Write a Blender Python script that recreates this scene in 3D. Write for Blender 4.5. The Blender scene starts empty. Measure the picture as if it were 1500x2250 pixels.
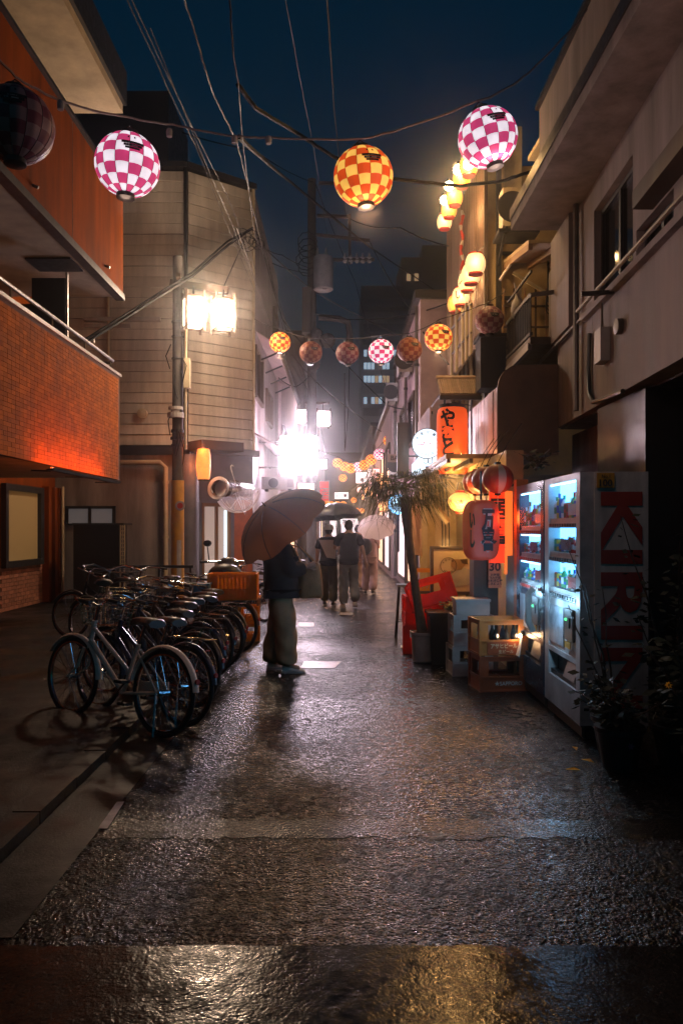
import bpy, bmesh, math, random
from mathutils import Vector, Matrix, Euler
random.seed(7)
R = math.radians
S = bpy.context.scene
COL = S.collection
F = 1750.0          # focal length in pixels of the 1500 px wide photograph
EYE = 1.6

# ------------------------------------------------------------------ camera, world, exposure
cam_d = bpy.data.cameras.new('camera'); cam = bpy.data.objects.new('camera', cam_d); COL.objects.link(cam)
cam.location = (0, 0, EYE); cam.rotation_euler = (R(90), 0, 0)
cam_d.sensor_fit = 'HORIZONTAL'; cam_d.sensor_width = 24.0; cam_d.lens = 28.0
cam_d.shift_y = 35 / 1500; cam_d.clip_start = 0.05; cam_d.clip_end = 900
S.camera = cam
W = bpy.data.worlds.new('World'); S.world = W; W.use_nodes = True
wn = W.node_tree; bg = wn.nodes['Background']
sky = wn.nodes.new('ShaderNodeTexSky'); sky.sky_type = 'NISHITA'; sky.sun_disc = False
sky.sun_elevation = R(-2.0); sky.sun_rotation = R(180); sky.air_density = 1.0; sky.dust_density = 0.6; sky.ozone_density = 4.0
tint = wn.nodes.new('ShaderNodeMix'); tint.data_type = 'RGBA'; tint.blend_type = 'MULTIPLY'; tint.inputs[0].default_value = 1
tint.inputs[7].default_value = (0.05, 1.3, 0.74, 1)
wn.links.new(sky.outputs[0], tint.inputs[6]); wn.links.new(tint.outputs[2], bg.inputs[0])
bg.inputs[1].default_value = 0.26
S.view_settings.view_transform = 'Standard'; S.view_settings.look = 'None'
S.view_settings.gamma = 1; S.view_settings.use_curve_mapping = False
S.view_settings.exposure = -0.08
S.render.engine = 'CYCLES'
cy = S.cycles
cy.use_denoising = True
try: cy.denoiser = 'OPENIMAGEDENOISE'
except Exception: pass
cy.max_bounces = 6; cy.diffuse_bounces = 3; cy.glossy_bounces = 3; cy.transmission_bounces = 4; cy.transparent_max_bounces = 8
cy.volume_bounces = 0
cy.sample_clamp_indirect = 3.0; cy.sample_clamp_direct = 0; cy.caustics_reflective = False; cy.caustics_refractive = False
cy.use_light_tree = True

# ------------------------------------------------------------------ helpers
def P(px, py, Y):
    return Vector(((px - 750) * Y / F, Y, EYE - (py - 1160) * Y / F))

def nodes_of(m): return m.node_tree.nodes, m.node_tree.links

def mat(name, col, rough=0.6, metal=0.0, emit=None, es=0.0, var=0.2, vs=2.5, bump=0.0, bs=40.0, spec=0.5, island=0.0, streak=0.0, wet=0.0):
    m = bpy.data.materials.new(name); m.use_nodes = True
    n, l = nodes_of(m); b = n['Principled BSDF']
    b.inputs['Roughness'].default_value = rough; b.inputs['Metallic'].default_value = metal
    b.inputs['Specular IOR Level'].default_value = spec
    c = tuple(col) + (1,)
    b.inputs['Base Color'].default_value = c
    geo = n.new('ShaderNodeNewGeometry')
    if var > 0:
        t = n.new('ShaderNodeTexNoise'); t.inputs['Scale'].default_value = vs; t.inputs['Detail'].default_value = 6; t.inputs['Roughness'].default_value = 0.65
        if streak:
            mp = n.new('ShaderNodeMapping'); mp.inputs['Scale'].default_value = (1, 1, streak)
            l.new(geo.outputs['Position'], mp.inputs[0]); l.new(mp.outputs[0], t.inputs['Vector'])
        else:
            l.new(geo.outputs['Position'], t.inputs['Vector'])
        mr = n.new('ShaderNodeMapRange'); mr.inputs['From Min'].default_value = .3; mr.inputs['From Max'].default_value = .7
        mr.inputs['To Min'].default_value = 1 - var; mr.inputs['To Max'].default_value = 1 + var * .6
        l.new(t.outputs['Fac'], mr.inputs['Value'])
        val = mr.outputs[0]
        if island:
            mr2 = n.new('ShaderNodeMapRange'); mr2.inputs['To Min'].default_value = 1 - island; mr2.inputs['To Max'].default_value = 1 + island
            l.new(geo.outputs['Random Per Island'], mr2.inputs['Value'])
            oi = n.new('ShaderNodeObjectInfo'); mr3 = n.new('ShaderNodeMapRange'); mr3.inputs['To Min'].default_value = 1 - island; mr3.inputs['To Max'].default_value = 1 + island
            l.new(oi.outputs['Random'], mr3.inputs['Value'])
            a = n.new('ShaderNodeMath'); a.operation = 'MULTIPLY'; l.new(val, a.inputs[0]); l.new(mr2.outputs[0], a.inputs[1])
            a2 = n.new('ShaderNodeMath'); a2.operation = 'MULTIPLY'; l.new(a.outputs[0], a2.inputs[0]); l.new(mr3.outputs[0], a2.inputs[1])
            val = a2.outputs[0]
        mx = n.new('ShaderNodeVectorMath'); mx.operation = 'SCALE'; mx.inputs[0].default_value = col
        l.new(val, mx.inputs['Scale']); l.new(mx.outputs[0], b.inputs['Base Color'])
        if emit is None:
            rr = n.new('ShaderNodeMapRange'); rr.inputs['From Min'].default_value = .3; rr.inputs['From Max'].default_value = .7
            rr.inputs['To Min'].default_value = max(.02, rough - .12); rr.inputs['To Max'].default_value = min(1, rough + .12)
            l.new(t.outputs['Fac'], rr.inputs['Value']); l.new(rr.outputs[0], b.inputs['Roughness'])
    if bump > 0:
        t2 = n.new('ShaderNodeTexNoise'); t2.inputs['Scale'].default_value = bs; t2.inputs['Detail'].default_value = 4
        l.new(geo.outputs['Position'], t2.inputs['Vector'])
        bp = n.new('ShaderNodeBump'); bp.inputs['Strength'].default_value = bump; bp.inputs['Distance'].default_value = .01
        l.new(t2.outputs['Fac'], bp.inputs['Height']); l.new(bp.outputs[0], b.inputs['Normal'])
    if emit is not None:
        b.inputs['Emission Color'].default_value = tuple(emit) + (1,); b.inputs['Emission Strength'].default_value = es
    return m

class MB:
    def __init__(s): s.v = []; s.f = []; s.m = []; s.mi = 0
    def add(s, vs, fs):
        o = len(s.v); s.v += [Vector(p) for p in vs]
        for f in fs: s.f.append(tuple(i + o for i in f)); s.m.append(s.mi)
        return s
    def mt(s, i): s.mi = i; return s
    def hexa(s, c):   # 8 corners: bottom 0-3 ccw, top 4-7
        return s.add(c, [(3,2,1,0),(4,5,6,7),(0,1,5,4),(1,2,6,5),(2,3,7,6),(3,0,4,7)])
    def bx(s, x0, x1, y0, y1, z0, z1):
        return s.hexa([(x0,y0,z0),(x1,y0,z0),(x1,y1,z0),(x0,y1,z0),(x0,y0,z1),(x1,y0,z1),(x1,y1,z1),(x0,y1,z1)])
    def box(s, c, d, M=None):
        h = [x / 2 for x in d]
        cs = [Vector((sx*h[0], sy*h[1], sz*h[2])) for sz in (-1,1) for sx, sy in ((-1,-1),(1,-1),(1,1),(-1,1))]
        if M is not None: cs = [M @ q for q in cs]
        return s.hexa([q + Vector(c) for q in cs])
    def bar(s, p, q, w, h=None, up=(0,0,1)):
        p = Vector(p); q = Vector(q); h = h or w; d = (q - p).normalized(); u = Vector(up)
        if abs(d.dot(u)) > .98: u = Vector((0,1,0))
        r = d.cross(u).normalized(); u = r.cross(d).normalized()
        a = r*w/2; b = u*h/2
        return s.hexa([p-a-b, p+a-b, q+a-b, q-a-b, p-a+b, p+a+b, q+a+b, q-a+b])
    def wallq(s, A, B, z0, z1, t, z0b=None, z1b=None):   # vertical slab from A to B (xy), thickness t to the left of A->B
        A = Vector((A[0], A[1])); B = Vector((B[0], B[1])); d = (B-A).normalized(); n = Vector((-d.y, d.x))*t
        if z0b is None: z0b = z0
        if z1b is None: z1b = z1
        return s.hexa([(A.x,A.y,z0),(B.x,B.y,z0b),(B.x+n.x,B.y+n.y,z0b),(A.x+n.x,A.y+n.y,z0),(A.x,A.y,z1),(B.x,B.y,z1b),(B.x+n.x,B.y+n.y,z1b),(A.x+n.x,A.y+n.y,z1)])
    def tube(s, pts, r, n=8, closed=False, caps=True):
        pts = [Vector(p) for p in pts]; k = len(pts); rs = r if isinstance(r, (list, tuple)) else [r]*k
        tang = []
        for i in range(k):
            a = pts[(i-1) % k] if (closed or i > 0) else pts[i]; b = pts[(i+1) % k] if (closed or i < k-1) else pts[i]
            t = b - a; tang.append(t.normalized() if t.length > 1e-9 else Vector((0,0,1)))
        u = Vector((0,0,1)) if abs(tang[0].z) < .9 else Vector((1,0,0))
        u = (u - tang[0]*u.dot(tang[0])).normalized(); vs = []
        for i in range(k):
            u = u - tang[i]*u.dot(tang[i])
            u = u.normalized() if u.length > 1e-6 else tang[i].orthogonal().normalized()
            w = tang[i].cross(u)
            for j in range(n):
                a = 2*math.pi*j/n; vs.append(pts[i] + (u*math.cos(a) + w*math.sin(a))*rs[i])
        fs = []
        for i in range(k if closed else k-1):
            for j in range(n):
                a = i*n; b = ((i+1) % k)*n; fs.append((a+j, b+j, b+(j+1)%n, a+(j+1)%n)[::-1])
        if caps and not closed:
            fs.append(tuple(range(n))); fs.append(tuple((k-1)*n + j for j in range(n))[::-1])
        return s.add(vs, fs)
    def lathe(s, prof, n=16, c=(0,0,0), M=None, caps=True):
        vs = []; c = Vector(c)
        for r, z in prof:
            for j in range(n):
                a = 2*math.pi*j/n; q = Vector((r*math.cos(a), r*math.sin(a), z))
                vs.append((M @ q if M is not None else q) + c)
        fs = []; k = len(prof)
        for i in range(k-1):
            for j in range(n): fs.append((i*n+j, i*n+(j+1)%n, (i+1)*n+(j+1)%n, (i+1)*n+j))
        if caps:
            if prof[0][0] > 1e-6: fs.append(tuple(range(n))[::-1])
            if prof[-1][0] > 1e-6: fs.append(tuple((k-1)*n+j for j in range(n)))
        return s.add(vs, fs)
    def ball(s, c, r, n=12, k=8, sc=(1,1,1)):
        prof = [(max(1e-4, math.sin(math.pi*i/k)), -math.cos(math.pi*i/k)) for i in range(k+1)]
        M = Matrix.Diagonal(Vector((r*sc[0], r*sc[1], r*sc[2])))
        return s.lathe(prof, n, c, M, caps=False)
    def poly(s, pts): return s.add(pts, [tuple(range(len(pts)))])
    def prism(s, pts, off):  # extrude polygon along off
        pts = [Vector(p) for p in pts]; off = Vector(off); k = len(pts)
        return s.add(pts + [p+off for p in pts], [tuple(range(k))[::-1], tuple(range(k, 2*k))] + [(i, (i+1)%k, (i+1)%k+k, i+k) for i in range(k)])
    def build(s, name, mats, parent=None, smooth=False, local=False):
        me = bpy.data.meshes.new(name)
        o = Vector((0,0,0))
        if parent is not None and not local:
            q = parent
            while q is not None: o += q.location; q = q.parent
        me.from_pydata([tuple(p - o) for p in s.v], [], s.f)
        if not isinstance(mats, (list, tuple)): mats = [mats]
        for m_ in mats: me.materials.append(m_)
        me.polygons.foreach_set('material_index', s.m)
        bmx = bmesh.new(); bmx.from_mesh(me); bmesh.ops.recalc_face_normals(bmx, faces=bmx.faces); bmx.to_mesh(me); bmx.free()
        if smooth:
            me.polygons.foreach_set('use_smooth', [True]*len(me.polygons))
            try: me.set_sharp_from_angle(angle=R(40))
            except Exception: pass
        me.update()
        ob = bpy.data.objects.new(name, me); COL.objects.link(ob)
        if parent is not None: ob.parent = parent
        return ob

def tag(o, label=None, cat=None, group=None, kind=None):
    if label: o['label'] = label
    if cat: o['category'] = cat
    if group: o['group'] = group
    if kind: o['kind'] = kind
    return o
def thing(name, label, cat, loc=(0,0,0), rz=0.0, group=None):
    o = bpy.data.objects.new(name, None); o.empty_display_size = .1; COL.objects.link(o)
    o.location = loc; o.rotation_euler = (0, 0, rz)
    return tag(o, label, cat, group)
KIDS = {}
def kids(o): return list(o.children)
def copy_tree(o, parent=None):
    c = o.copy(); COL.objects.link(c); c.parent = parent
    if parent is not None: c.matrix_parent_inverse = o.matrix_parent_inverse.copy()
    for ch in kids(o): copy_tree(ch, c)
    return c
def recolor(o, old, new):
    for s_ in o.material_slots:
        if s_.material == old: s_.link = 'OBJECT'; s_.material = new
    for ch in kids(o): recolor(ch, old, new)
def lamp(name, parent, loc, watts, col, r=.05, local=True):
    d = bpy.data.lights.new(name, 'POINT'); d.energy = watts; d.color = col; d.shadow_soft_size = r
    o = bpy.data.objects.new(name, d); COL.objects.link(o); o.location = loc; o.parent = parent
    return o

_tc = {}
def glyphs(txt, bold=0.0, ls=1.0):
    k = (txt, bold, ls)
    if k in _tc: return _tc[k]
    cu = bpy.data.curves.new('t', 'FONT'); cu.body = txt; cu.align_x = 'CENTER'; cu.offset = bold; cu.resolution_u = 3; cu.space_line = ls
    ob = bpy.data.objects.new('t', cu); COL.objects.link(ob)
    dg = bpy.context.evaluated_depsgraph_get(); me = bpy.data.meshes.new_from_object(ob.evaluated_get(dg))
    vs = [v.co.copy() for v in me.vertices]; fs = [tuple(p.vertices) for p in me.polygons]
    bpy.data.objects.remove(ob); bpy.data.curves.remove(cu); bpy.data.meshes.remove(me)
    xs = [v.x for v in vs] or [0]; ys = [v.y for v in vs] or [0]
    cx, cy_ = (min(xs)+max(xs))/2, (min(ys)+max(ys))/2; w, h = max(xs)-min(xs) or 1, max(ys)-min(ys) or 1
    _tc[k] = ([(v.x-cx, v.y-cy_) for v in vs], fs, w, h)
    return _tc[k]
def text(txt, m, parent, o, right=(1,0,0), up=(0,0,1), w=None, h=None, bold=0.0, bend=None, name='lettering', local=False, ls=1.0, rot=0):
    vs, fs, tw, th = glyphs(txt, bold, ls)
    if rot: vs = [(y, -x) for x, y in vs]; tw, th = th, tw
    sx = (w/tw) if w else (h/th); sy = (h/th) if h else sx
    o = Vector(o); r = Vector(right).normalized(); u = Vector(up).normalized()
    mb = MB()
    if bend: mb.add([bend(x*sx, y*sy) for x, y in vs], fs)
    else: mb.add([o + r*x*sx + u*y*sy for x, y in vs], fs)
    return mb.build(name, m, parent, local=local)

def skin(verts, edges, radii, sub=1):
    """grow a surface round a skeleton; returns (verts, faces)"""
    me = bpy.data.meshes.new('sk'); me.from_pydata([tuple(v) for v in verts], edges, [])
    ob = bpy.data.objects.new('sk', me); COL.objects.link(ob)
    md = ob.modifiers.new('s', 'SKIN'); md.use_smooth_shade = True
    for i, d in enumerate(me.skin_vertices[0].data):
        r = radii[i]; d.radius = r if isinstance(r, tuple) else (r, r); d.use_root = (i == 0)
    sb = ob.modifiers.new('u', 'SUBSURF'); sb.levels = sub; sb.render_levels = sub
    dg = bpy.context.evaluated_depsgraph_get(); m2 = bpy.data.meshes.new_from_object(ob.evaluated_get(dg))
    out = ([v.co.copy() for v in m2.vertices], [tuple(p.vertices) for p in m2.polygons])
    bpy.data.objects.remove(ob); bpy.data.meshes.remove(me); bpy.data.meshes.remove(m2)
    return out
def catenary(a, b, sag, n=16, jit=0.0):
    a = Vector(a); b = Vector(b); out = []
    for i in range(n+1):
        t = i/n; p = a.lerp(b, t); p.z -= sag*4*t*(1-t)
        if jit and 0 < i < n: p += Vector((random.uniform(-jit,jit), random.uniform(-jit,jit), random.uniform(-jit,jit)))
        out.append(p)
    return out
# ------------------------------------------------------------------ materials
m_plaster = mat('plaster', (.25,.21,.20), .8, var=.5, vs=3.2, bump=.35, bs=60, streak=.12)
m_plaster2 = mat('old_plaster', (.30,.27,.25), .8, var=.55, vs=3, bump=.5, bs=30, streak=.15)
m_siding = mat('painted_siding', (.54,.49,.42), .6, var=.40, vs=2.6, bump=.1, bs=25, island=.08, streak=.12)
m_tile = mat('glazed_tile', (.40,.115,.016), .85, spec=.04, var=.35, vs=3, island=.22)
m_grout = mat('grout', (.10,.045,.025), .9)
m_brick = mat('brick', (.30,.12,.07), .8, var=.3, vs=8, island=.25, bump=.3)
m_orange = mat('orange_render', (.21,.048,.008), .85, spec=.04, var=.5, vs=3, bump=.2, bs=80, streak=.14)
m_soffit = mat('soffit_paint', (.40,.32,.22), .75, var=.4, vs=1.6, bump=.1)
m_dark = mat('dark_metal', (.02,.02,.022), .45, var=.3, vs=8)
m_black = mat('black_paint', (.012,.012,.013), .4, var=.2)
m_blackrub = mat('rubber', (.012,.012,.012), .55, var=.2)
m_steel = mat('steel', (.35,.34,.33), .3, metal=1, var=.2, vs=12)
m_galv = mat('galvanised_pipe', (.16,.145,.135), .45, metal=.8, var=.3, vs=9)
m_pole = mat('concrete_pole', (.07,.062,.056), .8, var=.35, vs=5, bump=.2)
m_wood = mat('dark_wood', (.06,.035,.02), .55, var=.4, vs=6, streak=.2)
m_woodwarm = mat('warm_wood', (.28,.16,.08), .6, var=.35, vs=5, streak=.2)
m_cream = mat('cream_paint', (.50,.42,.28), .5, var=.25, vs=4)
m_white = mat('white_paint', (.7,.68,.66), .45, var=.12, vs=4)
m_offw = mat('grimy_white', (.40,.37,.35), .5, var=.35, vs=3)
m_glassd = mat('dark_glass', (.012,.015,.018), .08, var=.0, spec=.6)
m_blind = mat('window_blind', (.32,.22,.10), .7, var=.2, vs=3)
m_corr = mat('rusty_corrugated_sheet', (.22,.135,.10), .5, metal=.3, var=.5, vs=2.2, streak=.15)
m_awn = mat('brown_awning', (.20,.12,.075), .55, var=.3, vs=2)
m_awnm = mat('awning_metal', (.62,.48,.50), .36, metal=.25, var=.3, vs=3, streak=.2)
m_pinkw = mat('pink_render', (.42,.30,.30), .75, var=.3, vs=1.5, bump=.2)
m_slate = mat('slate_sheet', (.12,.11,.13), .4, metal=.2, var=.3)
m_rtile = mat('clay_roof_tile', (.22,.17,.13), .45, var=.35, vs=8, island=.2)
m_cable = mat('cable', (.006,.006,.006), .7, var=.1, spec=.15)
m_cablel = mat('pale_cable', (.04,.03,.027), .6, var=.1, spec=.25)
m_cord = mat('lantern_cord_white', (.22,.17,.16), .6, var=.2)
m_yel = mat('yellow_band', (.55,.27,.02), .5, var=.3)
def plastic(m, col, f=.45):
    n, l = nodes_of(m); b = n['Principled BSDF']; t = n.new('ShaderNodeBsdfTranslucent'); t.inputs[0].default_value = tuple(min(1,c*1.4) for c in col) + (1,)
    x = n.new('ShaderNodeMixShader'); x.inputs[0].default_value = f; l.new(b.outputs[0], x.inputs[1]); l.new(t.outputs[0], x.inputs[2]); l.new(x.outputs[0], n['Material Output'].inputs[0]); return m
m_ycrate = mat('yellow_plastic', (.60,.30,.02), .42, var=.2)
m_ocrate = mat('orange_plastic', (.95,.42,.03), .42, var=.2, vs=5)
m_rcrate = mat('red_plastic', (.85,.07,.012), .3, var=.2, vs=5)
m_bcrate = mat('brown_plastic', (.46,.155,.035), .42, var=.25, vs=5)
m_mcrate = mat('maroon_plastic', (.26,.055,.018), .42, var=.25, vs=5)
m_redp = mat('red_paint', (.45,.03,.02), .5, var=.25)
m_kirin = mat('dull_red_print', (.36,.03,.02), .5, var=.25)
m_bluep = mat('blue_paint', (.04,.22,.5), .4, var=.2)
m_navy = mat('navy_enamel', (.02,.035,.07), .3, var=.2)
m_ink = mat('black_ink', (.01,.01,.012), .6, var=.0)
m_skin = mat('skin', (.46,.26,.18), .5, var=.1)
m_hair = mat('hair', (.012,.010,.009), .5, var=.2, vs=30)
m_leaf = mat('leaf', (.11,.12,.035), .6, var=.4, vs=6, island=.4)
m_leafd = mat('dark_leaf', (.02,.035,.014), .75, var=.4, vs=6, island=.4)
m_trunk = mat('palm_trunk', (.13,.085,.05), .9, var=.5, vs=14, bump=.9, bs=35)
m_paper = mat('notice_paper', (.55,.42,.3), .7, var=.15)
for m__, c__ in ((m_ycrate,(.70,.34,.02)),(m_ocrate,(.9,.42,.03)),(m_rcrate,(.85,.07,.012))): plastic(m__, c__, .55)
def emat(name, col, s, base=None, var=0): return mat(name, base or col, .6, emit=col, es=s, var=var)
e_sign = emat('lit_sign_white', (1, .84, .95), 105)
e_street = emat('lit_lamp_glass', (1, .80, .62), 5)
e_farlamp = emat('far_lamp_glass', (1, .82, .88), 16)
e_bulb = emat('bulb', (1, .62, .25), 80)
def mottle(m, lo=.78, hi=1.12, sc=9):
    """paper thickness: the lit shell is not perfectly even"""
    n, l = nodes_of(m); b = n['Principled BSDF']; s0 = b.inputs['Emission Strength'].default_value; tc = n.new('ShaderNodeTexCoord'); t = n.new('ShaderNodeTexNoise'); t.inputs['Scale'].default_value = sc; t.inputs['Detail'].default_value = 4
    l.new(tc.outputs['Object'], t.inputs['Vector']); r = n.new('ShaderNodeMapRange'); r.inputs['From Min'].default_value = .3; r.inputs['From Max'].default_value = .7; r.inputs['To Min'].default_value = lo*s0; r.inputs['To Max'].default_value = hi*s0
    l.new(t.outputs['Fac'], r.inputs['Value']); l.new(r.outputs[0], b.inputs['Emission Strength']); return m
e_lw = emat('lantern_white', (.98, .86, .95), .98)
e_lm = emat('lantern_magenta', (.74, .055, .20), .80)
e_ly = emat('lantern_amber', (1, .50, .09), 1.0)
e_lr = emat('lantern_red', (.80, .075, .008), .80)
u_lw = mat('unlit_pink_paper', (.36,.20,.20), .6, var=.2); u_lm = mat('unlit_magenta_paper', (.20,.035,.06), .6, var=.2)
u_ly = mat('unlit_amber_paper', (.36,.15,.08), .6, var=.2); u_lr = mat('unlit_red_paper', (.20,.03,.015), .6, var=.2)
e_cream = emat('paper_lit_cream', (1, .66, .30), 1.15)
e_amber = emat('paper_lit_amber', (1, .42, .07), .95)
e_red = emat('paper_lit_red', (.95, .10, .015), .75)
e_redor = emat('paper_lit_orange', (1, .30, .06), 1.3)
e_vend = emat('vending_backlight', (.11, .50, 1), 5.5)
e_shop = emat('shop_light', (1, .50, .14), 3.0)
e_white = emat('white_light', (1, .84, .88), 1.7)
e_blue = emat('blue_neon', (.25, .62, 1), 3.2)
e_bluew = emat('sign_face_white', (.72, .88, 1), .85)
e_winw = emat('office_window', (.55, .75, .95), .75)
e_winy = emat('office_window_warm', (1, .62, .32), .40)

for m__ in (e_lw, e_lm, e_ly, e_lr, e_cream, e_amber, e_red, e_redor): mottle(m__)
# ------------------------------------------------------------------ ground
def asphalt(name, rough_lo, rough_hi, bump, gs, col_lo, col_hi, spec, big_s=1.1, wave=.1, wave_s=5, dist=.012, gd=6, gr=.8, mid=.0):
    """wet stone: fractal stone grain under a water film, drier and wetter in large worn patches"""
    m = bpy.data.materials.new(name); m.use_nodes = True; n, l = nodes_of(m); b = n['Principled BSDF']
    geo = n.new('ShaderNodeNewGeometry')
    def noise(s, d, r):
        t = n.new('ShaderNodeTexNoise'); t.inputs['Scale'].default_value = s; t.inputs['Detail'].default_value = d; t.inputs['Roughness'].default_value = r; l.new(geo.outputs['Position'], t.inputs['Vector']); return t.outputs['Fac']
    def rng(v, a0, a1, b0, b1):
        r = n.new('ShaderNodeMapRange'); r.inputs['From Min'].default_value = a0; r.inputs['From Max'].default_value = a1; r.inputs['To Min'].default_value = b0; r.inputs['To Max'].default_value = b1; l.new(v, r.inputs['Value']); return r.outputs[0]
    def op(o, x, y):
        q = n.new('ShaderNodeMath'); q.operation = o
        for i_, z in enumerate((x, y)):
            if isinstance(z, (int, float)): q.inputs[i_].default_value = z
            else: l.new(z, q.inputs[i_])
        return q.outputs[0]
    big = noise(big_s, 7, .72)
    if mid: big = op('ADD', big, op('MULTIPLY', op('SUBTRACT', noise(16, 5, .75), .5), mid))
    grain = noise(gs, gd, gr)
    vor = n.new('ShaderNodeTexVoronoi'); vor.inputs['Scale'].default_value = gs*1.6; l.new(geo.outputs['Position'], vor.inputs['Vector'])
    l.new(rng(big, .36, .64, rough_lo, rough_hi), b.inputs['Roughness']); l.new(rng(big, .36, .64, spec*1.5, spec*.35), b.inputs['Specular IOR Level'])
    sc = n.new('ShaderNodeMix'); sc.data_type = 'RGBA'; sc.inputs[6].default_value = tuple(col_lo)+(1,); sc.inputs[7].default_value = tuple(col_hi)+(1,)
    l.new(rng(vor.outputs['Color'], .1, .9, 0, 1), sc.inputs[0]); l.new(sc.outputs[2], b.inputs['Base Color'])
    p1 = n.new('ShaderNodeBump'); p1.inputs['Distance'].default_value = dist
    l.new(rng(big, .36, .64, bump*.4, bump), p1.inputs['Strength']); l.new(op('ADD', op('MULTIPLY', grain, 1.3), op('MULTIPLY', vor.outputs['Distance'], -.45)), p1.inputs['Height'])
    p2 = n.new('ShaderNodeBump'); p2.inputs['Distance'].default_value = .03; p2.inputs['Strength'].default_value = wave; l.new(noise(wave_s, 4, .55), p2.inputs['Height']); l.new(p1.outputs[0], p2.inputs['Normal'])
    l.new(p2.outputs[0], b.inputs['Normal'])
    return m
m_road = asphalt('wet_asphalt', .07, .32, .85, 40, (.002,.002,.002), (.013,.012,.013), .24, .8, .28, 13, .017, 2.6, .6, 1.1)
m_road2 = asphalt('wet_smooth_asphalt', .14, .30, .6, 40, (.003,.003,.003), (.014,.013,.013), .32, 1.4, .12, 6, .014, 3, .6)
m_conc = asphalt('wet_concrete', .10, .26, .20, 50, (.004,.0036,.0033), (.017,.0145,.013), .34, 1.3, .16, 6, .008, 3, .6, .8)
m_conc2 = asphalt('damp_concrete', .3, .6, .3, 50, (.010,.009,.008), (.024,.021,.019), .3)
m_pave = asphalt('dark_paving', .3, .6, .5, 50, (.006,.0055,.005), (.018,.016,.014), .25)
def sheet(name, x0, x1, y0, y1, z, m):
    return tag(MB().poly([(x0,y0,z),(x1,y0,z),(x1,y1,z),(x0,y1,z)]).build(name, m), kind='structure')
sheet('road', -200, 200, -30, 420, 0, m_road)
def ragged(name, x0, x1, y0, y1, z, m, jit, step=.13):
    n_ = int((x1-x0)/step); top_ = [(x0+step*i, y1+random.uniform(-jit,jit), z) for i in range(n_+1)]; bot = [(x0+step*i, y0+random.uniform(-jit,jit), z) for i in range(n_+1)]
    return tag(MB().add(top_+bot, [(i, i+1, n_+2+i, n_+1+i) for i in range(n_)]).build(name, m), kind='structure')
ragged('gutter_strip', -6, 6, 1.2, 3.04, .004, m_conc, .012)
ragged('road_patch', -1.25, 2.3, 4.10, 4.36, .0015, m_road2, .03, .05)
pv = tag(MB().bx(-6.2, -1.78, 3.06, 17.4, -.1, .055).build('pavement', m_pave), kind='structure')
g = MB()
y = 3.1
while y < 15.4:
    g.bx(-1.776, -1.62, y, y+.592, -.1, .062); y += .6
for i in range(20):
    y0 = 3.1 + i*.6
    q = MB().bx(-1.776, -1.625, y0, y0+.59, -.08, .062 + .004*(i % 3)).build('kerb_stone', m_conc2, pv)
sheet('gutter', -1.62, -1.28, 3.1, 17, .004, m_conc2)
wm = mat('road_paint', (.55,.5,.5), .35, var=.5, vs=9, bump=.3)
def mark(pts): return tag(MB().poly(pts).build('road_marking', wm), kind='structure')
def gq(px, py): Y = F*EYE/(py-1160); return ((px-750)*Y/F, Y, .008)
mark([gq(662,1468), gq(735,1470), gq(750,1455), gq(668,1455)])
mark([gq(655,1378), gq(690,1378), gq(690,1369), gq(655,1369)])
mark([gq(215,1824), gq(236,1824), gq(273,1765), gq(257,1765)])
mark([gq(745,1352), gq(775,1352), gq(775,1347), gq(748,1347)])
mark([gq(880,1425), gq(925,1425), gq(915,1419), gq(880,1419)])

# ------------------------------------------------------------------ tiled building, near left
B1 = thing('tiled_building', 'near left building with brown tiled balcony, orange upper parapet and beige soffits', 'building', (-6.2, 10, 0))
MB().bx(-6.45, -6.2, 4, 17.25, .9, 9.0).bx(-6.45,-6.2,4,14.4,.055,.9).build('wall', m_orange, B1)
brw = MB().bx(-6.4, -6.21, 14.41, 17.25, 0, .895).build('brick_wall', m_grout, B1)
bm_ = MB(); k = 0; bricks = []
for r in range(11):
    off = .11 if r % 2 else 0
    yy = 14.42 + off
    while yy < 17.0:
        bm_.bx(-6.22, -6.195, yy, yy+.21, .06+r*.075, .06+r*.075+.064); yy += .22
bb = bm_.build('brick_course', m_brick, brw); bb['kind'] = 'stuff'
# window with blind
wf = MB()
for a in ((14.5,14.62,.86,2.42),(16.2,16.36,.86,2.42),(14.62,16.2,2.3,2.42),(14.62,16.2,.86,.98)): wf.bx(-6.2, -6.1, *a)
wfr = wf.build('window_frame', m_dark, B1)
mb_blind = emat('blind_painted_glow', (.55,.34,.10), .07, base=(.35,.25,.12))  # faint emission stands in for lamp light falling on the blind
MB().bx(-6.19,-6.18,14.62,16.2,.98,2.3).build('blind', mb_blind, wfr)
for yy in (16.5, 16.85, 17.1): MB().bx(-6.2, -6.06, yy, yy+.16, .06, 2.46).build('pier', m_orange, B1)
MB().tube([(-6.0,17.15,.06),(-6.0,17.15,2.49)], .035, 8).build('downpipe', m_cream, B1, smooth=True)
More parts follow.
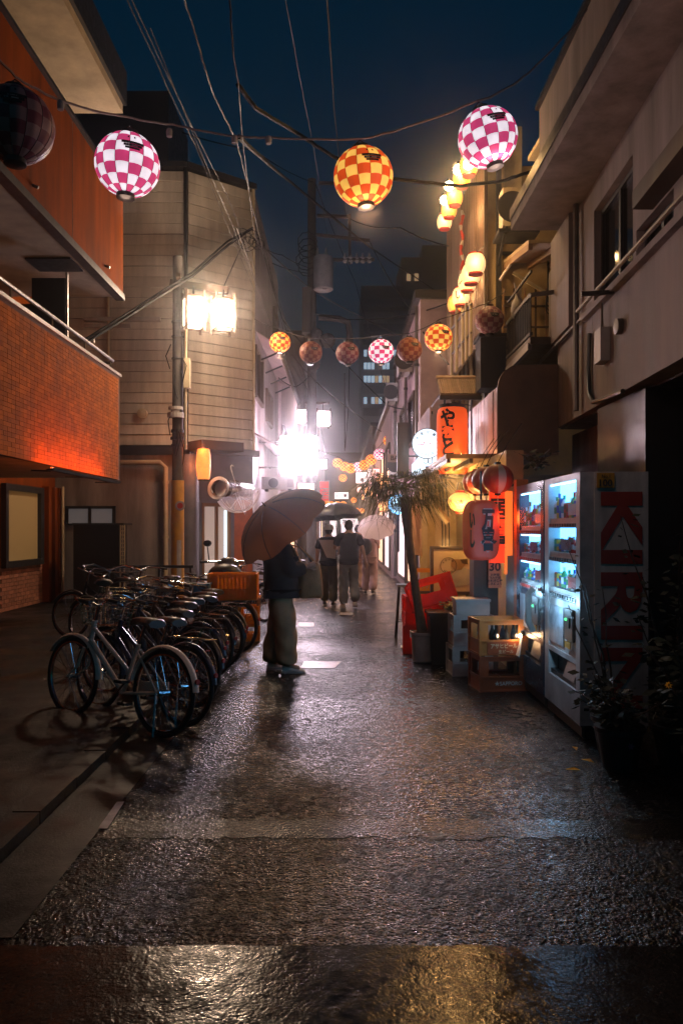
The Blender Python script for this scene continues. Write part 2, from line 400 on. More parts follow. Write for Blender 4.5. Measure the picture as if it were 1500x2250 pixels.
# tiled balcony
MB().bx(-6.2, -4.06, 4, 14.28, 2.50, 2.62).build('balcony_floor', m_soffit, B1)
bal = MB().bx(-4.06, -3.985, 4, 14.30, 2.46, 4.31).build('balcony_wall', m_grout, B1)
MB().bx(-4.12, -3.95, 4, 14.33, 4.312, 4.36).build('coping', m_offw, bal)
tw, th = .118, .058
tile_me = None; n_t = 0; rest = MB()
cols = int((14.30-5.23)/tw); rows = int((4.31-2.46)/th)
cells = sorted(((5.232 + i*tw, 2.462 + j*th) for i in range(cols) for j in range(rows)), key=lambda c: c[0])
for (yy, zz) in cells:
    pr = random.uniform(0, .0035)
    if yy < 8.95: 
        pass
    if n_t < 300 and yy >= 8.95:
        if tile_me is None:
            t0 = MB().bx(0, .012, 0, tw-.005, 0, th-.005).build('tile', m_tile, bal, local=True); tile_me = t0
            o = t0
        else:
            o = tile_me.copy(); COL.objects.link(o); o.parent = bal
        o.location = Vector((-3.985 + pr - .002, yy, zz)) - B1.location
        n_t += 1
    else:
        rest.bx(-3.985, -3.975 + pr, yy, yy+tw-.005, zz, zz+th-.005)
rs = rest.build('tile_field', m_tile, bal); rs['kind'] = 'stuff'
hr = MB().tube([(-4.03,4,4.55),(-4.03,14.05,4.55),(-4.12,14.2,4.55),(-4.6,14.2,4.55)], .028, 8).build('handrail', m_galv, B1, smooth=True)
for yy in [5.5,6.9,8.3,9.7,11.1,12.5,13.9]:
    MB().tube([(-4.03,yy,4.36),(-4.03,yy,4.54)], .014, 6).build('post', m_galv, hr)
MB().bx(-4.84, -4.32, 12.45, 12.52, 2.63, 5.51).build('partition_panel', m_dark, B1)
MB().bx(-4.31, -4.28, 12.45, 12.5, 2.63, 5.6).build('partition_post', m_galv, B1)
MB().bx(-5.9, -4.9, 14.2, 14.26, 2.63, 5.6).build('end_screen', m_dark, B1)
MB().bx(-4.9,-4.4,14.15,14.22,4.9,5.0).build('screen_rail', m_offw, B1)
# upper balcony, orange
ub = MB().bx(-4.02, -3.92, 4, 14.30, 5.80, 7.55).build('upper_parapet', m_orange, B1)
MB().bx(-4.05, -3.895, 4, 14.33, 5.69, 5.80).build('parapet_trim', m_dark, ub)
for yy in (6.2,8.9,11.6): MB().bx(-3.919,-3.9175,yy,yy+.015,5.81,7.54).build('joint', m_dark, ub)
MB().bx(-4.06,-3.86,4,14.33,7.551,7.60).build('parapet_cap', m_dark, ub)
for yy in (7.4,10.1,13.2): MB().tube([(-3.92,yy,5.95),(-3.84,yy,5.92)], .02, 8).build('drain_spout', m_galv, ub)
MB().bx(-6.2, -4.05, 4, 14.28, 5.75, 5.86).build('soffit', m_soffit, B1)
MB().bx(-4.85, -4.15, 12.2, 12.8, 5.72, 5.749).build('soffit_hatch', m_dark, B1)
MB().bx(-6.2, -3.92, 4, 14.28, 9.04, 9.2).build('roof_soffit', m_soffit, B1)
MB().bx(-6.2, -3.86, 4, 14.33, 9.201, 9.8).build('fascia', m_dark, B1)
MB().bx(-6.2, -4.88, 12.9, 14.2, 7.0, 9.035).bx(-6.2,-4.75,8.6,10.4,7.0,9.035).build('upper_bay', m_wood, B1)
rl = thing('red_strip_lamp', 'long red lit strip lamp on brackets below the tiled balcony edge', 'lamp', (-3.72, 11.7, 2.38))
MB().hexa([(-3.78,10.2,2.34),(-3.70,10.2,2.34),(-3.70,13.3,2.34),(-3.78,13.3,2.34),(-3.78,10.2,2.355),(-3.67,10.2,2.375),(-3.67,13.3,2.375),(-3.78,13.3,2.355)]).build('housing', m_dark, rl)
MB().bx(-3.745,-3.725,10.25,13.25,2.37,2.385).build('tube', emat('red_tube', (1,.11,.015), 2.5), rl)
for yy in (10.4,11.7,13.1): MB().bar((-4.05,yy,2.35),(-3.79,yy,2.345),.02).build('bracket', m_dark, rl)
ld_ = bpy.data.lights.new('light', 'AREA'); ld_.shape = 'RECTANGLE'; ld_.size = .06; ld_.size_y = 2.9; ld_.energy = 24; ld_.color = (1,.17,.02)
lo_ = bpy.data.objects.new('light', ld_); COL.objects.link(lo_); lo_.parent = rl; lo_.location = (-.015, .05, .02); lo_.rotation_euler = (0, R(150), 0)

# ------------------------------------------------------------------ clapboard corner building, left
B2 = thing('clapboard_building', 'two storey corner house clad in cream horizontal boards behind the lamp post', 'building', (-4, 18, 0))
A0 = (-3.4, 17.5); A1 = (-2.07, 18.6)
dch = Vector((A1[0]-A0[0], A1[1]-A0[1], 0)); Lch = dch.length; dch.normalize(); nch = Vector((dch.y, -dch.x, 0))
MB().bx(-6.3, -3.4, 17.5, 17.7, 0, 3.3).build('ground_wall', m_plaster2, B2)
m_blueg = mat('blue_grey_paint', (.17,.18,.22), .45, var=.25, vs=3, bump=.1)
# chamfer ground floor: pieces between the openings
def chp(t, z, o=0.0): return Vector((A0[0], A0[1], z)) + dch*t + nch*o
def chbox(mb, t0, t1, z0, z1, o0, o1):
    return mb.hexa([chp(t0,z0,o1),chp(t1,z0,o1),chp(t1,z0,o0),chp(t0,z0,o0),chp(t0,z1,o1),chp(t1,z1,o1),chp(t1,z1,o0),chp(t0,z1,o0)])
w = MB(); chbox(w,0,.38,0,3.3,-.15,0); chbox(w,.38,1.12,2.16,3.3,-.15,0); chbox(w,1.12,1.22,0,3.3,-.15,0); chbox(w,1.22,Lch,2.25,3.3,-.15,0)
w.build('corner_wall', m_blueg, B2)
MB().lathe([(.19,0),(.19,3.2)], 18, chp(.02,0,.12)).build('column', m_blueg, B2, smooth=True)
dr = MB(); 
for a in ((.38,.44,0,2.16),(.73,.79,0,2.16),(1.06,1.12,0,2.16),(.44,.73,2.08,2.16),(.79,1.06,2.08,2.16)): chbox(dr, *a, -.08, .015)
door = dr.build('sliding_door', m_woodwarm, B2)
for t0,t1 in ((.44,.73),(.79,1.06)):
    g_ = MB(); chbox(g_, t0, t1, .1, 2.08, -.06, -.045); g_.build('door_pane', emat('lit_door_glass', (1,.72,.62), .35, base=(.3,.3,.3)), door)
g_ = MB(); chbox(g_, .98, 1.03, .9, 2.0, -.04, -.02); g_.build('lit_strip', emat('strip_light', (.65,.85,1), 2.2), door)
ow = MB(); chbox(ow,1.22,Lch,0,2.25,-.18,-.02); ow.build('orange_panel', mat('orange_panel', (.55,.14,.03), .5, var=.3), B2)
core = MB().bx(-9, -3.55, 17.72, 26, 0, 9.55); core.build('core_wall', m_plaster2, B2)
MB().prism([(-3.55,17.72,0),(-3.4,17.62,0),(-2.2,18.6,0),(-2.2,26,0),(-3.55,26,0)], (0,0,9.55)).build('corner_core', m_plaster2, B2)
MB().bx(-2.19, -2.07, 18.62, 26, 2.9, 9.6).build('street_wall', m_plaster, B2)
lower = MB().bx(-2.19, -2.07, 18.62, 26, 0, 2.9); lower.build('street_ground_wall', m_blueg, B2)
# boards
PZ = .232; z = 3.42; fr = MB()
pl_me = MB().hexa([(0,-.035,0),(5.5,-.035,0),(5.5,0,0),(0,0,0),(0,-.018,PZ-.014),(5.5,-.018,PZ-.014),(5.5,0,PZ-.014),(0,0,PZ-.014)])
pl = pl_me.build('plank', m_siding, B2, local=True); pc_m = MB()
L2 = Lch - .05
for (t,zz,oo) in (): pass
pc = MB().hexa([tuple(dch*0+nch*.035+Vector((0,0,0))), tuple(dch*L2+nch*.035), tuple(dch*L2), (0,0,0), tuple(nch*.018+Vector((0,0,PZ-.014))), tuple(dch*L2+nch*.018+Vector((0,0,PZ-.014))), tuple(dch*L2+Vector((0,0,PZ-.014))), (0,0,PZ-.014)]).build('plank', m_siding, B2, local=True)
k = 0
while z < 9.45:
    j = random.uniform(-.003,.003)
    a = pl if k == 0 else pl.copy(); c = pc if k == 0 else pc.copy()
    if k: COL.objects.link(a); COL.objects.link(c)
    a.parent = B2; c.parent = B2
    a.location = Vector((-8.94, 17.5 + j, z)) - B2.location; c.location = chp(.03, z, j) - B2.location
    a.rotation_euler = (random.uniform(-.012,.012), random.uniform(-.0012,.0012), 0); c.rotation_euler = (0, random.uniform(-.0015,.0015), 0)
    z += PZ; k += 1
vh = MB().lathe([(.11,0),(.11,.10),(.001,.13)], 14, (-4.35,17.46,4.1), Matrix.Rotation(R(90),4,'X').to_3x3()).build('vent_hood', m_cream, B2, smooth=True)
MB().tube([(-5.1,17.42,3.45),(-5.1,17.42,9.4)], .03, 8).build('conduit', m_cream, B2)
MB().bx(-3.45,-3.385,17.43,17.5,3.4,9.5).build('corner_trim', m_dark, B2)
tb = MB(); chbox(tb, Lch-.03, Lch+.03, 3.4, 9.5, -.04, .05); tb.build('corner_trim', m_cream, B2)
cp = MB().bx(-9,-3.38,17.38,17.6,9.5,9.62); chbox(cp, -.02, Lch+.05, 9.5, 9.625, -.1, .1); cp.build('roof_coping', m_dark, B2)
MB().bx(-9,-3.3,17.36,17.5,3.2,3.40).build('belt_course', m_dark, B2)
bb2 = MB(); chbox(bb2, 0, Lch+.1, 3.26, 3.40, 0, .14); bb2.build('belt_course', m_blueg, B2)
MB().bx(-9, -3.95, 18.2, 20.5, 9.63, 11.6).build('penthouse', m_dark, B2)
MB().bx(-5.62,-4.6,17.38,17.44,4.98+1.0,5.06+1.0).bx(-5.62,-3.95,17.34,17.44,6.12,6.2).build('wall_rail', m_offw, B2)
# porch canopy
pcm = MB(); chbox(pcm, -.05, 1.0, 3.28, 3.48, .15, .75); pcm.build('porch_canopy', m_wood, B2)
# front window
wf = MB()
for a in ((-6.05,-5.98,1.68,2.08),(-5.55,-5.48,1.68,2.08),(-5.02,-4.95,1.68,2.08),(-5.98,-4.95,2.02,2.08),(-5.98,-4.95,1.66,1.70)): wf.bx(a[0],a[1],17.44,17.5,a[2],a[3])
wfr = wf.build('window', m_dark, B2)
for a in ((-5.98,-5.55),(-5.48,-5.02)): MB().bx(a[0],a[1],17.47,17.49,1.70,2.02).build('window_pane', emat('dim_pane', (.55,.5,.5), .10, base=(.2,.2,.2)), wfr)
dp = MB().tube([(-5.6,17.36,3.03),(-3.95,17.36,3.03),(-3.83,17.36,2.92),(-3.83,17.36,.1)], .055, 10).build('downpipe', m_cream, B2, smooth=True)
for zz in (2.6,1.4,.5): MB().lathe([(.07,-.03),(.07,.03)], 10, (-3.83,17.36,zz)).build('pipe_bracket', m_cream, dp)
# street side windows & eaves
for (y0,y1,z0,z1) in ((18.85,20.6,4.7,5.95),(21.6,23.4,4.5,5.4),(24.0,25.5,6.9,8.3)):
    wf = MB()
    for a in ((y0,y0+.07,z0,z1),(y1-.07,y1,z0,z1),(y0+.07,y1-.07,z0,z0+.07),(y0+.07,y1-.07,z1-.07,z1),((y0+y1)/2-.03,(y0+y1)/2+.03,z0+.07,z1-.07)): wf.bx(-2.07,-2.0,*a)
    wq = wf.build('window', m_wood, B2); MB().bx(-2.065,-2.055,y0+.07,y1-.07,z0+.07,z1-.07).build('window_pane', m_glassd, wq)
ev = MB()
N = 44
for i in range(N):
    y0 = 19.3 + i*6.5/N; ev.hexa([(-2.065,y0,6.35+.0),(-1.55,y0,6.02),(-1.55,y0+.13,6.02),(-2.065,y0+.13,6.35),(-2.065,y0,6.38),(-1.55,y0,6.05),(-1.55,y0+.13,6.05+(.02 if i%2 else 0)),(-2.065,y0+.13,6.38+(.02 if i%2 else 0))])
eav = ev.build('eave', m_pinkw, B2)
MB().bx(-1.56,-1.52,19.3,25.8,5.98,6.1).build('eave_fascia', m_wood, eav)
for yy in (20,21.6,23.2,24.8): MB().bar((-2.06,yy,5.8),(-1.6,yy,6.0),.04).build('eave_bracket', m_dark, eav)
ev2 = MB()
for i in range(26):
    y0 = 19 + i*.2; ev2.hexa([(-2.065,y0,3.85),(-1.45,y0,3.5),(-1.45,y0+.19,3.5),(-2.065,y0+.19,3.85),(-2.065,y0,3.88),(-1.45,y0,3.53),(-1.45,y0+.19,3.53),(-2.065,y0+.19,3.88)])
ev2.build('shop_canopy', m_pinkw, B2)

# far left buildings
def simple_building(name, label, x_face, side, y0, y1, h, m, wins, depth=6, lit=(), doors=()):
    """side=-1: building lies to the left of its street face"""
    b = thing(name, label, 'building', (x_face + side*depth/2, (y0+y1)/2, 0))
    xa, xb = sorted((x_face, x_face + side*depth))
    MB().bx(xa, xb, y0, y1, 0, h).build('wall', m, b)
    MB().bx(xa-.12, xb+.12, y0-.12, y1+.1, h, h+.18).build('roof', m_dark, b)
    f = x_face; s_ = -side
    for i, (a0, a1, z0, z1, em) in enumerate(wins):
        fx0, fx1 = sorted((f + s_*.002, f + s_*.06))
        q = MB()
        for e in ((a0,a0+.06,z0,z1),(a1-.06,a1,z0,z1),(a0+.06,a1-.06,z0,z0+.06),(a0+.06,a1-.06,z1-.06,z1)): q.bx(fx0,fx1,*e)
        q = q.build('window', m_wood, b)
        px0, px1 = sorted((f + s_*.004, f + s_*.015))
        MB().bx(px0,px1,a0+.06,a1-.06,z0+.06,z1-.06).build('window_pane', em or m_glassd, q)
    return b
e_shopdim = emat('shopfront_glow', (1,.62,.40), 1.4); e_shopw = emat('shopfront_white', (1,.80,.84), 1.5)
simple_building('row_house', 'pink washed house beyond the bright white sign on the left', -2.0, -1, 26.3, 36, 7.2, m_pinkw,
    [(27,28.6,3.9,5.1,None),(30,31.6,3.9,5.1,None),(33,34.8,3.9,5.2,e_shopdim),(27,29.5,.2,2.2,e_shopw),(30.4,33.5,.2,2.2,e_shopdim)])
simple_building('row_house', 'dark two storey house far down the lane on the left', -1.7, -1, 36.3, 50, 10.4, m_wood,
    [(37,39,4.2,5.6,None),(41,43,4.2,5.6,None),(37.5,41,.2,2.3,e_shopw),(42,46,.2,2.3,e_shopdim),(46.5,48.5,3.8,5,e_shopdim)])
simple_building('row_house', 'far end left house partly hidden by the hanging red banner', -1.5, -1, 50.4, 72, 8.2, m_pinkw,
    [(52,56,.2,2.3,e_shopw),(57,62,.2,2.4,e_shopdim),(53,56,3.4,4.8,e_shopdim),(60,63,3.4,4.8,None)])
# ------------------------------------------------------------------ plaster building, near right
B3 = thing('plaster_building', 'near right pinkish plaster building with deep eave over dark windows', 'building', (3.2, 7, 0))
def wx(Y): return 2.394 + .0486*Y
def rwall(mb, y0, y1, z0, z1, o0=0, o1=.22):
    return mb.hexa([(wx(y0)+o0,y0,z0),(wx(y0)+o1,y0,z0),(wx(y1)+o1,y1,z0),(wx(y1)+o0,y1,z0),(wx(y0)+o0,y0,z1),(wx(y0)+o1,y0,z1),(wx(y1)+o1,y1,z1),(wx(y1)+o0,y1,z1)])
w = MB(); rwall(w,2.6,10.74,2.95,4.0); rwall(w,2.6,6.5,4.0,5.47); rwall(w,6.5,7.45,4.38,5.47); rwall(w,7.45,7.55,4.0,5.47); rwall(w,7.55,8.92,5.15,5.47); rwall(w,7.55,8.92,4.0,4.1); rwall(w,8.92,10.74,4.0,5.47)
w.build('upper_wall', m_plaster, B3)
p_ = MB(); rwall(p_, 9.75, 10.76, 4.08, 5.46, -.09, 0); p_.build('pilaster', m_plaster, B3)
for (y0,y1,z0,z1) in ((7.55,8.92,4.1,5.15),(6.5,7.45,4.0,4.38)):
    q = MB(); 
    for a in ((y0,y0+.06,z0,z1),(y1-.06,y1,z0,z1),((y0+y1)/2-.03,(y0+y1)/2+.03,z0+.05,z1-.05),(y0+.06,y1-.06,z0,z0+.05),(y0+.06,y1-.06,z1-.05,z1)): rwall(q,*a,.08,.14)
    q = q.build('window', m_dark, B3); g_ = MB(); rwall(g_, y0+.06, y1-.06, z0+.05, z1-.05, .115, .125); g_.build('window_pane', m_glassd, q)
hd = MB(); rwall(hd, 5.6, 7.0, 4.40, 4.56, -.18, -.001); hd.build('window_hood', m_wood, B3)
ld = MB(); rwall(ld, 2.6, 9.25, 4.0, 4.07, -.07, -.001); ld.build('sill_ledge', m_plaster, B3)
pp = MB().tube([(wx(y)-.12, y, 4.10) for y in (2.6,5,7,9.2)], .022, 6).build('conduit', m_galv, B3, smooth=True)
MB().tube([(wx(y)-.05, y, 4.04) for y in (9.25,10.2,11.2,11.8)], .022, 6).build('conduit', m_galv, B3, smooth=True)
MB().bx(2.2, 2.95, 2.6, 10.35, 5.47, 5.72).build('eave', m_plaster, B3)
MB().bx(2.57, 2.9, 2.6, 10.35, 5.721, 7.04).build('parapet', m_plaster, B3)
MB().bx(2.185, 2.199, 2.6, 10.36, 5.60, 5.74).build('eave_drip', m_dark, B3)
MB().bx(2.52, 2.95, 2.6, 10.38, 7.041, 7.10).build('parapet_cap', m_dark, B3)
MB().bx(2.95, 3.7, 2.6, 10.74, 2.93, 3.04).build('soffit', m_dark, B3)
MB().bx(3.3, 3.5, 2.6, 11.4, 0, 2.93).build('ground_wall', m_plaster2, B3)
MB().bx(2.86, 3.28, 7.5, 8.9, 0, 2.925).build('dark_pier', m_black, B3)
MB().bx(3.2, 3.28, 2.7, 7.49, 0, 2.9).build('shutter', m_black, B3)
for yy, r in ((9.35,.03),(8.6,.022)): MB().tube([(3.25,yy,.1),(3.25,yy,2.92)], r, 8).build('wall_pipe', m_dark, B3, smooth=True)
MB().lathe([(.13,0),(.13,.02),(.10,.03)], 20, (3.29,10.1,2.5), Matrix.Rotation(R(-90),4,'Y').to_3x3()).build('wall_medallion', m_offw, B3)
for yy in (5.3,8.99):
    j_ = MB(); rwall(j_, yy, yy+.012, 3.0, 3.99, -.0015, -.0002); j_.build('joint', m_dark, B3)
MB().tube([(wx(9.5)-.06,9.5,3.0),(wx(9.5)-.06,9.5,5.46)], .035, 8).build('downpipe', m_galv, B3, smooth=True)
for yy,zz in ((7.9,3.6),(5.9,3.5)):
    MB().lathe([(.08,0),(.08,.06),(.001,.08)], 12, (wx(yy)-.001,yy,zz), Matrix.Rotation(R(-90),4,'Y').to_3x3()).build('vent_cap', m_galv, B3, smooth=True)
mb_ = MB(); rwall(mb_, 8.3, 8.55, 3.35, 3.7, -.10, -.002); mb_.build('meter_box', m_offw, B3)
MB().tube([(wx(8.42)-.05,8.42,3.7),(wx(8.42)-.05,8.42,3.98)], .012, 6).build('meter_conduit', m_galv, B3)
hs = MB().tube([(wx(9.0)-.03,9.0,3.8),(wx(9.05)-.03,9.05,3.4),(wx(9)-.03,9.0,3.12),(wx(8.85)-.03,8.85,3.0),(wx(8.5)-.03,8.5,2.97),(wx(7.8)-.02,7.8,2.94)], .026, 8).build('hose', m_black, B3, smooth=True)
MB().bar((wx(8.1)-.02,8.1,4.0),(wx(8.1)-.35,8.1,3.98),.04).build('bracket', m_dark, B3)
MB().bar((wx(10.6)-.02,10.6,4.75),(wx(10.6)-.4,10.6,4.7),.05).build('bracket', m_galv, B3)

# curved awning box
AW = thing('box_awning', 'brown box awning with ribbed metal street side above the striped red lanterns', 'awning', (2.5, 11.9, 2.58))
prof = [(2.1,2.58),(2.1,3.5)] + [(2.4-.3*math.cos(a), 3.5+.3*math.sin(a)) for a in (R(22),R(45),R(68))] + [(2.4,3.8),(2.92,3.8),(2.92,2.58)]
MB().prism([(x,10.72,z) for x,z in prof], (0,.04,0)).build('end_panel', m_awn, AW)
MB().prism([(x,10.761,z) for x,z in [(2.13,2.6),(2.13,3.5),(2.4,3.77),(2.9,3.77),(2.9,2.6)]], (0,2.35,0)).build('body', m_dark, AW)
y = 10.765
while y < 13.05:
    MB().bx(2.085+random.uniform(0,.012), 2.128, y, y+.225, 2.56, 3.5).build('side_panel', m_awnm, AW); y += .232
MB().bx(2.06,2.13,10.72,13.1,2.53,2.559).build('bottom_trim', m_steel, AW)

# ------------------------------------------------------------------ corrugated house behind (right)
B4 = thing('corrugated_house', 'tall house with rusty corrugated street side and amber lit end wall', 'building', (3.0, 15, 0))
def cx(Y): return 2.41 - .0314*(Y-13.5)
m_amberw = mat('amber_plaster', (.42,.30,.16), .7, var=.3, vs=2, bump=.2)
MB().hexa([(cx(13.52)+.06,13.52,2.5),(6,13.52,2.5),(6,17.2,2.5),(cx(17.2)+.06,17.2,2.5),(cx(13.52)+.06,13.52,7.75),(6,13.52,7.75),(6,17.2,8.0),(cx(17.2)+.06,17.2,8.0)]).build('wall', m_amberw, B4)
cr = MB(); n = 92
pts = []
for i in range(n+1):
    Y = 13.5 + i*3.7/n; pts.append((cx(Y) - (.03 if (i//2) % 2 else 0), Y))
vs = []; fs = []
for i,(x,Y) in enumerate(pts):
    vs += [(x,Y,3.9 + (Y-13.5)*.02),(x,Y,7.85+(Y-13.5)*.07)]
for i in range(n): fs.append((2*i,2*i+2,2*i+3,2*i+1))
cr.add(vs, fs).build('corrugated_sheet', m_corr, B4)
MB().bx(2.405,2.46,13.40,13.5,3.6,8.0).build('corner_post', m_wood, B4)
MB().bx(2.6,2.68,13.35,13.43,3.6,8.1).build('steel_post', m_dark, B4)
for zz in (4.75,5.45,6.2,6.9): MB().bx(2.68,2.95,13.38,13.44,zz,zz+.05).build('steel_rung', m_dark, B4)
# amber canopy over the terrace, braces
MB().prism([(2.72,13.38,6.05),(3.9,13.38,6.05),(3.9,11.6,5.75),(2.72,11.6,5.75)], (0,0,.05)).build('terrace_canopy', m_amberw, B4)
for xx in (2.75,3.15,3.5): MB().bar((xx,13.4,6.0),(xx,11.6,5.7),.06,.09).build('rafter', m_woodwarm, B4)
MB().bar((3.55,13.3,4.2),(3.55,13.3,6.0),.08).build('terrace_post', m_cream, B4)
MB().bar((2.85,13.25,5.85),(3.5,13.25,5.45),.05).build('brace', m_cream, B4)
MB().bx(3.62,4.6,13.30,13.45,4.3,6.0).build('terrace_door', m_woodwarm, B4)
MB().bx(2.75,3.05,13.47,13.51,6.9,8.4).build('roof_box', m_cream, B4)
for yy in range(6):
    MB().prism([(2.72+.0,13.45+yy*.0,8.0),(2.78,13.45,8.0),(3.35,13.3,7.1),(3.29,13.3,7.1)],(0,.08,0)) 
MB().bar((2.98,12.4,7.35),(3.05,9.9,7.30),.16,.07).build('roof_gutter', m_cream, B4)
mtl = MB()
tx = thing('fluorescent_tube_light', 'unlit pale fluorescent tube slung diagonally under the amber canopy', 'lamp', (2.8,12.9,5.4))
MB().tube([P(1098,615,12.9),P(1140,552,12.9)], .025, 8).build('tube', mat('tube_glass',(.6,.5,.5),.2,var=0), tx, smooth=True)
MB().tube([P(1136,558,12.9),P(1141,550,12.9)], .03, 8).build('end_cap', m_steel, tx)

pf = thing('pipe_frame', 'amber lit upright steel pipes standing below the lower lantern row', 'pipe frame', (2.1,15,3.9))
for px,Y in ((992,15.6),(1003,15.0),(1016,14.6),(1024,14.2),(1034,13.9)):
    a_ = P(px,690,Y); MB().tube([(a_.x,Y,3.7),(a_.x,Y,a_.z+.2)], .03, 8).build('pipe', m_cream, pf, smooth=True)
for zz in (4.2,5.0,5.5): a_ = P(992,0,15.6); b_ = P(1034,0,13.9); MB().tube([(a_.x,15.55,zz),(b_.x,13.85,zz)], .02, 6).build('pipe', m_galv, pf)
MB().bar((2.62,11.0,5.15),(2.62,12.5,5.15),.03).build('upper_rail', m_dark, B4)
for i in range(5):
    y_ = 11.6+i*.35; MB().bar((2.7+.18*i,13.3,4.25),(2.7+.18*i,13.3,5.6),.03).build('lattice_post', m_wood if i%2 else m_woodwarm, B4)
for zz in (4.6,4.95,5.3): MB().bar((2.7,13.27,zz),(3.5,13.27,zz),.03).build('lattice_rail', m_wood, B4)
MB().tube([(3.4,13.1,6.0),(3.35,12.9,5.3),(3.45,12.8,5.0),(3.38,12.85,4.6)], .02, 6).build('loose_cable', m_cable, B4, smooth=True)
for k_ in range(4): MB().tube([(3.42+.10*math.cos(a__*R(30)),12.9+.02*k_,5.35-.05*k_+.14*math.sin(a__*R(30))) for a__ in range(12)], .008, 5, closed=True).build('cable_loop', m_cable, B4)
# slate pent roof, dark duct box, tiled hood
pr = thing('pent_roof', 'purplish metal sheet pent roof below the corrugated wall', 'roof', (2.1,15,4.2))
for i in range(8):
    y0 = 13.6+i*.42
    MB().hexa([(1.78,y0,3.98),(1.78,y0+.405,3.98),(cx(y0)-.05,y0+.405,4.72),(cx(y0)-.05,y0,4.72),(1.78,y0,4.01),(1.78,y0+.405,4.01),(cx(y0)-.05,y0+.405,4.76),(cx(y0)-.05,y0,4.76)]).build('sheet_panel', m_slate, pr)
db = thing('duct_box', 'tall matt black duct box under the unlit checkered lantern', 'duct', (2.4,12.7,3.7))
MB().bx(2.2,2.61,12.6,13.1,3.82,4.62).build('casing', m_black, db)
MB().bx(2.17,2.64,12.57,13.13,4.621,4.68).build('cap', m_black, db)
th_ = thing('tiled_hood', 'small ribbed clay tile hood above the big red lantern', 'awning', (1.95,13.3,3.8))
for i in range(18):
    x0 = 1.64 + i*.0355
    MB().tube([(x0,13.05,3.80),(x0,13.5,4.12)], .017, 6).build('roof_tile', m_rtile, th_, smooth=True)
MB().hexa([(1.61,13.04,3.76),(2.28,13.04,3.76),(2.28,13.52,4.09),(1.61,13.52,4.09),(1.61,13.04,3.785),(2.28,13.04,3.785),(2.28,13.52,4.115),(1.61,13.52,4.115)]).build('board', m_wood, th_)
MB().bx(1.60,2.29,13.0,13.06,3.70,3.76).build('fascia', m_dark, th_)
MB().tube([(1.60,13.52,4.16),(2.29,13.52,4.16)], .03, 8).build('ridge', m_rtile, th_)
for xx in (1.7,2.15): MB().bar((xx,13.5,3.3),(xx,13.1,3.75),.03).build('bracket', m_dark, th_)

# balcony with railing, right
bk = thing('balcony', 'dark iron railed balcony between plaster building and duct box', 'balcony', (2.9,11.7,4.2))
MB().bx(2.58,3.4,10.9,12.5,4.12,4.22).build('floor', m_wood, bk)
MB().bar((2.6,10.92,4.8),(2.6,12.5,4.8),.05).build('rail', m_galv, bk)
MB().bar((2.6,10.92,4.27),(2.6,12.5,4.27),.04).build('rail', m_dark, bk)
for i in range(15): MB().bx(2.59,2.61,10.95+i*.108,10.97+i*.108,4.28,4.78).build('baluster', m_dark, bk)
MB().bx(3.25,3.4,10.9,12.5,4.22,5.6).build('back_wall', m_wood, bk)
MB().bar((2.59,10.95,4.10),(2.59,12.45,4.06),.06,.10).build('edge_trim', m_galv, bk)
wp = thing('wind_sock_toy', 'pale cloth hung over the balcony rail', 'cloth', (2.62,11.9,4.9))
MB().lathe([(.02,.42),(.05,.38),(.045,.30),(.10,.2),(.115,.08),(.08,-.02)], 10, (2.66,12.0,4.78)).build('cloth', m_offw, wp, smooth=True)
for s_ in (-1,1): MB().tube([(2.66+s_*.03,12.0,5.18),(2.66+s_*.06,12.0,5.30)], [.018,.01], 6).build('tassel', m_offw, wp)

# outdoor unit on bracket
def aircon(name, label, loc, wd, dp_, h, m, rz=0, grp=None):
    a = thing(name, label, 'air conditioner', loc, 0, grp)
    x, y, z = loc
    MB().bx(x-wd/2,x+wd/2,y-dp_/2,y+dp_/2,z,z+h).build('casing', m, a)
    MB().lathe([(h*.40,0),(h*.40,.015),(h*.36,.018)], 20, (x-wd*.14,y-dp_/2-.001,z+h*.5), Matrix.Rotation(R(90),4,'X').to_3x3()).build('fan_grille', m_dark, a)
    gq_ = MB()
    for i in range(7): gq_.bx(x+wd*.28,x+wd*.46,y-dp_/2-.012,y-dp_/2-.001,z+h*(.2+.09*i),z+h*(.23+.09*i))
    gq_.build('grille', m_dark, a)
    MB().bx(x-wd*.4,x-wd*.3,y-dp_/2,y+dp_/2,z-.06,z-.001).bx(x+wd*.3,x+wd*.4,y-dp_/2,y+dp_/2,z-.06,z-.001).build('foot', m_dark, a)
    return a
aircon('air_conditioner', 'cream outdoor unit on a bracket shelf beside the corrugated wall', (2.79,12.9,6.43), .42,.34,.62, m_cream)
MB_sh = thing('bracket_shelf', 'dark steel shelf carrying the cream outdoor unit', 'shelf', (2.8,12.9,6.3))
MB().bx(2.5,3.15,12.65,13.2,6.31,6.365).build('plate', m_dark, MB_sh); MB().bar((2.6,13.2,5.95),(2.6,12.7,6.3),.04).build('strut', m_dark, MB_sh)

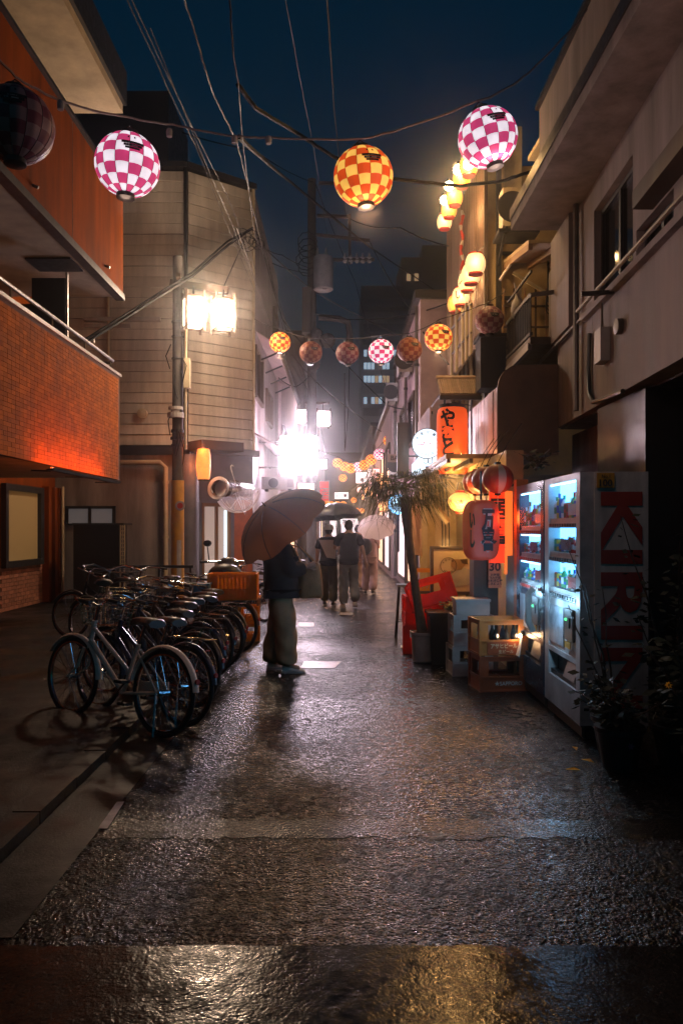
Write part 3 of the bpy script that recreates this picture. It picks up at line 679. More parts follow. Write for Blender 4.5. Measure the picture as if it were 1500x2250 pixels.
# ------------------------------------------------------------------ ground floor shops, right
SH = thing('lantern_shop', 'amber lit shop front behind the crates with cream pillars', 'shop', (2.0,11,0))
m_shopw = mat('shop_cream_wall', (.50,.38,.20), .6, var=.3, vs=3, bump=.1)
MB().bx(1.9,2.1,9.2,13.4,0,2.5).build('wall', m_shopw, SH)
MB().bx(1.28,1.40,13.0,13.14,0,2.3).build('pillar', m_cream, SH)
MB().bx(1.3,3.0,13.2,13.3,0,2.5).build('back_wall', m_shopw, SH)
MB().bx(1.35,2.1,10.3,13.3,2.5,2.56).build('ceiling', m_woodwarm, SH)
for xx in (1.36,1.65,1.95): MB().bx(xx,xx+.05,10.3,13.3,2.44,2.499).build('rafter', m_wood, SH)
MB().bx(1.55,1.8,13.15,13.195,1.2,1.9).build('wall_panel', m_paper, SH)
for dx in (0,.05,.11): MB().tube([(1.66+dx,13.1,.5),(1.66+dx,13.1,1.6),(1.6+dx,13.1,2.4)], .012, 6).build('conduit', m_dark, SH)
MB().bx(1.80,1.92,8.2,8.32,0,2.1).build('orange_post', mat('orange_post',(.6,.17,.03),.5), SH)
RB = thing('lit_banner', 'glowing red vertical banner between the red sign lantern and the vending machines', 'banner', (1.75,8.62,1.2))
MB().bx(1.60,1.765,8.62,8.66,1.22,2.02).build('red_face', emat('lit_banner_red', (1,.055,.008), .75), RB)
MB().bx(1.768,1.79,8.60,8.67,1.1,2.05).bx(1.79,1.85,8.62,8.66,1.3,2.0).build('orange_face', emat('lit_banner_orange', (1,.22,.03), .75), RB)
MB().bx(1.59,1.86,8.61,8.68,2.051,2.08).build('top_bar', m_dark, RB)
text('居\n酒\n屋', m_ink, RB, (1.69,8.612,1.62), h=.6, bold=.04)
lamp('light', RB, (-.12,-.35,.5), 9, (1,.12,.02), .1)
sp = lamp('light', SH, (1.62-2.0, 11.6-11, 2.25), 45, (1,.50,.15), .12)

simple_building('row_house', 'pink lit house beyond the tiled hood on the right', 1.72, 1, 17.4, 25, 6.6, m_pinkw,
    [(18.5,20,3.6,4.8,None),(21,23,3.6,4.9,None),(18,20.5,.2,2.2,e_shopdim),(21,24,.2,2.2,e_shopw)], depth=4)
simple_building('row_house', 'mauve house with dark roof edge behind the bar sign', 1.6, 1, 25.3, 38, 5.6, m_pinkw,
    [(26,28,3.2,4.4,None),(29.5,31.5,3.2,4.4,e_shopdim),(26,29,.2,2.2,e_shopw),(30,34,.2,2.3,e_shopdim)], depth=5)
simple_building('row_house', 'farthest right house at the end of the lane', 1.5, 1, 38.4, 70, 6.5, m_wood,
    [(40,44,.2,2.3,e_shopw),(46,52,.2,2.3,e_shopdim),(41,44,3.2,4.6,e_shopdim),(48,51,3.2,4.6,e_shopw)], depth=6)
for i_,(y_,z_,lb_) in enumerate(((19.2,5.3,'grey outdoor unit high on the pink lit right house, nearest of three'),(22.6,3.1,'grey outdoor unit low on the pink lit right house above its shop window'),(24.2,5.4,'grey outdoor unit high on the pink lit right house, farthest of three'))):
    aircon('air_conditioner', lb_, (1.52,y_,z_), .34,.7,.55, m_offw)
for i_,y_ in enumerate((17.6,20.6,24.7)):
    q_ = thing('wall_pipe', 'upright drain pipe on the pink lit right house, ' + ['nearest the tiled hood','between its upper windows','nearest the mauve house'][i_], 'pipe', (1.66,y_,0)); MB().tube([(1.66,y_,.1),(1.66,y_,6.5)], .04, 8).build('pipe', m_galv, q_, smooth=True)
    for zz in (1.5,3.2,5.2): MB().lathe([(.055,-.03),(.055,.03)], 8, (1.66,y_,zz)).build('pipe_bracket', m_dark, q_)
fe = thing('slat_fence', 'pink lit upright slat screen on the upper floor above the round white sign', 'fence', (1.68,16.5,3.0))
for i in range(16): MB().bx(1.66,1.69,15.0+i*.15,15.09+i*.15,2.95,3.9).build('slat', m_pinkw, fe)
MB().bx(1.69,1.72,15.0,17.4,3.05,3.1).bx(1.69,1.72,15.0,17.4,3.75,3.8).build('rail', m_dark, fe)
# end of the lane
EB = thing('end_building', 'dark low block closing the far end of the lane', 'building', (0,78,0))
MB().bx(-9,9,78,86,0,9).build('wall', m_wood, EB)
for xx in (-1.2,-.1,1.0):
    q = MB().bx(xx,xx+.8,77.9,77.99,.3,2.4).build('window', m_dark, EB); MB().bx(xx+.08,xx+.72,77.86,77.89,.4,2.3).build('window_pane', e_shopw, q)
# high rise
HR = thing('office_tower', 'dark office tower with rows of pale lit windows above the lane', 'tower', (9.5,125,0))
p0 = P(793,627,120); p1 = P(1010,627,120)
m_tower = mat('tower_concrete', (.05,.055,.07), .7, var=.15, vs=.2)
MB().bx(p0.x,p1.x+6,120,134,0,p0.z).build('wall', m_tower, HR)
q0 = P(882,560,120); MB().bx(q0.x,p1.x+6,121,133,p0.z,q0.z).build('upper_block', m_tower, HR)
q1 = P(930,556,120); MB().bx(q1.x,p1.x+6,122,132,q0.z,q0.z+2.2).build('plant_room', m_tower, HR)
def rowz(py): return P(0,py,120).z
for py, xs, pr_ in ((776,(797,985),.55),(804,(797,985),.6),(833,(797,985),.85),(880,(797,985),.8),(856,(797,985),0),(905,(797,985),.0),(748,(797,985),.12),(720,(797,985),.05),(692,(797,985),0),(665,(797,985),0)):
    z = rowz(py); rw = MB().bx(P(xs[0],0,120).x, P(xs[1],0,120).x, 119.93, 119.99, z-.62, z+.62).build('window_band', m_glassd, HR)
    x = xs[0]+2
    while x < xs[1]-6:
        wd = 8.2
        if random.random() < pr_:
            MB().bx(P(x,0,120).x, P(x+wd-1.4,0,120).x, 119.88, 119.92, z-.5, z+.5).build('window_pane', random.choice([e_winw,e_winw,e_winw,e_winy]), rw)
        x += wd
for x_ in (893,910): MB().bx(P(x_,0,121).x,P(x_+9,0,121).x,120.9,120.98,rowz(605)-.5,rowz(605)+.6).build('window_pane', e_winy, HR)
text('住友不', emat('tower_sign', (.55,.85,1), 2.2), HR, P(975,645,119.7), w=24*119.7/F, name='sign_lettering')
# ------------------------------------------------------------------ checkered lanterns
NL, NR, LR = 14, 8, .225
def lantern_proto(name, mw, mr, mats_print=True):
    t = thing(name, None, None)
    mb = MB(); sub = 3
    rows = NR*2; cols_ = NL*sub
    vs = []
    for i in range(rows+1):
        a = R(-76) + (R(152))*i/rows
        for j in range(cols_):
            th = 2*math.pi*(j)/cols_
            g = 1 - .04*abs(math.cos(math.pi*(j/sub)))**6     # gores: pulled in at each wire
            vs.append((LR*math.cos(a)*g*math.cos(th), LR*math.cos(a)*g*math.sin(th), LR*.97*math.sin(a)))
    off = len(mb.v); mb.v += [Vector(v) for v in vs]
    for i in range(rows):
        for j in range(cols_):
            mb.f.append((i*cols_+j, i*cols_+(j+1)%cols_, (i+1)*cols_+(j+1)%cols_, (i+1)*cols_+j))
            mb.m.append(((i//2) + (j//sub)) % 2)
    mb.build('shell', [mw, mr], t, smooth=True, local=True)
    r0 = LR*math.cos(R(76)); z0 = LR*.97*math.sin(R(76))
    c = MB().lathe([(r0-.012,-.012),(r0+.008,-.012),(r0+.008,.022),(r0-.012,.022),(r0-.012,-.012)], 18, (0,0,z0), caps=False).build('top_ring', m_black, t, smooth=True, local=True)
    c = MB().lathe([(.001,-.035),(r0*.6,-.035),(r0+.01,-.026),(r0+.01,.012)], 18, (0,0,-z0), caps=False).build('base_cap', m_black, t, smooth=True, local=True)
    MB().tube([(-r0,0,z0),(-r0*.5,0,z0+.05),(0,0,z0+.07),(r0*.5,0,z0+.05),(r0,0,z0)], .005, 5).build('hanger', m_cablel, t, local=True)
    rw = MB()
    for j in range(NL):
        th = 2*math.pi*j/NL; rw.tube([((LR*math.cos(a)*.962+.0005)*math.cos(th), (LR*math.cos(a)*.962+.0005)*math.sin(th), LR*.97*math.sin(a)) for a in [R(-76+152*i/16) for i in range(17)]], .0018, 4)
    rw.build('rib_wire', m_dark, t, local=True)['kind'] = 'stuff'
    # small printed face: two dots above a dark plaque
    def sp(u, v, o=.004): 
        a = v; return Vector(((LR+o)*math.cos(a)*math.sin(u), -(LR+o)*math.cos(a)*math.cos(u), (LR+o)*.97*math.sin(a)))
    pm = MB()
    def patch(u0,u1,v0,v1,n=5):
        for q in range(n):
            a, b = u0+(u1-u0)*q/n, u0+(u1-u0)*(q+1)/n; pm.poly([sp(a,v0),sp(b,v0),sp(b,v1),sp(a,v1)])
    patch(R(2),R(34),R(8),R(13)); patch(R(-2),R(38),R(13.4),R(19)); patch(R(5),R(30),R(3.5),R(7.5)); patch(R(8),R(11),R(26),R(31),1); patch(R(20),R(23),R(26),R(31),1)
    pm.build('face_print', m_ink, t, local=True)['kind'] = 'stuff'
    pm = MB(); patch(R(6),R(12),R(10),R(12),1); patch(R(16),R(26),R(9.5),R(11.5),2); patch(R(10),R(24),R(14.5),R(15.5),2); pm.build('mark_print', m_offw, t, local=True)
    return t
l_pink = lantern_proto('checkered_lantern', e_lw, e_lm)
l_amb = lantern_proto('checkered_lantern', e_ly, e_lr)
l_pinku = lantern_proto('checkered_lantern', u_lw, u_lm)
l_ambu = lantern_proto('checkered_lantern', u_ly, u_lr)
used = set()
def hang(proto, loc, label, scale=1.0, tilt=0, watts=0, col=(1,.8,.9), rz=0, group='checkered ball lanterns hung over the lane'):
    o = proto if id(proto) not in used else copy_tree(proto)
    used.add(id(proto))
    o.location = loc; o.rotation_euler = (random.uniform(-.06,.06), tilt + random.uniform(-.05,.05), rz + random.uniform(-.12,.12)); o.scale = (scale,)*3
    tag(o, label, 'lantern', group)
    if watts: lamp('light', o, (0,0,-.30), watts, col, .06)
    return o
PK = (1,.72,.82); AM = (1,.45,.10)
row1 = []
for args in [
    (l_pinku, P(33,275,4.7), 'big dim checkered lantern at the upper left corner beside the tiled building', 1, 0, 0, PK),
    (l_pink, P(280,362,5.6), 'big lit pink checkered lantern in front of the cream boarded house', 1, R(3), 1.0, (1,.66,.5)),
    (l_amb, P(798,388,6.0), 'big lit amber and red checkered lantern over the middle of the lane', 1, R(-4), 11, (1,.55,.28)),
    (l_pink, P(1071,302,5.2), 'big lit pink checkered lantern tilted beside the plaster parapet', .86, R(-14), 23, (1,.64,.54))]:
    row1.append(hang(*args))
row2 = []
for args in [
    (l_amb, P(615,752,17.0), 'small lit amber checkered lantern nearest the left street wall', 1, 0, 6, AM),
    (l_ambu, P(683,774,15.6), 'dim unlit amber checkered lantern just right of the lit one by the left wall', 1, 0, 0, AM),
    (l_pinku, P(763,776,15.3), 'dim unlit pink checkered lantern over the middle of the lane', 1, 0, 0, AM),
    (l_pink, P(837,772,14.2), 'lit pink checkered lantern in front of the office tower', 1, 0, 6, PK),
    (l_ambu, P(899,768,14.0), 'dim unlit amber checkered lantern beside the lit pink one before the tower', 1, 0, 0, AM),
    (l_amb, P(963,742,12.8), 'lit amber checkered lantern beside the corrugated house', 1, 0, 8, AM),
    (l_pinku, P(1075,703,12.4), 'unlit brownish checkered lantern resting above the black duct box', 1.0, 0, 0, AM)]:
    row2.append(hang(*args))
# far string dipping across the lane
far = [(855,968,29,0),(833,998,30,1),(815,1010,32,0),(800,1022,33,0),(787,1026,35,1),(770,1029,35,0),(757,1025,36,0),(741,1017,36,0),(753,1050,44,0)]
fl = ['amber checkered lantern highest on the far string beside the bar sign','pale pink checkered lantern second from the bar sign end of the far string','amber checkered lantern third from the bar sign end of the far string',
 'amber checkered lantern fourth from the bar sign end of the far string','pale pink checkered lantern at the dip of the far string','amber checkered lantern just left of the dip of the far string',
 'amber checkered lantern second from the left end of the far string','amber checkered lantern at the left end of the far string','lone amber checkered lantern hanging below the far string']
row3 = []
for (px,py,Y,kd),lb in zip(far, fl):
    row3.append(hang(l_pink if kd else l_amb, P(px,py,Y), lb, 1.0, 0, 7, PK if kd else AM, group='checkered lanterns on the far string'))
yl = [(717,1107,40),(729,1108,40),(741,1108,40),(754,1108,40),(777,1099,46),(783,1121,50),(795,1122,50)]
nm = ['leftmost','second from left','third from left','rightmost']
for i,(px,py,Y) in enumerate(yl):
    hang(l_amb, P(px,py,Y), ('tiny yellow lantern, %s of four in the row above the black umbrella' % nm[i]) if i < 4 else ['tiny yellow lantern alone above the row by the palm','tiny yellow lantern below the lone one, left of a pair','tiny yellow lantern below the lone one, right of a pair'][i-4], .75, 0, 0, group='tiny yellow lanterns far down the lane')

def string(name, label, pts, r=.012, m=m_cablel, sag=.02):
    mb = MB()
    for a, b in zip(pts, pts[1:]):
        mb.tube(catenary(a, b, sag*(Vector(b)-Vector(a)).length, 10, .004), r, 5)
    return tag(mb.build(name, m, smooth=True), label, 'cable')
def top(o): return o.location + Vector((0,0,.29))
string('festoon_wire', 'pale twisted cord carrying the four big near lanterns', [P(-60,60,4.4), top(row1[0]), P(128,218,5.0), top(row1[1])+Vector((0,0,.05)), P(380,272,5.8), P(515,298,5.9), P(590,300,5.95), top(row1[2]), P(1045,222,5.2), P(1170,150,6.4), P(1290,20,6.7)], .008, m_cord)
for px,py,Y,lb in ((515,298,5.9,'pale empty socket midway between the pink and amber near lanterns'),(590,299,5.95,'pale empty socket nearer the big amber lantern'),(372,283,5.8,'pale empty socket nearest the left pink lantern'),(133,222,5.0,'pale empty socket in front of the beige roof soffit')):
    q = thing('cord_socket', lb, 'socket', P(px,py+6,Y), 0, 'sockets on the lantern cord')
    MB().lathe([(.018,.02),(.024,0),(.02,-.035)], 10, (0,0,0)).build('socket', m_offw, q, local=True, smooth=True)
string('festoon_wire', 'thin cord carrying the middle row of checkered lanterns', [P(558,700,18.6)] + [top(o) for o in row2] + [P(1110,640,12.3)], .008)
string('festoon_wire', 'far cord dipping across the lane under small lanterns', [P(690,985,36)] + [top(o) for o in row3[:8]][::-1] + [P(905,905,27)], .014)

# ------------------------------------------------------------------ paper lanterns on the corrugated house
def paper_lantern(name, mlit, r=.16, h=.30, kind='barrel'):
    t = thing(name, None, None); mb = MB(); n = 9; prof = []
    for i in range(n*2+1):
        z = -h/2 + h*i/(n*2); s_ = math.cos((i/(n*2)-.5)*math.pi*.78)
        rr = r*(.42+.58*max(0,s_)**.62) * (1 if i % 2 else .975); prof.append((rr, z))
    mb.lathe(prof, 20, caps=False).build('shell', mlit, t, smooth=True, local=True)
    r0 = prof[0][0]
    MB().lathe([(.001,-.025),(r0,-.025),(r0+.004,.01),(r0-.01,.01)], 16, (0,0,-h/2), caps=False).build('base_ring', m_redp, t, local=True)
    MB().lathe([(r0-.02,-.01),(r0+.004,-.01),(r0,.025),(r0-.02,.025)], 16, (0,0,h/2), caps=False).build('top_ring', m_redp, t, local=True)
    MB().tube([(-r0,0,h/2),(0,0,h/2+.1),(r0,0,h/2)], .004, 5).build('hanger', m_dark, t, local=True)
    return t
pc = paper_lantern('paper_lantern', e_cream, .165, .30)
pa = paper_lantern('paper_lantern', e_amber, .165, .30)
lows = [(1044,580,12.6,pc,'largest cream paper lantern at the street end of the lower row'),(1034,603,13.3,pc,'second cream paper lantern of the lower row, half hidden behind the largest'),(1026,620,13.9,pc,'third cream paper lantern of the lower row with black strokes'),
        (1012,652,14.6,pc,'fourth cream lantern of the lower row, marked with two brush strokes'),(1001,668,15.4,pa,'last amber paper lantern at the bottom of the lower row')]
ups = [(1029,365,11.6,pa,'first amber lantern of the upper row next to the pink checkered one'),(1014,392,12.4,pa,'second amber lantern of the upper row on the corrugated house'),(998,434,13.2,pa,'third amber lantern of the upper row on the corrugated house'),
       (986,461,14.0,pa,'fourth amber lantern of the upper row on the corrugated house'),(976,487,14.8,pc,'lowest pale lantern at the end of the upper row')]
u2 = set()
def place(proto, loc, label, grp, sc=1.0, rz=0):
    o = proto if id(proto) not in u2 else copy_tree(proto); u2.add(id(proto))
    o.location = loc; o.scale = (sc,)*3; o.rotation_euler = (0,0,rz); return tag(o, label, 'lantern', grp)
for i,(px,py,Y,pt,lb) in enumerate(lows):
    o = place(pt, P(px,py,Y), lb, 'paper lanterns in the lower row', .98)
    lamp('light', o, (-.05,-.30,-.02), 9, (1,.60,.24), .06)
    if i in (2,3):
        def bend(x, y, rr=.172): a = x/rr; return Vector((rr*math.sin(a-.25), -rr*math.cos(a-.25), y))
        text('い' if i == 3 else 'ノ乀', m_ink, o, (0,0,0), h=.15, bold=.01, bend=bend, local=True)
for i,(px,py,Y,pt,lb) in enumerate(ups):
    o = place(pt, P(px,py,Y), lb, 'paper lanterns in the upper row', .84)
    if i < 4:
        b = thing('floodlight_bulb', ['glaring bulb by the first upper row lantern','glaring bulb above the second upper row lantern','glaring bulb above the third upper row lantern','glaring bulb above the fourth upper row lantern'][i], 'bulb', P(px+(-4,-8,-12,-10)[i]+(4 if i==0 else 0), py-(5,20,26,22)[i], Y-.22), 0, 'bulbs along the upper row')
        MB().ball((0,0,0), .075, 12, 8).build('glass', e_bulb, b, smooth=True, local=True)
        MB().lathe([(.03,0),(.03,.06)], 10, (0,0,.055)).build('socket', m_black, b, local=True)
        lamp('light', b, (0,-.1,-.09), 22, (1,.52,.16), .05)
string('festoon_wire', 'cord of the upper lantern row along the corrugated house', [P(1045,320,11.0)]+[P(px,py-24,Y) for px,py,Y,_,_ in ups]+[P(968,500,15.4)], .008, m_dark)
string('festoon_wire', 'cord of the lower lantern row along the corrugated house', [P(1062,540,12.0)]+[P(px,py-26,Y) for px,py,Y,_,_ in lows]+[P(985,690,16)], .008, m_dark)
# twisted red pennants between rows
pn = thing('red_streamer', 'twisted red and white streamer hanging on the corrugated sheets', 'streamer', P(1008,560,14.2))
pts = [P(1014+3*math.sin(i*1.4),462+i*11,14.2-i*.01) for i in range(14)]
for i in range(13): MB().tube([pts[i],pts[i+1]], [.035,.02] if i%2 else [.02,.035], 6).build('ribbon', m_redp if i%3 else m_offw, pn)

# ------------------------------------------------------------------ street lamp post with box lanterns
LP = thing('lamp_post', 'dark utility post with two glowing box lanterns before the clapboard house', 'street lamp', (-3.35,16.3,0))
def box_lamp(parent, c, s, h, em, rz=0):
    c = Vector(c); rot = Matrix.Rotation(rz,3,'Z')
    fr = MB()
    for sx in (-1,1):
        for sy in (-1,1): fr.bar(c + rot@Vector((sx*s/2,sy*s/2,-h/2-.09)), c + rot@Vector((sx*s/2,sy*s/2,h/2+.12)), .05)
    for zz in (-h/2,h/2):
        for k in (-1,1):
            fr.bar(c + rot@Vector((k*s/2,-s/2,zz)), c + rot@Vector((k*s/2,s/2,zz)), .03); fr.bar(c + rot@Vector((-s/2,k*s/2,zz)), c + rot@Vector((s/2,k*s/2,zz)), .03)
    f = fr.build('lamp_box', m_wood, parent)
    MB().box(c + Vector((0,0,h/2+.02)), (s*.9,s*.9,.03), rot).build('lamp_roof', m_wood, f)
    for k,(dx,dy,lx,ly) in enumerate(((0,-1,s*.86,.01),(1,0,.01,s*.86),(-1,0,.01,s*.86),(0,1,s*.86,.01))):
        MB().box(c + rot@Vector((dx*s*.46,dy*s*.46,0)), (lx,ly,h*.92), rot).build('lamp_pane', em, f)
    return f
MB().lathe([(.13,0),(.115,3),(.10,7.15)], 14, (-3.35,16.3,0)).build('pole', m_pole, LP, smooth=True)
MB().lathe([(.135,0),(.132,2.55)], 18, (-3.35,16.3,.02)).build('yellow_sleeve', m_yel, LP, smooth=True)
cth = [(-3.35+.137*math.sin(a), 16.3-.137*math.cos(a)) for a in (R(5),R(25),R(45))]
mb = MB()
for (xa,ya),(xb,yb) in zip(cth,cth[1:]): mb.poly([(xa,ya,.5),(xb,yb,.5),(xb,yb,1.35),(xa,ya,1.35)])
mb.build('pole_notice', m_bluew if False else m_offw, LP)
MB().lathe([(.10,0),(.10,.012)], 18, (-3.27,16.16,2.05), Matrix.Rotation(R(90),4,'X').to_3x3()).build('round_plate', m_offw, LP)
MB().lathe([(.06,0),(.06,.004)], 16, (-3.27,16.145,2.05), Matrix.Rotation(R(90),4,'X').to_3x3()).build('plate_mark', m_redp, LP)
MB().bar((-3.5,16.3,6.62),(-2.3,16.25,6.45),.10,.13).build('cross_beam', m_wood, LP)
MB().bar((-3.3,16.1,6.72),(-3.3,16.55,6.60),.09).build('cross_beam', m_wood, LP)
bl1 = P(425,687,16.1); bl2 = P(490,692,16.2)
box_lamp(LP, bl1, .37, .60, e_street, R(24)); box_lamp(LP, bl2, .37, .58, e_street, R(24))
MB().tube([(bl2.x,bl2.y,6.45),(bl2.x,bl2.y,bl2.z+.3)],.02,6).build('hanger', m_dark, LP); MB().tube([(bl1.x,bl1.y,6.5),(bl1.x,bl1.y,bl1.z+.3)],.02,6).build('hanger', m_dark, LP)
MB().tube([bl2+Vector((.0,0,.55)), P(540,520,17.8)], .012, 5).build('stay_wire', m_dark, LP)
MB().lathe([(.17,0),(.17,.10),(.10,.10),(.10,.16),(.15,.16),(.15,.22)], 16, (-3.38,16.25,3.85)).build('junction_drum', m_offw, LP)
for zz,rr in ((3.55,.14),(3.4,.15),(3.25,.14)): MB().lathe([(rr,0),(rr,.06)], 14, (-3.35,16.3,zz)).build('clamp', m_dark, LP)
MB().bx(-3.2,-3.08,16.15,16.3,4.45,5.05).build('meter_box', m_cream, LP)
MB().tube([(-3.17,16.2,3.2),(-3.16,16.2,5.6),(-3.15,16.2,5.9)], .03, 8).build('conduit', m_cream, LP, smooth=True)
for zz in (5.5,5.05,5.8): MB().lathe([(.125,0),(.125,.03)], 14, (-3.35,16.3,zz)).build('strap', m_dark, LP)
for i in range(7):
    a = random.uniform(0,6.28); z0 = random.uniform(3.2,5.8)
    MB().tube([(-3.35+.12*math.cos(a),16.3-.13,z0),(-3.35+.22*math.cos(a),16.12,z0-.15-.1*random.random()),(-3.35+.13*math.cos(a+.5),16.16,z0-.5)], .011, 5).build('loose_wire', m_cable, LP, smooth=True)
l1 = lamp('light', LP, bl1 + Vector((.28,-.35,0)) - LP.location, 290, (1,.72,.50), .12); lamp('light', LP, bl2 + Vector((.1,-.4,0)) - LP.location, 250, (1,.72,.50), .12)

L2_ = thing('lamp_post', 'farther lamp post with two glaring box lanterns above the bright sign', 'street lamp', (-1.75,36,0))
MB().lathe([(.12,0),(.1,7.6)], 10, (-1.75,36,0)).build('pole', m_pole, L2_)
MB().bar((-2.2,36,7.25),(-.55,36,7.25),.1).build('cross_beam', m_wood, L2_)
b1 = P(662,915,35.6); b2 = P(709,920,35.6)
box_lamp(L2_, b1, .40, .58, e_farlamp, R(10)); box_lamp(L2_, b2, .60, .62, e_farlamp, R(10))
for b_ in (b1,b2): MB().tube([(b_.x,b_.y,b_.z+.3),(b_.x,36,7.2)],.02,6).build('hanger', m_dark, L2_)
lamp('light', L2_, b2 + Vector((.0,-.6,0)) - L2_.location, 120, (1,.72,.85), .15)

# ------------------------------------------------------------------ utility pole with transformer
UP = thing('utility_pole', 'tall dark utility pole with crossarms and a can transformer mid lane', 'utility pole', (-1.08,29,0))
MB().lathe([(.19,0),(.15,14.3)], 12, (-1.08,29,0)).build('pole', m_pole, UP, smooth=True)
def U(px,py,dY=0): return P(px,py,29+dY)
for (a,b,wd) in (((700,402),(745,402),.10),((696,473),(768,476),.10),((694,515),(812,528),.10),((722,570),(822,570),.10)):
    MB().bar(U(*a),U(*b),wd).build('crossarm', m_pole, UP)
MB().bar(U(768,470),U(768,580),.10).build('drop_post', m_pole, UP)
for px in (758,770,784,797,811): 
    q = U(px,566); MB().lathe([(.06,-.18),(.10,-.12),(.06,-.06),(.10,0),(.05,.08),(.04,.16)], 8, q).build('insulator', m_offw, UP, smooth=True)
q = U(710,600,-.4); tr = MB().lathe([(.30,-.62),(.36,-.58),(.36,.5),(.33,.58),(.2,.64),(.001,.66)], 16, q).build('transformer', m_offw, UP, smooth=True)
MB().lathe([(.20,0),(.20,.06)], 14, q+Vector((.05,-.2,-.45)), Matrix.Rotation(R(90),4,'X').to_3x3()).build('gauge', m_galv, tr)
for dx in (-.2,.1): MB().lathe([(.05,0),(.07,.1),(.05,.2),(.03,.32)], 8, q+Vector((dx,0,.6))).build('bushing', m_offw, tr)
MB().tube([U(700,697),U(745,700),U(764,708),U(768,730),U(768,775)], .12, 8).build('curved_arm', m_pole, UP, smooth=True)
MB().bx(q.x-.75,q.x-.45,28.4,28.8,8.6,10.2).build('control_box', m_pole, UP)
for (px,py,r) in ((690,762,.32),(695,735,.25),(720,748,.28),(688,800,.25)):
    MB().ball(U(px,py,-.3), r, 8, 6, (1,.7,1)).build('splice_case', m_pole, UP)
for i in range(5):
    c = U(668+random.randint(-8,10),530+i*14,-.2); MB().tube([c+Vector((.35*math.cos(a),0,.35*math.sin(a))) for a in [k*R(40) for k in range(9)]], .02, 5, closed=True).build('cable_loop', m_cable, UP)

# ------------------------------------------------------------------ overhead cables
def cable(label, a, b, sag, r=.012, m=m_cable, grp='overhead cables'):
    return tag(MB().tube(catenary(a, b, sag, 18), r, 5).build('overhead_cable', m, smooth=True), label, 'cable', grp)
up = 'thin overhead cable running from the pole towards the viewer'
fan = [((505,0),4.5,(525,200),(690,880)),]
string('overhead_cable', 'thick black cable sagging past the amber lantern to the plaster eave', [P(522,185,7.2), P(560,235,7.6), P(650,290,8.6), P(735,345,9), P(860,392,9.3), P(1010,408,9.6), P(1100,398,10), P(1185,370,10.3)], .022, m_cable, .0)
string('overhead_cable', 'black cable dropping from the top edge past the lantern cord', [P(503,-20,6), P(512,110,6.6), P(524,190,7.2), P(535,330,9), P(548,430,12), P(580,560,17.5), P(600,640,22)], .0065, m_cablel, .0)
string('overhead_cable', 'frayed cable drooping from the upper left sky to the house corner', [P(395,-30,5.2), P(425,60,5.8), P(450,150,6.4), P(470,210,7.2), P(520,310,9), P(545,410,12), P(560,520,16), P(600,600,22)], .007, m_cablel, .0)
fans = [((255,-60),5.2,(430,320),9,(640,820),27),((262,-60),5.0,(500,430),11,(665,850),27),((330,60),6.6,(505,480),12.5,(650,840),27),((622,-30),7.5,(690,330),13,(720,520),28),
        ((560,440),17,(605,640),22,(690,880),29),((575,540),19,(620,700),23,(685,885),29),((520,500),14,(600,720),21,(660,860),28),((590,580),20,(640,800),26,(692,880),29)]
fan_l = ['leftmost thin cable of the fan, passing left of the amber lantern','second cable of the fan from the left, close beside the first','cable of the fan crossing the clapboard house corner','lone thin cable hanging down beside the amber lantern to the pole',
 'thin cable from the clapboard house corner down to the pole','lower thin cable from the house side to the pole','cable passing in front of the two box lanterns','short cable from the pink eave to the pole']
for i,(a,Ya,b,Yb,c,Yc) in enumerate(fans):
    string('overhead_cable', fan_l[i], [P(*a,Ya), P(*b,Yb), P(*c,Yc)], .0042+.004*(Ya>12), m_cablel, .006)['group'] = 'cables fanning out from the utility pole'
string('overhead_cable', 'twin cable crossing from the near left roof to the tower', [P(525,300,9), P(640,400,18), P(810,540,27), P(900,600,40), P(985,655,60)], .03, m_cable, .002)
string('overhead_cable', 'thin cable from the house corner across to the right houses', [P(555,520,18.4), P(690,640,24), P(830,715,26), P(900,745,24), P(985,760,17)], .016, m_cablel, .006)
string('overhead_cable', 'thin drooping cable crossing below the middle lantern row', [P(640,780,24), P(730,870,30), P(840,950,32), P(895,975,28)], .018, m_cablel, .01)
string('overhead_cable', 'thin wire from the utility pole down to the right roofs', [P(690,720,29), P(760,800,27), P(850,890,25), P(905,900,20)], .018, m_cable, .006)
string('overhead_cable', 'straight thin wire dropping beside the far lamps to the lantern string', [P(757,820,30), P(757,990,32)], .02, m_cablel, 0)
extra = [('slack dark cable from the left eave to the utility pole',[P(556,470,18.5),P(620,700,23),P(680,770,28.6)]),('dark cable from the penthouse edge towards the utility pole',[P(420,300,17.5),P(560,560,22),P(676,600,28.6)]),
 ('dark cable from the utility pole crossarm to the corrugated house',[P(768,480,29),P(880,500,20),P(985,540,16.5)]),('dark cable from the lower crossarm to the tiled hood',[P(812,530,29),P(900,680,20),P(985,800,14)]),
 ('dark cable from the can transformer to the left boarded house',[P(690,590,28.6),P(620,560,23),P(556,530,18.5)]),('pair wire above the middle lantern row from pole to the right',[P(690,690,29),P(830,700,22),P(1000,660,15.5)]),
 ('slack wire below the middle lantern row from pole to the left eave',[P(685,820,29),P(650,850,26),P(612,830,22)]),('dark line from the pole top to the far right roofs',[P(690,395,29),P(780,620,40),P(850,860,48)]),
 ('dark line from the pole top towards the left penthouse',[P(690,400,29),P(560,330,21),P(400,290,18)]),('thin dark drop wire beside the curved pole arm',[P(768,780,29),P(765,900,30),P(758,985,31)])]
for lb,pts in extra: string('overhead_cable', lb, pts, .016, m_cable, .012)
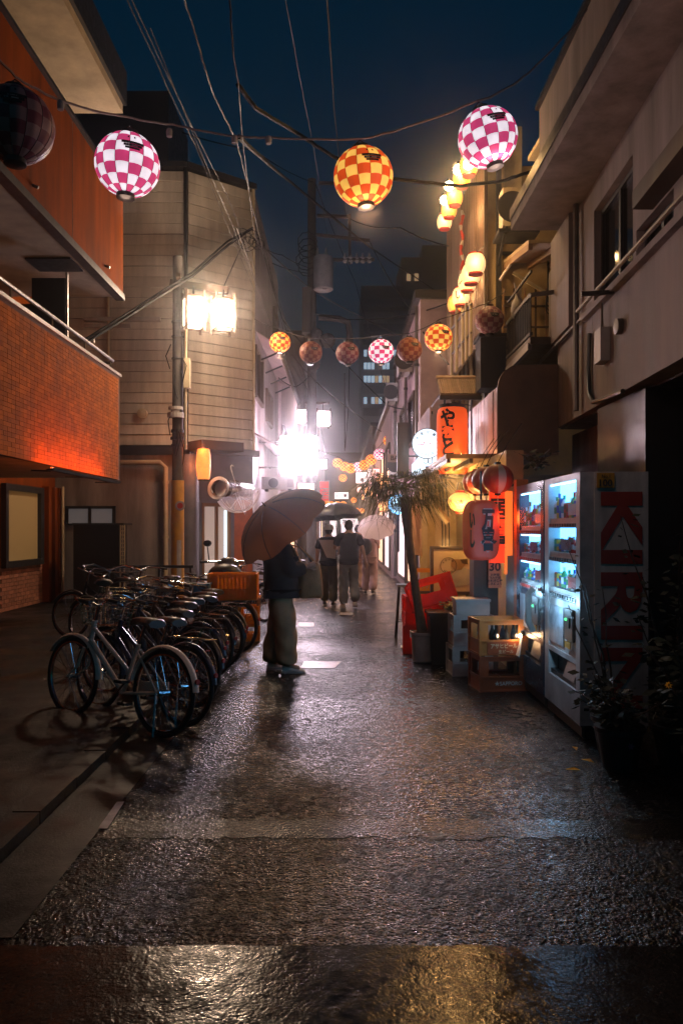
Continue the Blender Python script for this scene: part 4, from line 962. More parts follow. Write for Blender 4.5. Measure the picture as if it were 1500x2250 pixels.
for dx,dy in ((0,0),(3,6)):
    string('service_cable', ['upper' ,'lower'][dx>0] + ' black strand of the service cable from the balcony to the house corner', [P(188+dx,745+dy,14.0), P(300+dx,675+dy,15), P(420+dx,600+dy,15.9), P(500+dx,530+dy,16.8), P(555,500,18.3)], .028 if dx else .022, m_cable, 0)
for i in range(6):
    c = P(533+i*7, 520+8*(i%3), 17.9); rr = random.uniform(.12,.2)
    tag(MB().tube([c+Vector((rr*math.cos(a),.05*math.sin(2*a),rr*math.sin(a))) for a in [k*R(30) for k in range(12)]], .01, 5, closed=True).build('cable_coil', m_cable), ['first','second','third','fourth','fifth','last'][i] + ' small black cable coil from the left at the clapboard house corner', 'cable', 'coils at the house corner')
string('overhead_cable', 'thin black line along the tower side sky above the right houses', [P(716,-30,8),P(735,250,14),P(760,480,28)], .01, m_cable, .002)

# ------------------------------------------------------------------ bright white sign
SG = thing('lit_sign', 'glaring white square box sign projecting over the lane on the left', 'sign', (-1.1,19.8,3.4))
a = P(617,1040,19.8); b = P(696,958,19.8)
MB().bx(a.x-.03,b.x+.03,19.83,20.0,a.z-.03,b.z+.03).build('frame', m_steel, SG)
MB().bx(a.x,b.x,19.80,19.826,a.z,b.z).build('face', e_sign, SG)
MB().bx(a.x,b.x,20.004,20.03,a.z,b.z).build('face', e_sign, SG)
MB().bar((-2.06,19.9,b.z-.15),(a.x-.03,19.9,b.z-.15),.05).build('bracket', m_steel, SG); MB().bar((-2.06,19.9,a.z+.15),(a.x-.03,19.9,a.z+.15),.05).build('bracket', m_steel, SG)
lamp('light', SG, ((a.x+b.x)/2+1.1, -.35, 0), 95, (1,.60,.88), .35); lamp('light', SG, ((a.x+b.x)/2+1.1, .65, 0), 75, (1,.60,.88), .35)
aircon('air_conditioner', 'pale wall unit tucked under the glaring white sign', (-1.55,19.6,2.55), .8,.3,.3, m_offw)
bs = thing('banner_sign', 'tall red banner with white border far down the lane', 'sign', P(712,1130,40))
a = P(702,1138,40); b = P(722,1058,40)
MB().bx(a.x,b.x,40,40.06,a.z,b.z).build('face', emat('banner_red',(.75,.06,.06),.5), bs); MB().bx(a.x-.04,a.x,39.98,40.07,a.z,b.z).bx(b.x,b.x+.04,39.98,40.07,a.z,b.z).bx(a.x-.04,b.x+.04,39.98,40.07,b.z,b.z+.05).build('frame', m_offw, bs)
text('酒\n処', m_offw, bs, ((a.x+b.x)/2,39.95,(a.z+b.z)/2), h=1.2, name='lettering')
# lit sheets and lamps further in
def lit_panel(label, x0,y0,x1,y1,Y,em,cat='sign',nm='lit_sign',txt=None,tm=None):
    a = P(x0,y1,Y); b = P(x1,y0,Y); t = thing(nm, label, cat, ((a.x+b.x)/2,Y,a.z))
    MB().bx(a.x,b.x,Y,Y+.1,a.z,b.z).build('face', em, t); MB().bx(a.x-.03,b.x+.03,Y+.101,Y+.16,a.z-.03,b.z+.03).build('frame', m_dark, t)
    MB().bx(a.x-.04,a.x-.001,Y-.02,Y+.1,a.z-.04,b.z+.04).bx(b.x+.001,b.x+.04,Y-.02,Y+.1,a.z-.04,b.z+.04).bx(a.x,b.x,Y-.02,Y+.1,b.z+.001,b.z+.04).bx(a.x,b.x,Y-.02,Y+.1,a.z-.04,a.z-.001).build('rim', m_dark, t)
    if txt:
        w_, h_ = b.x-a.x, b.z-a.z
        text(txt, tm or m_ink, t, ((a.x+b.x)/2,Y-.01,(a.z+b.z)/2), h=h_*.78 if '\n' in txt else None, w=None if '\n' in txt else w_*.8, bold=.03)
    return t
lit_panel('white lit panel sign under the far lantern string', 782,1038,806,1062,42,e_white,txt='酒\n場')
lit_panel('small white lit panel right of the panel under the far lantern string', 808,1030,822,1056,40,e_white,txt='居\n酒\n屋')
lit_panel('low wide white lit sign above the black umbrella', 735,1082,765,1096,50,e_white,txt='お食事')
lit_panel('white lit box beside the glaring square sign', 697,1010,718,1030,24,e_white,txt='酒')
lit_panel('long white lit shop sign behind the walkers', 748,1140,785,1152,55,e_white,txt='営業中')
lit_panel('pinkish lit box under the eave of the left houses', 655,1062,690,1078,24,e_shopdim)

e_warm = emat('far_lantern_paper', (1,.52,.22), 1.6); pw = paper_lantern('paper_lantern', e_warm, .17, .34); e_pinkl = emat('far_lantern_pink', (1,.62,.62), 1.6); pp_ = paper_lantern('paper_lantern', e_pinkl, .17, .34)
fr_l = [(826,1040,34),(838,1052,30),(846,1064,27),(817,1066,40),(808,1078,46),(822,1086,38),(834,1096,32),(800,1092,52),(843,1112,28),(790,1076,56)]
fr_n = ['first','second','third','fourth','fifth','sixth','seventh','eighth','ninth','tenth']
for i,(px,py,Y) in enumerate(fr_l):
    o = place(pw if i % 3 else pp_, P(px,py,Y), 'small glowing lantern by the right far shopfronts, %s from the top behind the palm' % fr_n[i], 'small lanterns along the far right shops', 1.1)
    if i % 2 == 0: lamp('light', o, (-.4,-.2,0), 22, (1,.55,.3), .1)
for i,(px,py,Y) in enumerate([(664,1092,34),(676,1110,30),(688,1088,44),(699,1102,52),(708,1092,60)]):
    o = place(pw if i % 2 else pp_, P(px,py,Y), 'small glowing lantern by the left far shopfronts, %s counting rightwards to the banner' % fr_n[i], 'small lanterns along the far left shops', 1.1)
    if i % 2 == 0: lamp('light', o, (.4,-.2,0), 30, (1,.6,.5), .1)
e_rsign = emat('red_lit_sign', (1,.10,.06), 1.0); e_ysign = emat('yellow_lit_sign', (1,.62,.12), 1.1)
lit_panel('narrow yellow upright sign high on the right far houses', 838,1060,846,1090,36,e_ysign,txt='や\nき\nと\nり')
lit_panel('narrow red upright sign beyond the bar sign', 826,1068,833,1100,44,e_rsign,txt='ラ\nー\nメ\nン')
lit_panel('small red lit sign low on the left past the white umbrella row', 700,1112,709,1140,48,e_rsign,txt='寿\n司')
lit_panel('white upright sign beside the far left lamps', 676,1020,688,1056,33,e_white,txt='ス\nナ\nッ\nク')
lit_panel('yellow lit shop board above the far end door', 744,1120,764,1128,70,e_ysign,txt='酒場')
# ------------------------------------------------------------------ signs and big lanterns, right side
def cyl_bend(c, r, phi):   # x along the girth of a round lantern facing the viewer, turned by phi
    c = Vector(c)
    def f(x, y): a = x/r + phi; return c + Vector((r*math.sin(a), -r*math.cos(a), y))
    return f
BL = thing('big_red_lantern', 'tall red paper lantern with bold black brush letters, lit orange low down', 'lantern', P(993,970,12))
c = P(993,970,12); r_ = .235
prof = []
for i in range(33):
    z = -.5 + i/32; s_ = min(1, (1-abs(2*z)**6)**.5 + .0); prof.append((r_*(.80+.20*s_)*(1 if i%2 else .988), z*1.0))
MB().lathe(prof, 26, c, caps=False).build('shell', e_red, BL, smooth=True)
MB().lathe([(.15,.0),(.2,0),(.2,.05),(.15,.05)], 20, c+Vector((0,0,.5))).build('top_ring', m_black, BL); MB().lathe([(.001,-.05),(.2,-.05),(.2,0),(.15,0)], 20, c+Vector((0,0,-.5))).build('base_ring', m_black, BL)
text('や\nき\nと\nり', m_ink, BL, (0,0,0), w=.24, h=.95, bold=.045, bend=cyl_bend(c, r_+.006, R(-26)), ls=.8)
lamp('light', BL, (-.30,-.2,-.3), 5, (1,.25,.05), .08)
MB().tube([c+Vector((.3,.05,-.52)),c+Vector((.3,.05,.55)),c+Vector((0,.05,.6)),c+Vector((0,0,.55))], .014, 6).build('hanger', m_dark, BL)
glow = thing('small_lamp', 'small glaring orange lamp on the front of the tall red lantern', 'lamp', P(1012,1000,11.6))
MB().ball((0,0,0), .022, 10, 6).build('bulb', e_bulb, glow, local=True); MB().lathe([(.028,-.03),(.012,.02)], 8, (0,0,-.01)).build('socket', m_black, glow, local=True)
MB().tube([(-.1,0,-.18),(-.07,0,-.05),(0,0,.0),(.07,0,-.05),(.1,0,-.18)], .006, 5).build('wire', m_steel, glow, local=True)
lamp('light', glow, (-.02,-.12,0), 5, (1,.5,.15), .03)

RS = thing('round_sign', 'white lit round pub sign with curved lettering over a white box sign', 'sign', P(935,1000,13.4))
cR = P(938,974,13.4); rr = .245
MB().lathe([(rr,0),(rr,.06)], 32, cR+Vector((0,.06,0)), Matrix.Rotation(R(90),4,'X').to_3x3()).build('face', e_bluew, RS)
MB().lathe([(rr+.012,0),(rr+.012,.09),(rr+.001,.09),(rr+.001,0)], 32, cR+Vector((0,.10,0)), Matrix.Rotation(R(90),4,'X').to_3x3()).build('rim', m_dark, RS)
def arc(s_, a0, a1, rad, h, m, ctr, flip=False):
    for i, ch in enumerate(s_):
        a = R(a0 + (a1-a0)*i/max(1,len(s_)-1)); u = Vector((math.sin(a),0,math.cos(a)))
        p = ctr + u*rad + Vector((0,-.006,0))
        upv = -u if flip else u; text(ch, m, RS_T[0], p, right=Vector((upv.z,0,-upv.x)), up=upv, h=h, bold=.02)
RS_T = [RS]; arc('大生酒場', -62, 38, .185, .055, m_ink, cR); arc('NONDA', 212, 150, .19, .05, m_ink, cR, True)
text('ニ', m_redp, RS, cR+Vector((-.13,-.006,.0)), h=.06, bold=.03); text('ノ', m_redp, RS, cR+Vector((-.07,-.006,-.005)), h=.08, bold=.06); text('+', m_redp, RS, cR+Vector((.05,-.006,.0)), h=.04, bold=.02)
a = P(905,1046,13.5); b = P(962,992,13.5)
MB().prism([(a.x,13.5,a.z),(b.x,13.5,a.z),(b.x,13.5,b.z-.1),(b.x-.08,13.5,b.z),(a.x+.2,13.5,b.z),(a.x,13.5,b.z-.22)], (0,.1,0)).build('box_face', e_bluew, RS)
tb = MB(); o_ = P(940,1012,13.49)
for sx in (-1,1): tb.tube([o_+Vector((0,0,.07)),o_+Vector((sx*.07,0,.07)),o_+Vector((sx*.075,0,-.03)),o_+Vector((sx*.04,0,-.06)),o_+Vector((sx*.005,0,-.03)),o_+Vector((0,0,.04))], .008, 5)
tb.bx(o_.x-.045,o_.x+.045,13.48,13.495,o_.z-.125,o_.z-.095); tb.build('drawn_mark', m_navy, RS)
MB().bx(a.x-.25,a.x-.05,13.55,13.65,a.z,b.z+.5).build('back_board', m_wood, RS)
lamp('light', RS, (-.1,-.35,0), 14, (.72,.88,1), .12)
BS = thing('bar_sign', 'small dim mauve plate sign reading BAR', 'sign', P(870,1006,17))
a = P(851,1015,17); b = P(891,997,17); MB().bx(a.x,b.x,17,17.05,a.z,b.z).build('plate', m_pinkw, BS); text('BAR', m_ink, BS, ((a.x+b.x)/2,16.995,(a.z+b.z)/2), h=.1, bold=.02)
MB().bar((b.x,17.02,b.z-.05),(1.72,17.02,b.z-.05),.03).build('bracket', m_dark, BS)
NS = thing('neon_round_sign', 'blue glowing round sign half hidden behind the palm trunk', 'sign', P(875,1108,15))
c = P(875,1108,15); MB().lathe([(.165,0),(.165,.05)], 26, c+Vector((0,.05,0)), Matrix.Rotation(R(90),4,'X').to_3x3()).build('face', e_bluew, NS)
MB().tube([c+Vector((.175*math.cos(k*R(15)),0,.175*math.sin(k*R(15)))) for k in range(24)], .018, 6, closed=True).build('neon_tube', e_blue, NS)
MB().tube([c+Vector((.12*math.cos(k*R(15)),-.005,.12*math.sin(k*R(15)))) for k in range(24)], .006, 5, closed=True).build('inner_ring', m_navy, NS); text('大', m_navy, NS, c+Vector((-.02,-.01,.0)), h=.12)
MB().bar(c+Vector((.0,.08,-.9)),c+Vector((0,.08,-.17)),.05).build('post', m_navy, NS)
lamp('light', NS, (0,-.25,0), 6, (.3,.65,1), .1)
# red balls under the awning
MB_r = mat('red_balloon_paper', (.42,.035,.025), .45, var=.25); MB_rw = mat('pale_stripe_paper', (.5,.38,.36), .5, var=.2)
def stripe_ball(r):
    t = thing('striped_lantern', None, None); mb = MB(); n = 12
    for j in range(n):
        mb.mt(1 if j % 4 == 0 else 0); vs = []; fs = []
        for i in range(11):
            a = R(-80)+R(160)*i/10
            for q in range(4):
                th = 2*math.pi*(j+q/3)/n; vs.append((r*math.cos(a)*math.cos(th), r*math.cos(a)*math.sin(th), r*.95*math.sin(a)))
        for i in range(10):
            for q in range(3): fs.append((i*4+q,i*4+q+1,i*4+q+5,i*4+q+4))
        mb.add(vs, fs)
    mb.build('shell', [MB_r, MB_rw], t, smooth=True, local=True)
    MB().lathe([(r*.2,-.02),(r*.2,.02)], 12, (0,0,r*.94)).build('top_ring', m_black, t, local=True); MB().lathe([(r*.2,-.02),(r*.2,.02)], 12, (0,0,-r*.94)).build('base_ring', m_black, t, local=True)
    MB().tube([(0,0,r),(.02,.1,r+.2),(.05,.25,r+.42)], .004, 4).build('cord', m_cable, t, local=True)
    for k in range(3): MB().tube([(.03*(k-1),0,-r*.95),(.03*(k-1),0,-r*1.9)], .004, 4).build('tassel', MB_rw, t, local=True)
    return t
sb = stripe_ball(.17)
for i,(px,py,Y,lb) in enumerate(((1093,1052,8.6,'nearest striped red ball lantern under the brown awning'),(1068,1055,9.3,'second striped red ball lantern behind the nearest'),(1054,1058,10.0,'third striped red ball lantern in the row under the awning'),(1043,1060,10.7,'farthest striped red ball lantern in the row under the awning'))):
    o = sb if i == 0 else copy_tree(sb); o.location = P(px,py,Y); o.rotation_euler = (0,0,R(-98+i*5)); tag(o, lb, 'lantern', 'striped ball lanterns under the awning')
# red sign lantern with two big characters
WL = thing('red_sign_lantern', 'flat rounded red lantern sign with two black characters outlined pale', 'lantern', P(1056,1165,8.3))
c = P(1056,1165,8.3); hw, hh, dp_ = .185, .315, .11
mb = MB(); ring = []
def sup(a, e=.5): ca, sa = math.cos(a), math.sin(a); return (math.copysign(abs(ca)**e, ca), math.copysign(abs(sa)**e, sa))
NN = 28; layers = []
for k in range(9):
    t = -1 + 2*k/8; s_ = (1-abs(t)**2.6)**.42 if abs(t) < 1 else 0
    s2 = .72 + .28*s_; layers.append((t*dp_, s2))
vs = []
rotz = Matrix.Rotation(R(16),3,'Z')
for (yy, s2) in layers:
    for k in range(NN):
        x, z = sup(2*math.pi*k/NN); vs.append(c + rotz @ Vector((x*hw*s2, yy, z*hh*(.86+.14*(s2-.72)/.28))))
fs = [tuple(range(NN))[::-1], tuple(len(vs)-NN+k for k in range(NN))]
for i in range(8):
    for k in range(NN): fs.append((i*NN+k, i*NN+(k+1)%NN, (i+1)*NN+(k+1)%NN, (i+1)*NN+k))
e_signred = emat('sign_lantern_red', (.8,.10,.05), .10, base=(.45,.05,.03))
mb.add(vs, fs).build('shell', e_signred, WL, smooth=True)
rx = rotz @ Vector((1,0,0)); fwd = rotz @ Vector((0,-1,0))
text('万\n喜', m_offw, WL, c + fwd*(dp_+.006) + rx*.035, right=rx, w=.195, h=.45, bold=.10, ls=.86)
text('万\n喜', m_ink, WL, c + fwd*(dp_+.012) + rx*.035, right=rx, w=.18, h=.43, bold=.05, ls=.86)
lx = rotz @ Vector((-1,0,0))
text('い\nし', m_ink, WL, c + lx*(hw*.80) + fwd*.105, right=(rotz@Vector((.5,-.5,0))), w=.06, h=.36, bold=.06)
MB().bar(c+Vector((0,0,hh-.02)),c+Vector((0,0,hh+.30)),.02).build('hanger', m_dark, WL)
# yellow oval lantern with star
YL = thing('oval_lantern', 'lit yellow oval lantern with a small star above the poster', 'lantern', P(1010,1103,10.2))
c = P(1010,1103,10.2)
MB().ball(c, .15, 20, 12, (1.05,1,.82)).build('shell', emat('oval_lit', (1,.58,.14), 1.25), YL, smooth=True)
MB().lathe([(.06,0),(.06,.03)], 12, c+Vector((0,0,.12))).build('top_ring', m_redp, YL); MB().lathe([(.06,0),(.06,.03)], 12, c+Vector((0,0,-.15))).build('base_ring', m_redp, YL)
MB().prism([c+Vector((-.01,-.155,0))+Vector((.04*(1 if k%2==0 else .42)*math.sin(k*R(36)),0,.04*(1 if k%2==0 else .42)*math.cos(k*R(36)))) for k in range(10)], (0,.006,0)).build('star_mark', m_redp, YL)
MB().tube([c+Vector((-.04,0,.15)),c+Vector((-.02,0,.25)),c+Vector((.02,0,.25)),c+Vector((.04,0,.15))], .006, 5).build('hanger', m_dark, YL)
lamp('light', YL, (.0,-.28,-.1), 30, (1,.50,.13), .08)
# barrel lantern by the left porch and others left
OL = thing('barrel_lantern', 'lit orange barrel lantern under the left porch canopy', 'lantern', P(447,1020,16.75))
c = P(447,1020,16.75); prof = []
for i in range(25): z = -.32+.64*i/24; prof.append((.155*(.78+.22*(1-abs(z/.32)**3))*(1 if i%2 else .985), z))
MB().lathe(prof, 20, c, caps=False).build('shell', e_redor, OL, smooth=True); MB().lathe([(.001,-.03),(.12,-.03),(.12,.01)], 16, c+Vector((0,0,-.32)), caps=False).build('base_ring', m_black, OL); MB().lathe([(.12,-.01),(.12,.03),(.08,.03)], 16, c+Vector((0,0,.32)), caps=False).build('top_ring', m_black, OL)
MB().tube([c+Vector((0,0,.34)),c+Vector((0,.1,.45))], .008, 5).build('hanger', m_dark, OL)
lamp('light', OL, (.0,-.22,.36), 9, (1,.16,.03), .08); lamp('light', OL, (-.25,.1,0), 9, (1,.2,.04), .08)
# duct elbow and clear umbrella on the porch
DU = thing('duct_elbow', 'large pale ventilation duct elbow on the corner shop wall', 'duct', P(485,1072,16.9))
c = P(482,1072,16.9)
MB().lathe([(.25,-.03),(.25,.03),(.17,.03),(.17,-.03)], 26, c+Vector((-.03,.05,0)), (Matrix.Rotation(R(-24),4,'Z') @ Matrix.Rotation(R(78),4,'X')).to_3x3()).build('flange', m_white, DU, smooth=True)
MB().tube([c+Vector((.0,-.05,0)),c+Vector((.07,.12,0)),c+Vector((.20,.35,0)),c+Vector((.35,.7,0)),c+Vector((.45,1.2,0))], .175, 18, caps=False).build('pipe', m_steel, DU, smooth=True)
for w_ in (.12,.45): MB().tube([c+Vector((.03+w_*.5,w_,0))+Vector((.185*math.cos(k*R(20))*.9,-.185*math.cos(k*R(20))*.35,.185*math.sin(k*R(20)))) for k in range(18)], .012, 5, closed=True).build('seam_band', m_galv, DU)
m_clear = bpy.data.materials.new('clear_vinyl'); m_clear.use_nodes = True; n_, l_ = nodes_of(m_clear)
bs_ = n_['Principled BSDF']; bs_.inputs['Base Color'].default_value = (.8,.75,.8,1); bs_.inputs['Roughness'].default_value = .3
tr_ = n_.new('ShaderNodeBsdfTransparent'); tl_ = n_.new('ShaderNodeBsdfTranslucent'); tl_.inputs[0].default_value = (.8,.7,.75,1); mx_ = n_.new('ShaderNodeMixShader'); mx2 = n_.new('ShaderNodeMixShader'); mx2.inputs[0].default_value = .5; mx_.inputs[0].default_value = .30
l_.new(bs_.outputs[0], mx2.inputs[1]); l_.new(tl_.outputs[0], mx2.inputs[2]); l_.new(tr_.outputs[0], mx_.inputs[1]); l_.new(mx2.outputs[0], mx_.inputs[2]); l_.new(mx_.outputs[0], n_['Material Output'].inputs[0])
def umbrella(name, label, apex, axis, rad, depth, m, handle_len, m_sh, ribs=8, grp=None, rib_m=None, hook=True, twist=0.0):
    """axis points from the apex towards the handle"""
    t = thing(name, label, 'umbrella', apex); ax = Vector(axis).normalized(); e1 = ax.orthogonal().normalized(); e1 = Matrix.Rotation(twist,3,ax) @ e1; e2 = ax.cross(e1)
    apex = Vector(apex); nr = 8; mb = MB(); vs = [apex]; N = ribs*4
    def pt(i, j, o=0):
        f = i/nr; a = 2*math.pi*j/N; w_ = abs(math.cos(ribs*a/2))          # 1 at ribs, 0 midway
        r = rad*math.sin(f*R(78))/math.sin(R(78))*(1-.09*(1-w_)*f*f); d = depth*(1-math.cos(f*R(78)))/(1-math.cos(R(78))) - .02*(1-w_)*f
        return apex + ax*(d+o) + (e1*math.cos(a)+e2*math.sin(a))*r
    for i in range(1, nr+1):
        for j in range(N): vs.append(pt(i,j))
    fs = [(0, 1+j, 1+(j+1)%N) for j in range(N)]
    for i in range(nr-1):
        for j in range(N): fs.append((1+i*N+j, 1+(i+1)*N+j, 1+(i+1)*N+(j+1)%N, 1+i*N+(j+1)%N))
    cnp = mb.add(vs, fs).build('canopy', m, t, smooth=True)
    for k in range(ribs):
        MB().tube([pt(i, k*4, -.002) for i in range(1, nr+1)], .0045, 4).build('rib', rib_m or m_sh, t)
        MB().tube([apex+ax*(depth*.9), pt(4, k*4, .012)], .003, 4).build('stretcher', rib_m or m_sh, t)
    end = apex + ax*handle_len
    MB().tube([apex-ax*.06, end], [.006,.007], 6).build('shaft', m_sh, t)
    if hook: MB().tube([end-ax*.08, end, end+ax*.05+e1*.015, end+ax*.07+e1*.05, end+ax*.04+e1*.08], .013, 7).build('handle', m_sh, t, smooth=True)
    return t
umbrella('clear_umbrella', 'open clear vinyl umbrella hung upside down beside the duct elbow', P(536,1124,16.2), (-.28,.05,.9), .46, .36, m_clear, .92, m_white, hook=True)

# notices, posters, boards
NB = thing('notice_board', 'dark post with orange notice showing 30 beside the vending machines', 'notice board', (1.72,8.9,0))
MB().bx(1.47,1.74,8.85,9.15,0,1.42).build('cabinet', m_wood, NB)
a = P(1073,1292,8.75); b = P(1101,1213,8.75)
e_notice = mat('orange_notice', (.60,.26,.12), .6, var=.15); MB().bx(a.x,b.x,8.75,8.77,a.z,b.z).build('notice_sheet', e_notice, NB)
text('30', m_ink, NB, P(1087,1245,8.745), h=.10, bold=.03); text('お時間\n飲み放題\nお料理各種\n二名様より', m_ink, NB, P(1087,1273,8.745), h=.13, bold=.02)
PO = thing('framed_poster', 'wide framed pub poster of a person in a straw hat lit amber', 'poster', (1.5,10.4,.7))
a = P(952,1300,10.4); b = P(1036,1207,10.4)
MB().bx(a.x,b.x,10.4,10.43,a.z,b.z).build('sheet', m_paper, PO)
fr_ = MB().bx(a.x-.04,a.x,10.38,10.45,a.z,b.z).bx(b.x,b.x+.04,10.38,10.45,a.z,b.z).bx(a.x-.04,b.x+.04,10.38,10.45,b.z,b.z+.04).bx(a.x-.04,b.x+.04,10.38,10.45,a.z-.04,a.z).build('frame', m_wood, PO)
def flat(name, m, pts, y): MB().prism([P(x,yy,10.4)+Vector((0,y,0)) for x,yy in pts], (0,.004,0)).build(name, m, PO)
flat('printed_hat', m_cream, [(985,1222),(1001,1212),(1018,1212),(1030,1221),(1036,1226),(1036,1230),(985,1229)], -.008)
flat('printed_face', m_woodwarm, [(991,1229),(1021,1229),(1022,1240),(1013,1252),(998,1254),(990,1243)], -.013)
flat('printed_shirt', m_offw, [(1003,1254),(1020,1247),(1036,1254),(1036,1285),(995,1290),(985,1276)], -.010)
flat('printed_hair', m_wood, [(1010,1229),(1026,1228),(1027,1240),(1015,1238)], -.018)
cP = P(985,1243,10.38); MB().tube([cP+Vector((.105*math.cos(k*R(15)),0,.105*math.sin(k*R(15)))) for k in range(24)], .0035, 4, closed=True).build('printed_ring', m_ink, PO)
RS_T[0] = PO; arc('NONDA', 215, 150, .085, .028, m_ink, cP, True); arc('大生酒場', -60, 40, .08, .025, m_ink, cP)
MB().bar((a.x+.05,10.46,0),(a.x+.05,10.46,a.z),.03).bar((b.x-.05,10.46,0),(b.x-.05,10.46,a.z),.03).build('leg', m_wood, PO)
SL = thing('tilted_light_box', 'cream slanted light box leaning by the pillar under the palm crown', 'light box', P(967,1120,10.8))
MB().bar(P(944,1094,10.8),P(984,1148,10.8),.11,.09).build('box', m_cream, SL); MB().bar(P(947,1092,10.74),P(987,1146,10.74),.02,.03).build('edge_trim', m_woodwarm, SL)
MB().bar(P(930,1108,10.8),P(958,1076,10.8),.03).build('arm', m_woodwarm, SL)
CL = thing('hanging_cloth', 'pale pink cloth hanging behind the palm trunk', 'cloth', P(915,1160,13))
mb = MB(); vs = []; 
for i in range(9):
    for j in range(7):
        q = P(893+j*5+(i*.6 if j>3 else -i*.2), 1092+i*15+(j*2), 12.8); vs.append(q + Vector((0,.05*math.sin(j*1.7+i*.4),0)))
mb.add(vs, [(i*7+j,i*7+j+1,(i+1)*7+j+1,(i+1)*7+j) for i in range(8) for j in range(6)]).build('cloth', mat('pink_cloth',(.55,.38,.36),.8,var=.15), CL, smooth=True)
MB().bar(P(885,1090,12.85),P(930,1100,12.85),.03).build('rod', m_wood, CL)

# ------------------------------------------------------------------ vending machines
m_vw = mat('vending_white', (.50,.46,.46), .4, var=.4, vs=4); m_vn = mat('vending_navy', (.02,.03,.05), .3, var=.2)
can_cols = [mat('can_'+n_, c_, .3, var=.1) for n_, c_ in (('red',(.5,.04,.03)),('green',(.05,.28,.1)),('blue',(.04,.12,.45)),('white',(.7,.7,.72)),('yellow',(.6,.42,.05)),('brown',(.18,.08,.03)),('teal',(.05,.3,.35)))]
m_vglass = bpy.data.materials.new('display_glass'); m_vglass.use_nodes = True; n_, l_ = nodes_of(m_vglass)
gl_ = n_.new('ShaderNodeBsdfGlossy'); gl_.inputs['Roughness'].default_value = .4; tr_ = n_.new('ShaderNodeBsdfTransparent'); mx_ = n_.new('ShaderNodeMixShader'); mx_.inputs[0].default_value = .03
l_.new(tr_.outputs[0], mx_.inputs[1]); l_.new(gl_.outputs[0], mx_.inputs[2]); l_.new(mx_.outputs[0], n_['Material Output'].inputs[0])
e_strip = emat('shelf_led', (.35,.72,1), 6)
def bottle(mb, x, y, z, h, r):
    mb.mt(0).lathe([(r*.9,0),(r,.01),(r,h*.22)], 8, (x,y,z)); mb.mt(1).lathe([(r*1.01,h*.22),(r*1.01,h*.52)], 8, (x,y,z)); mb.mt(0).lathe([(r,h*.52),(r,h*.62),(r*.42,h*.82)], 8, (x,y,z)); return mb.mt(1).lathe([(r*.46,h*.82),(r*.46,h)], 8, (x,y,z))
def can(mb, x, y, z, h, r):
    h *= .8; mb.mt(1).lathe([(r*.85,0),(r,.008)], 8, (x,y,z)); mb.mt(0).lathe([(r,.008),(r,h*.38)], 8, (x,y,z)); mb.mt(1).lathe([(r,h*.38),(r,h*.6)], 8, (x,y,z)); mb.mt(0).lathe([(r,h*.6),(r,h-.01)], 8, (x,y,z)); return mb.mt(1).lathe([(r,h-.01),(r*.8,h)], 8, (x,y,z))
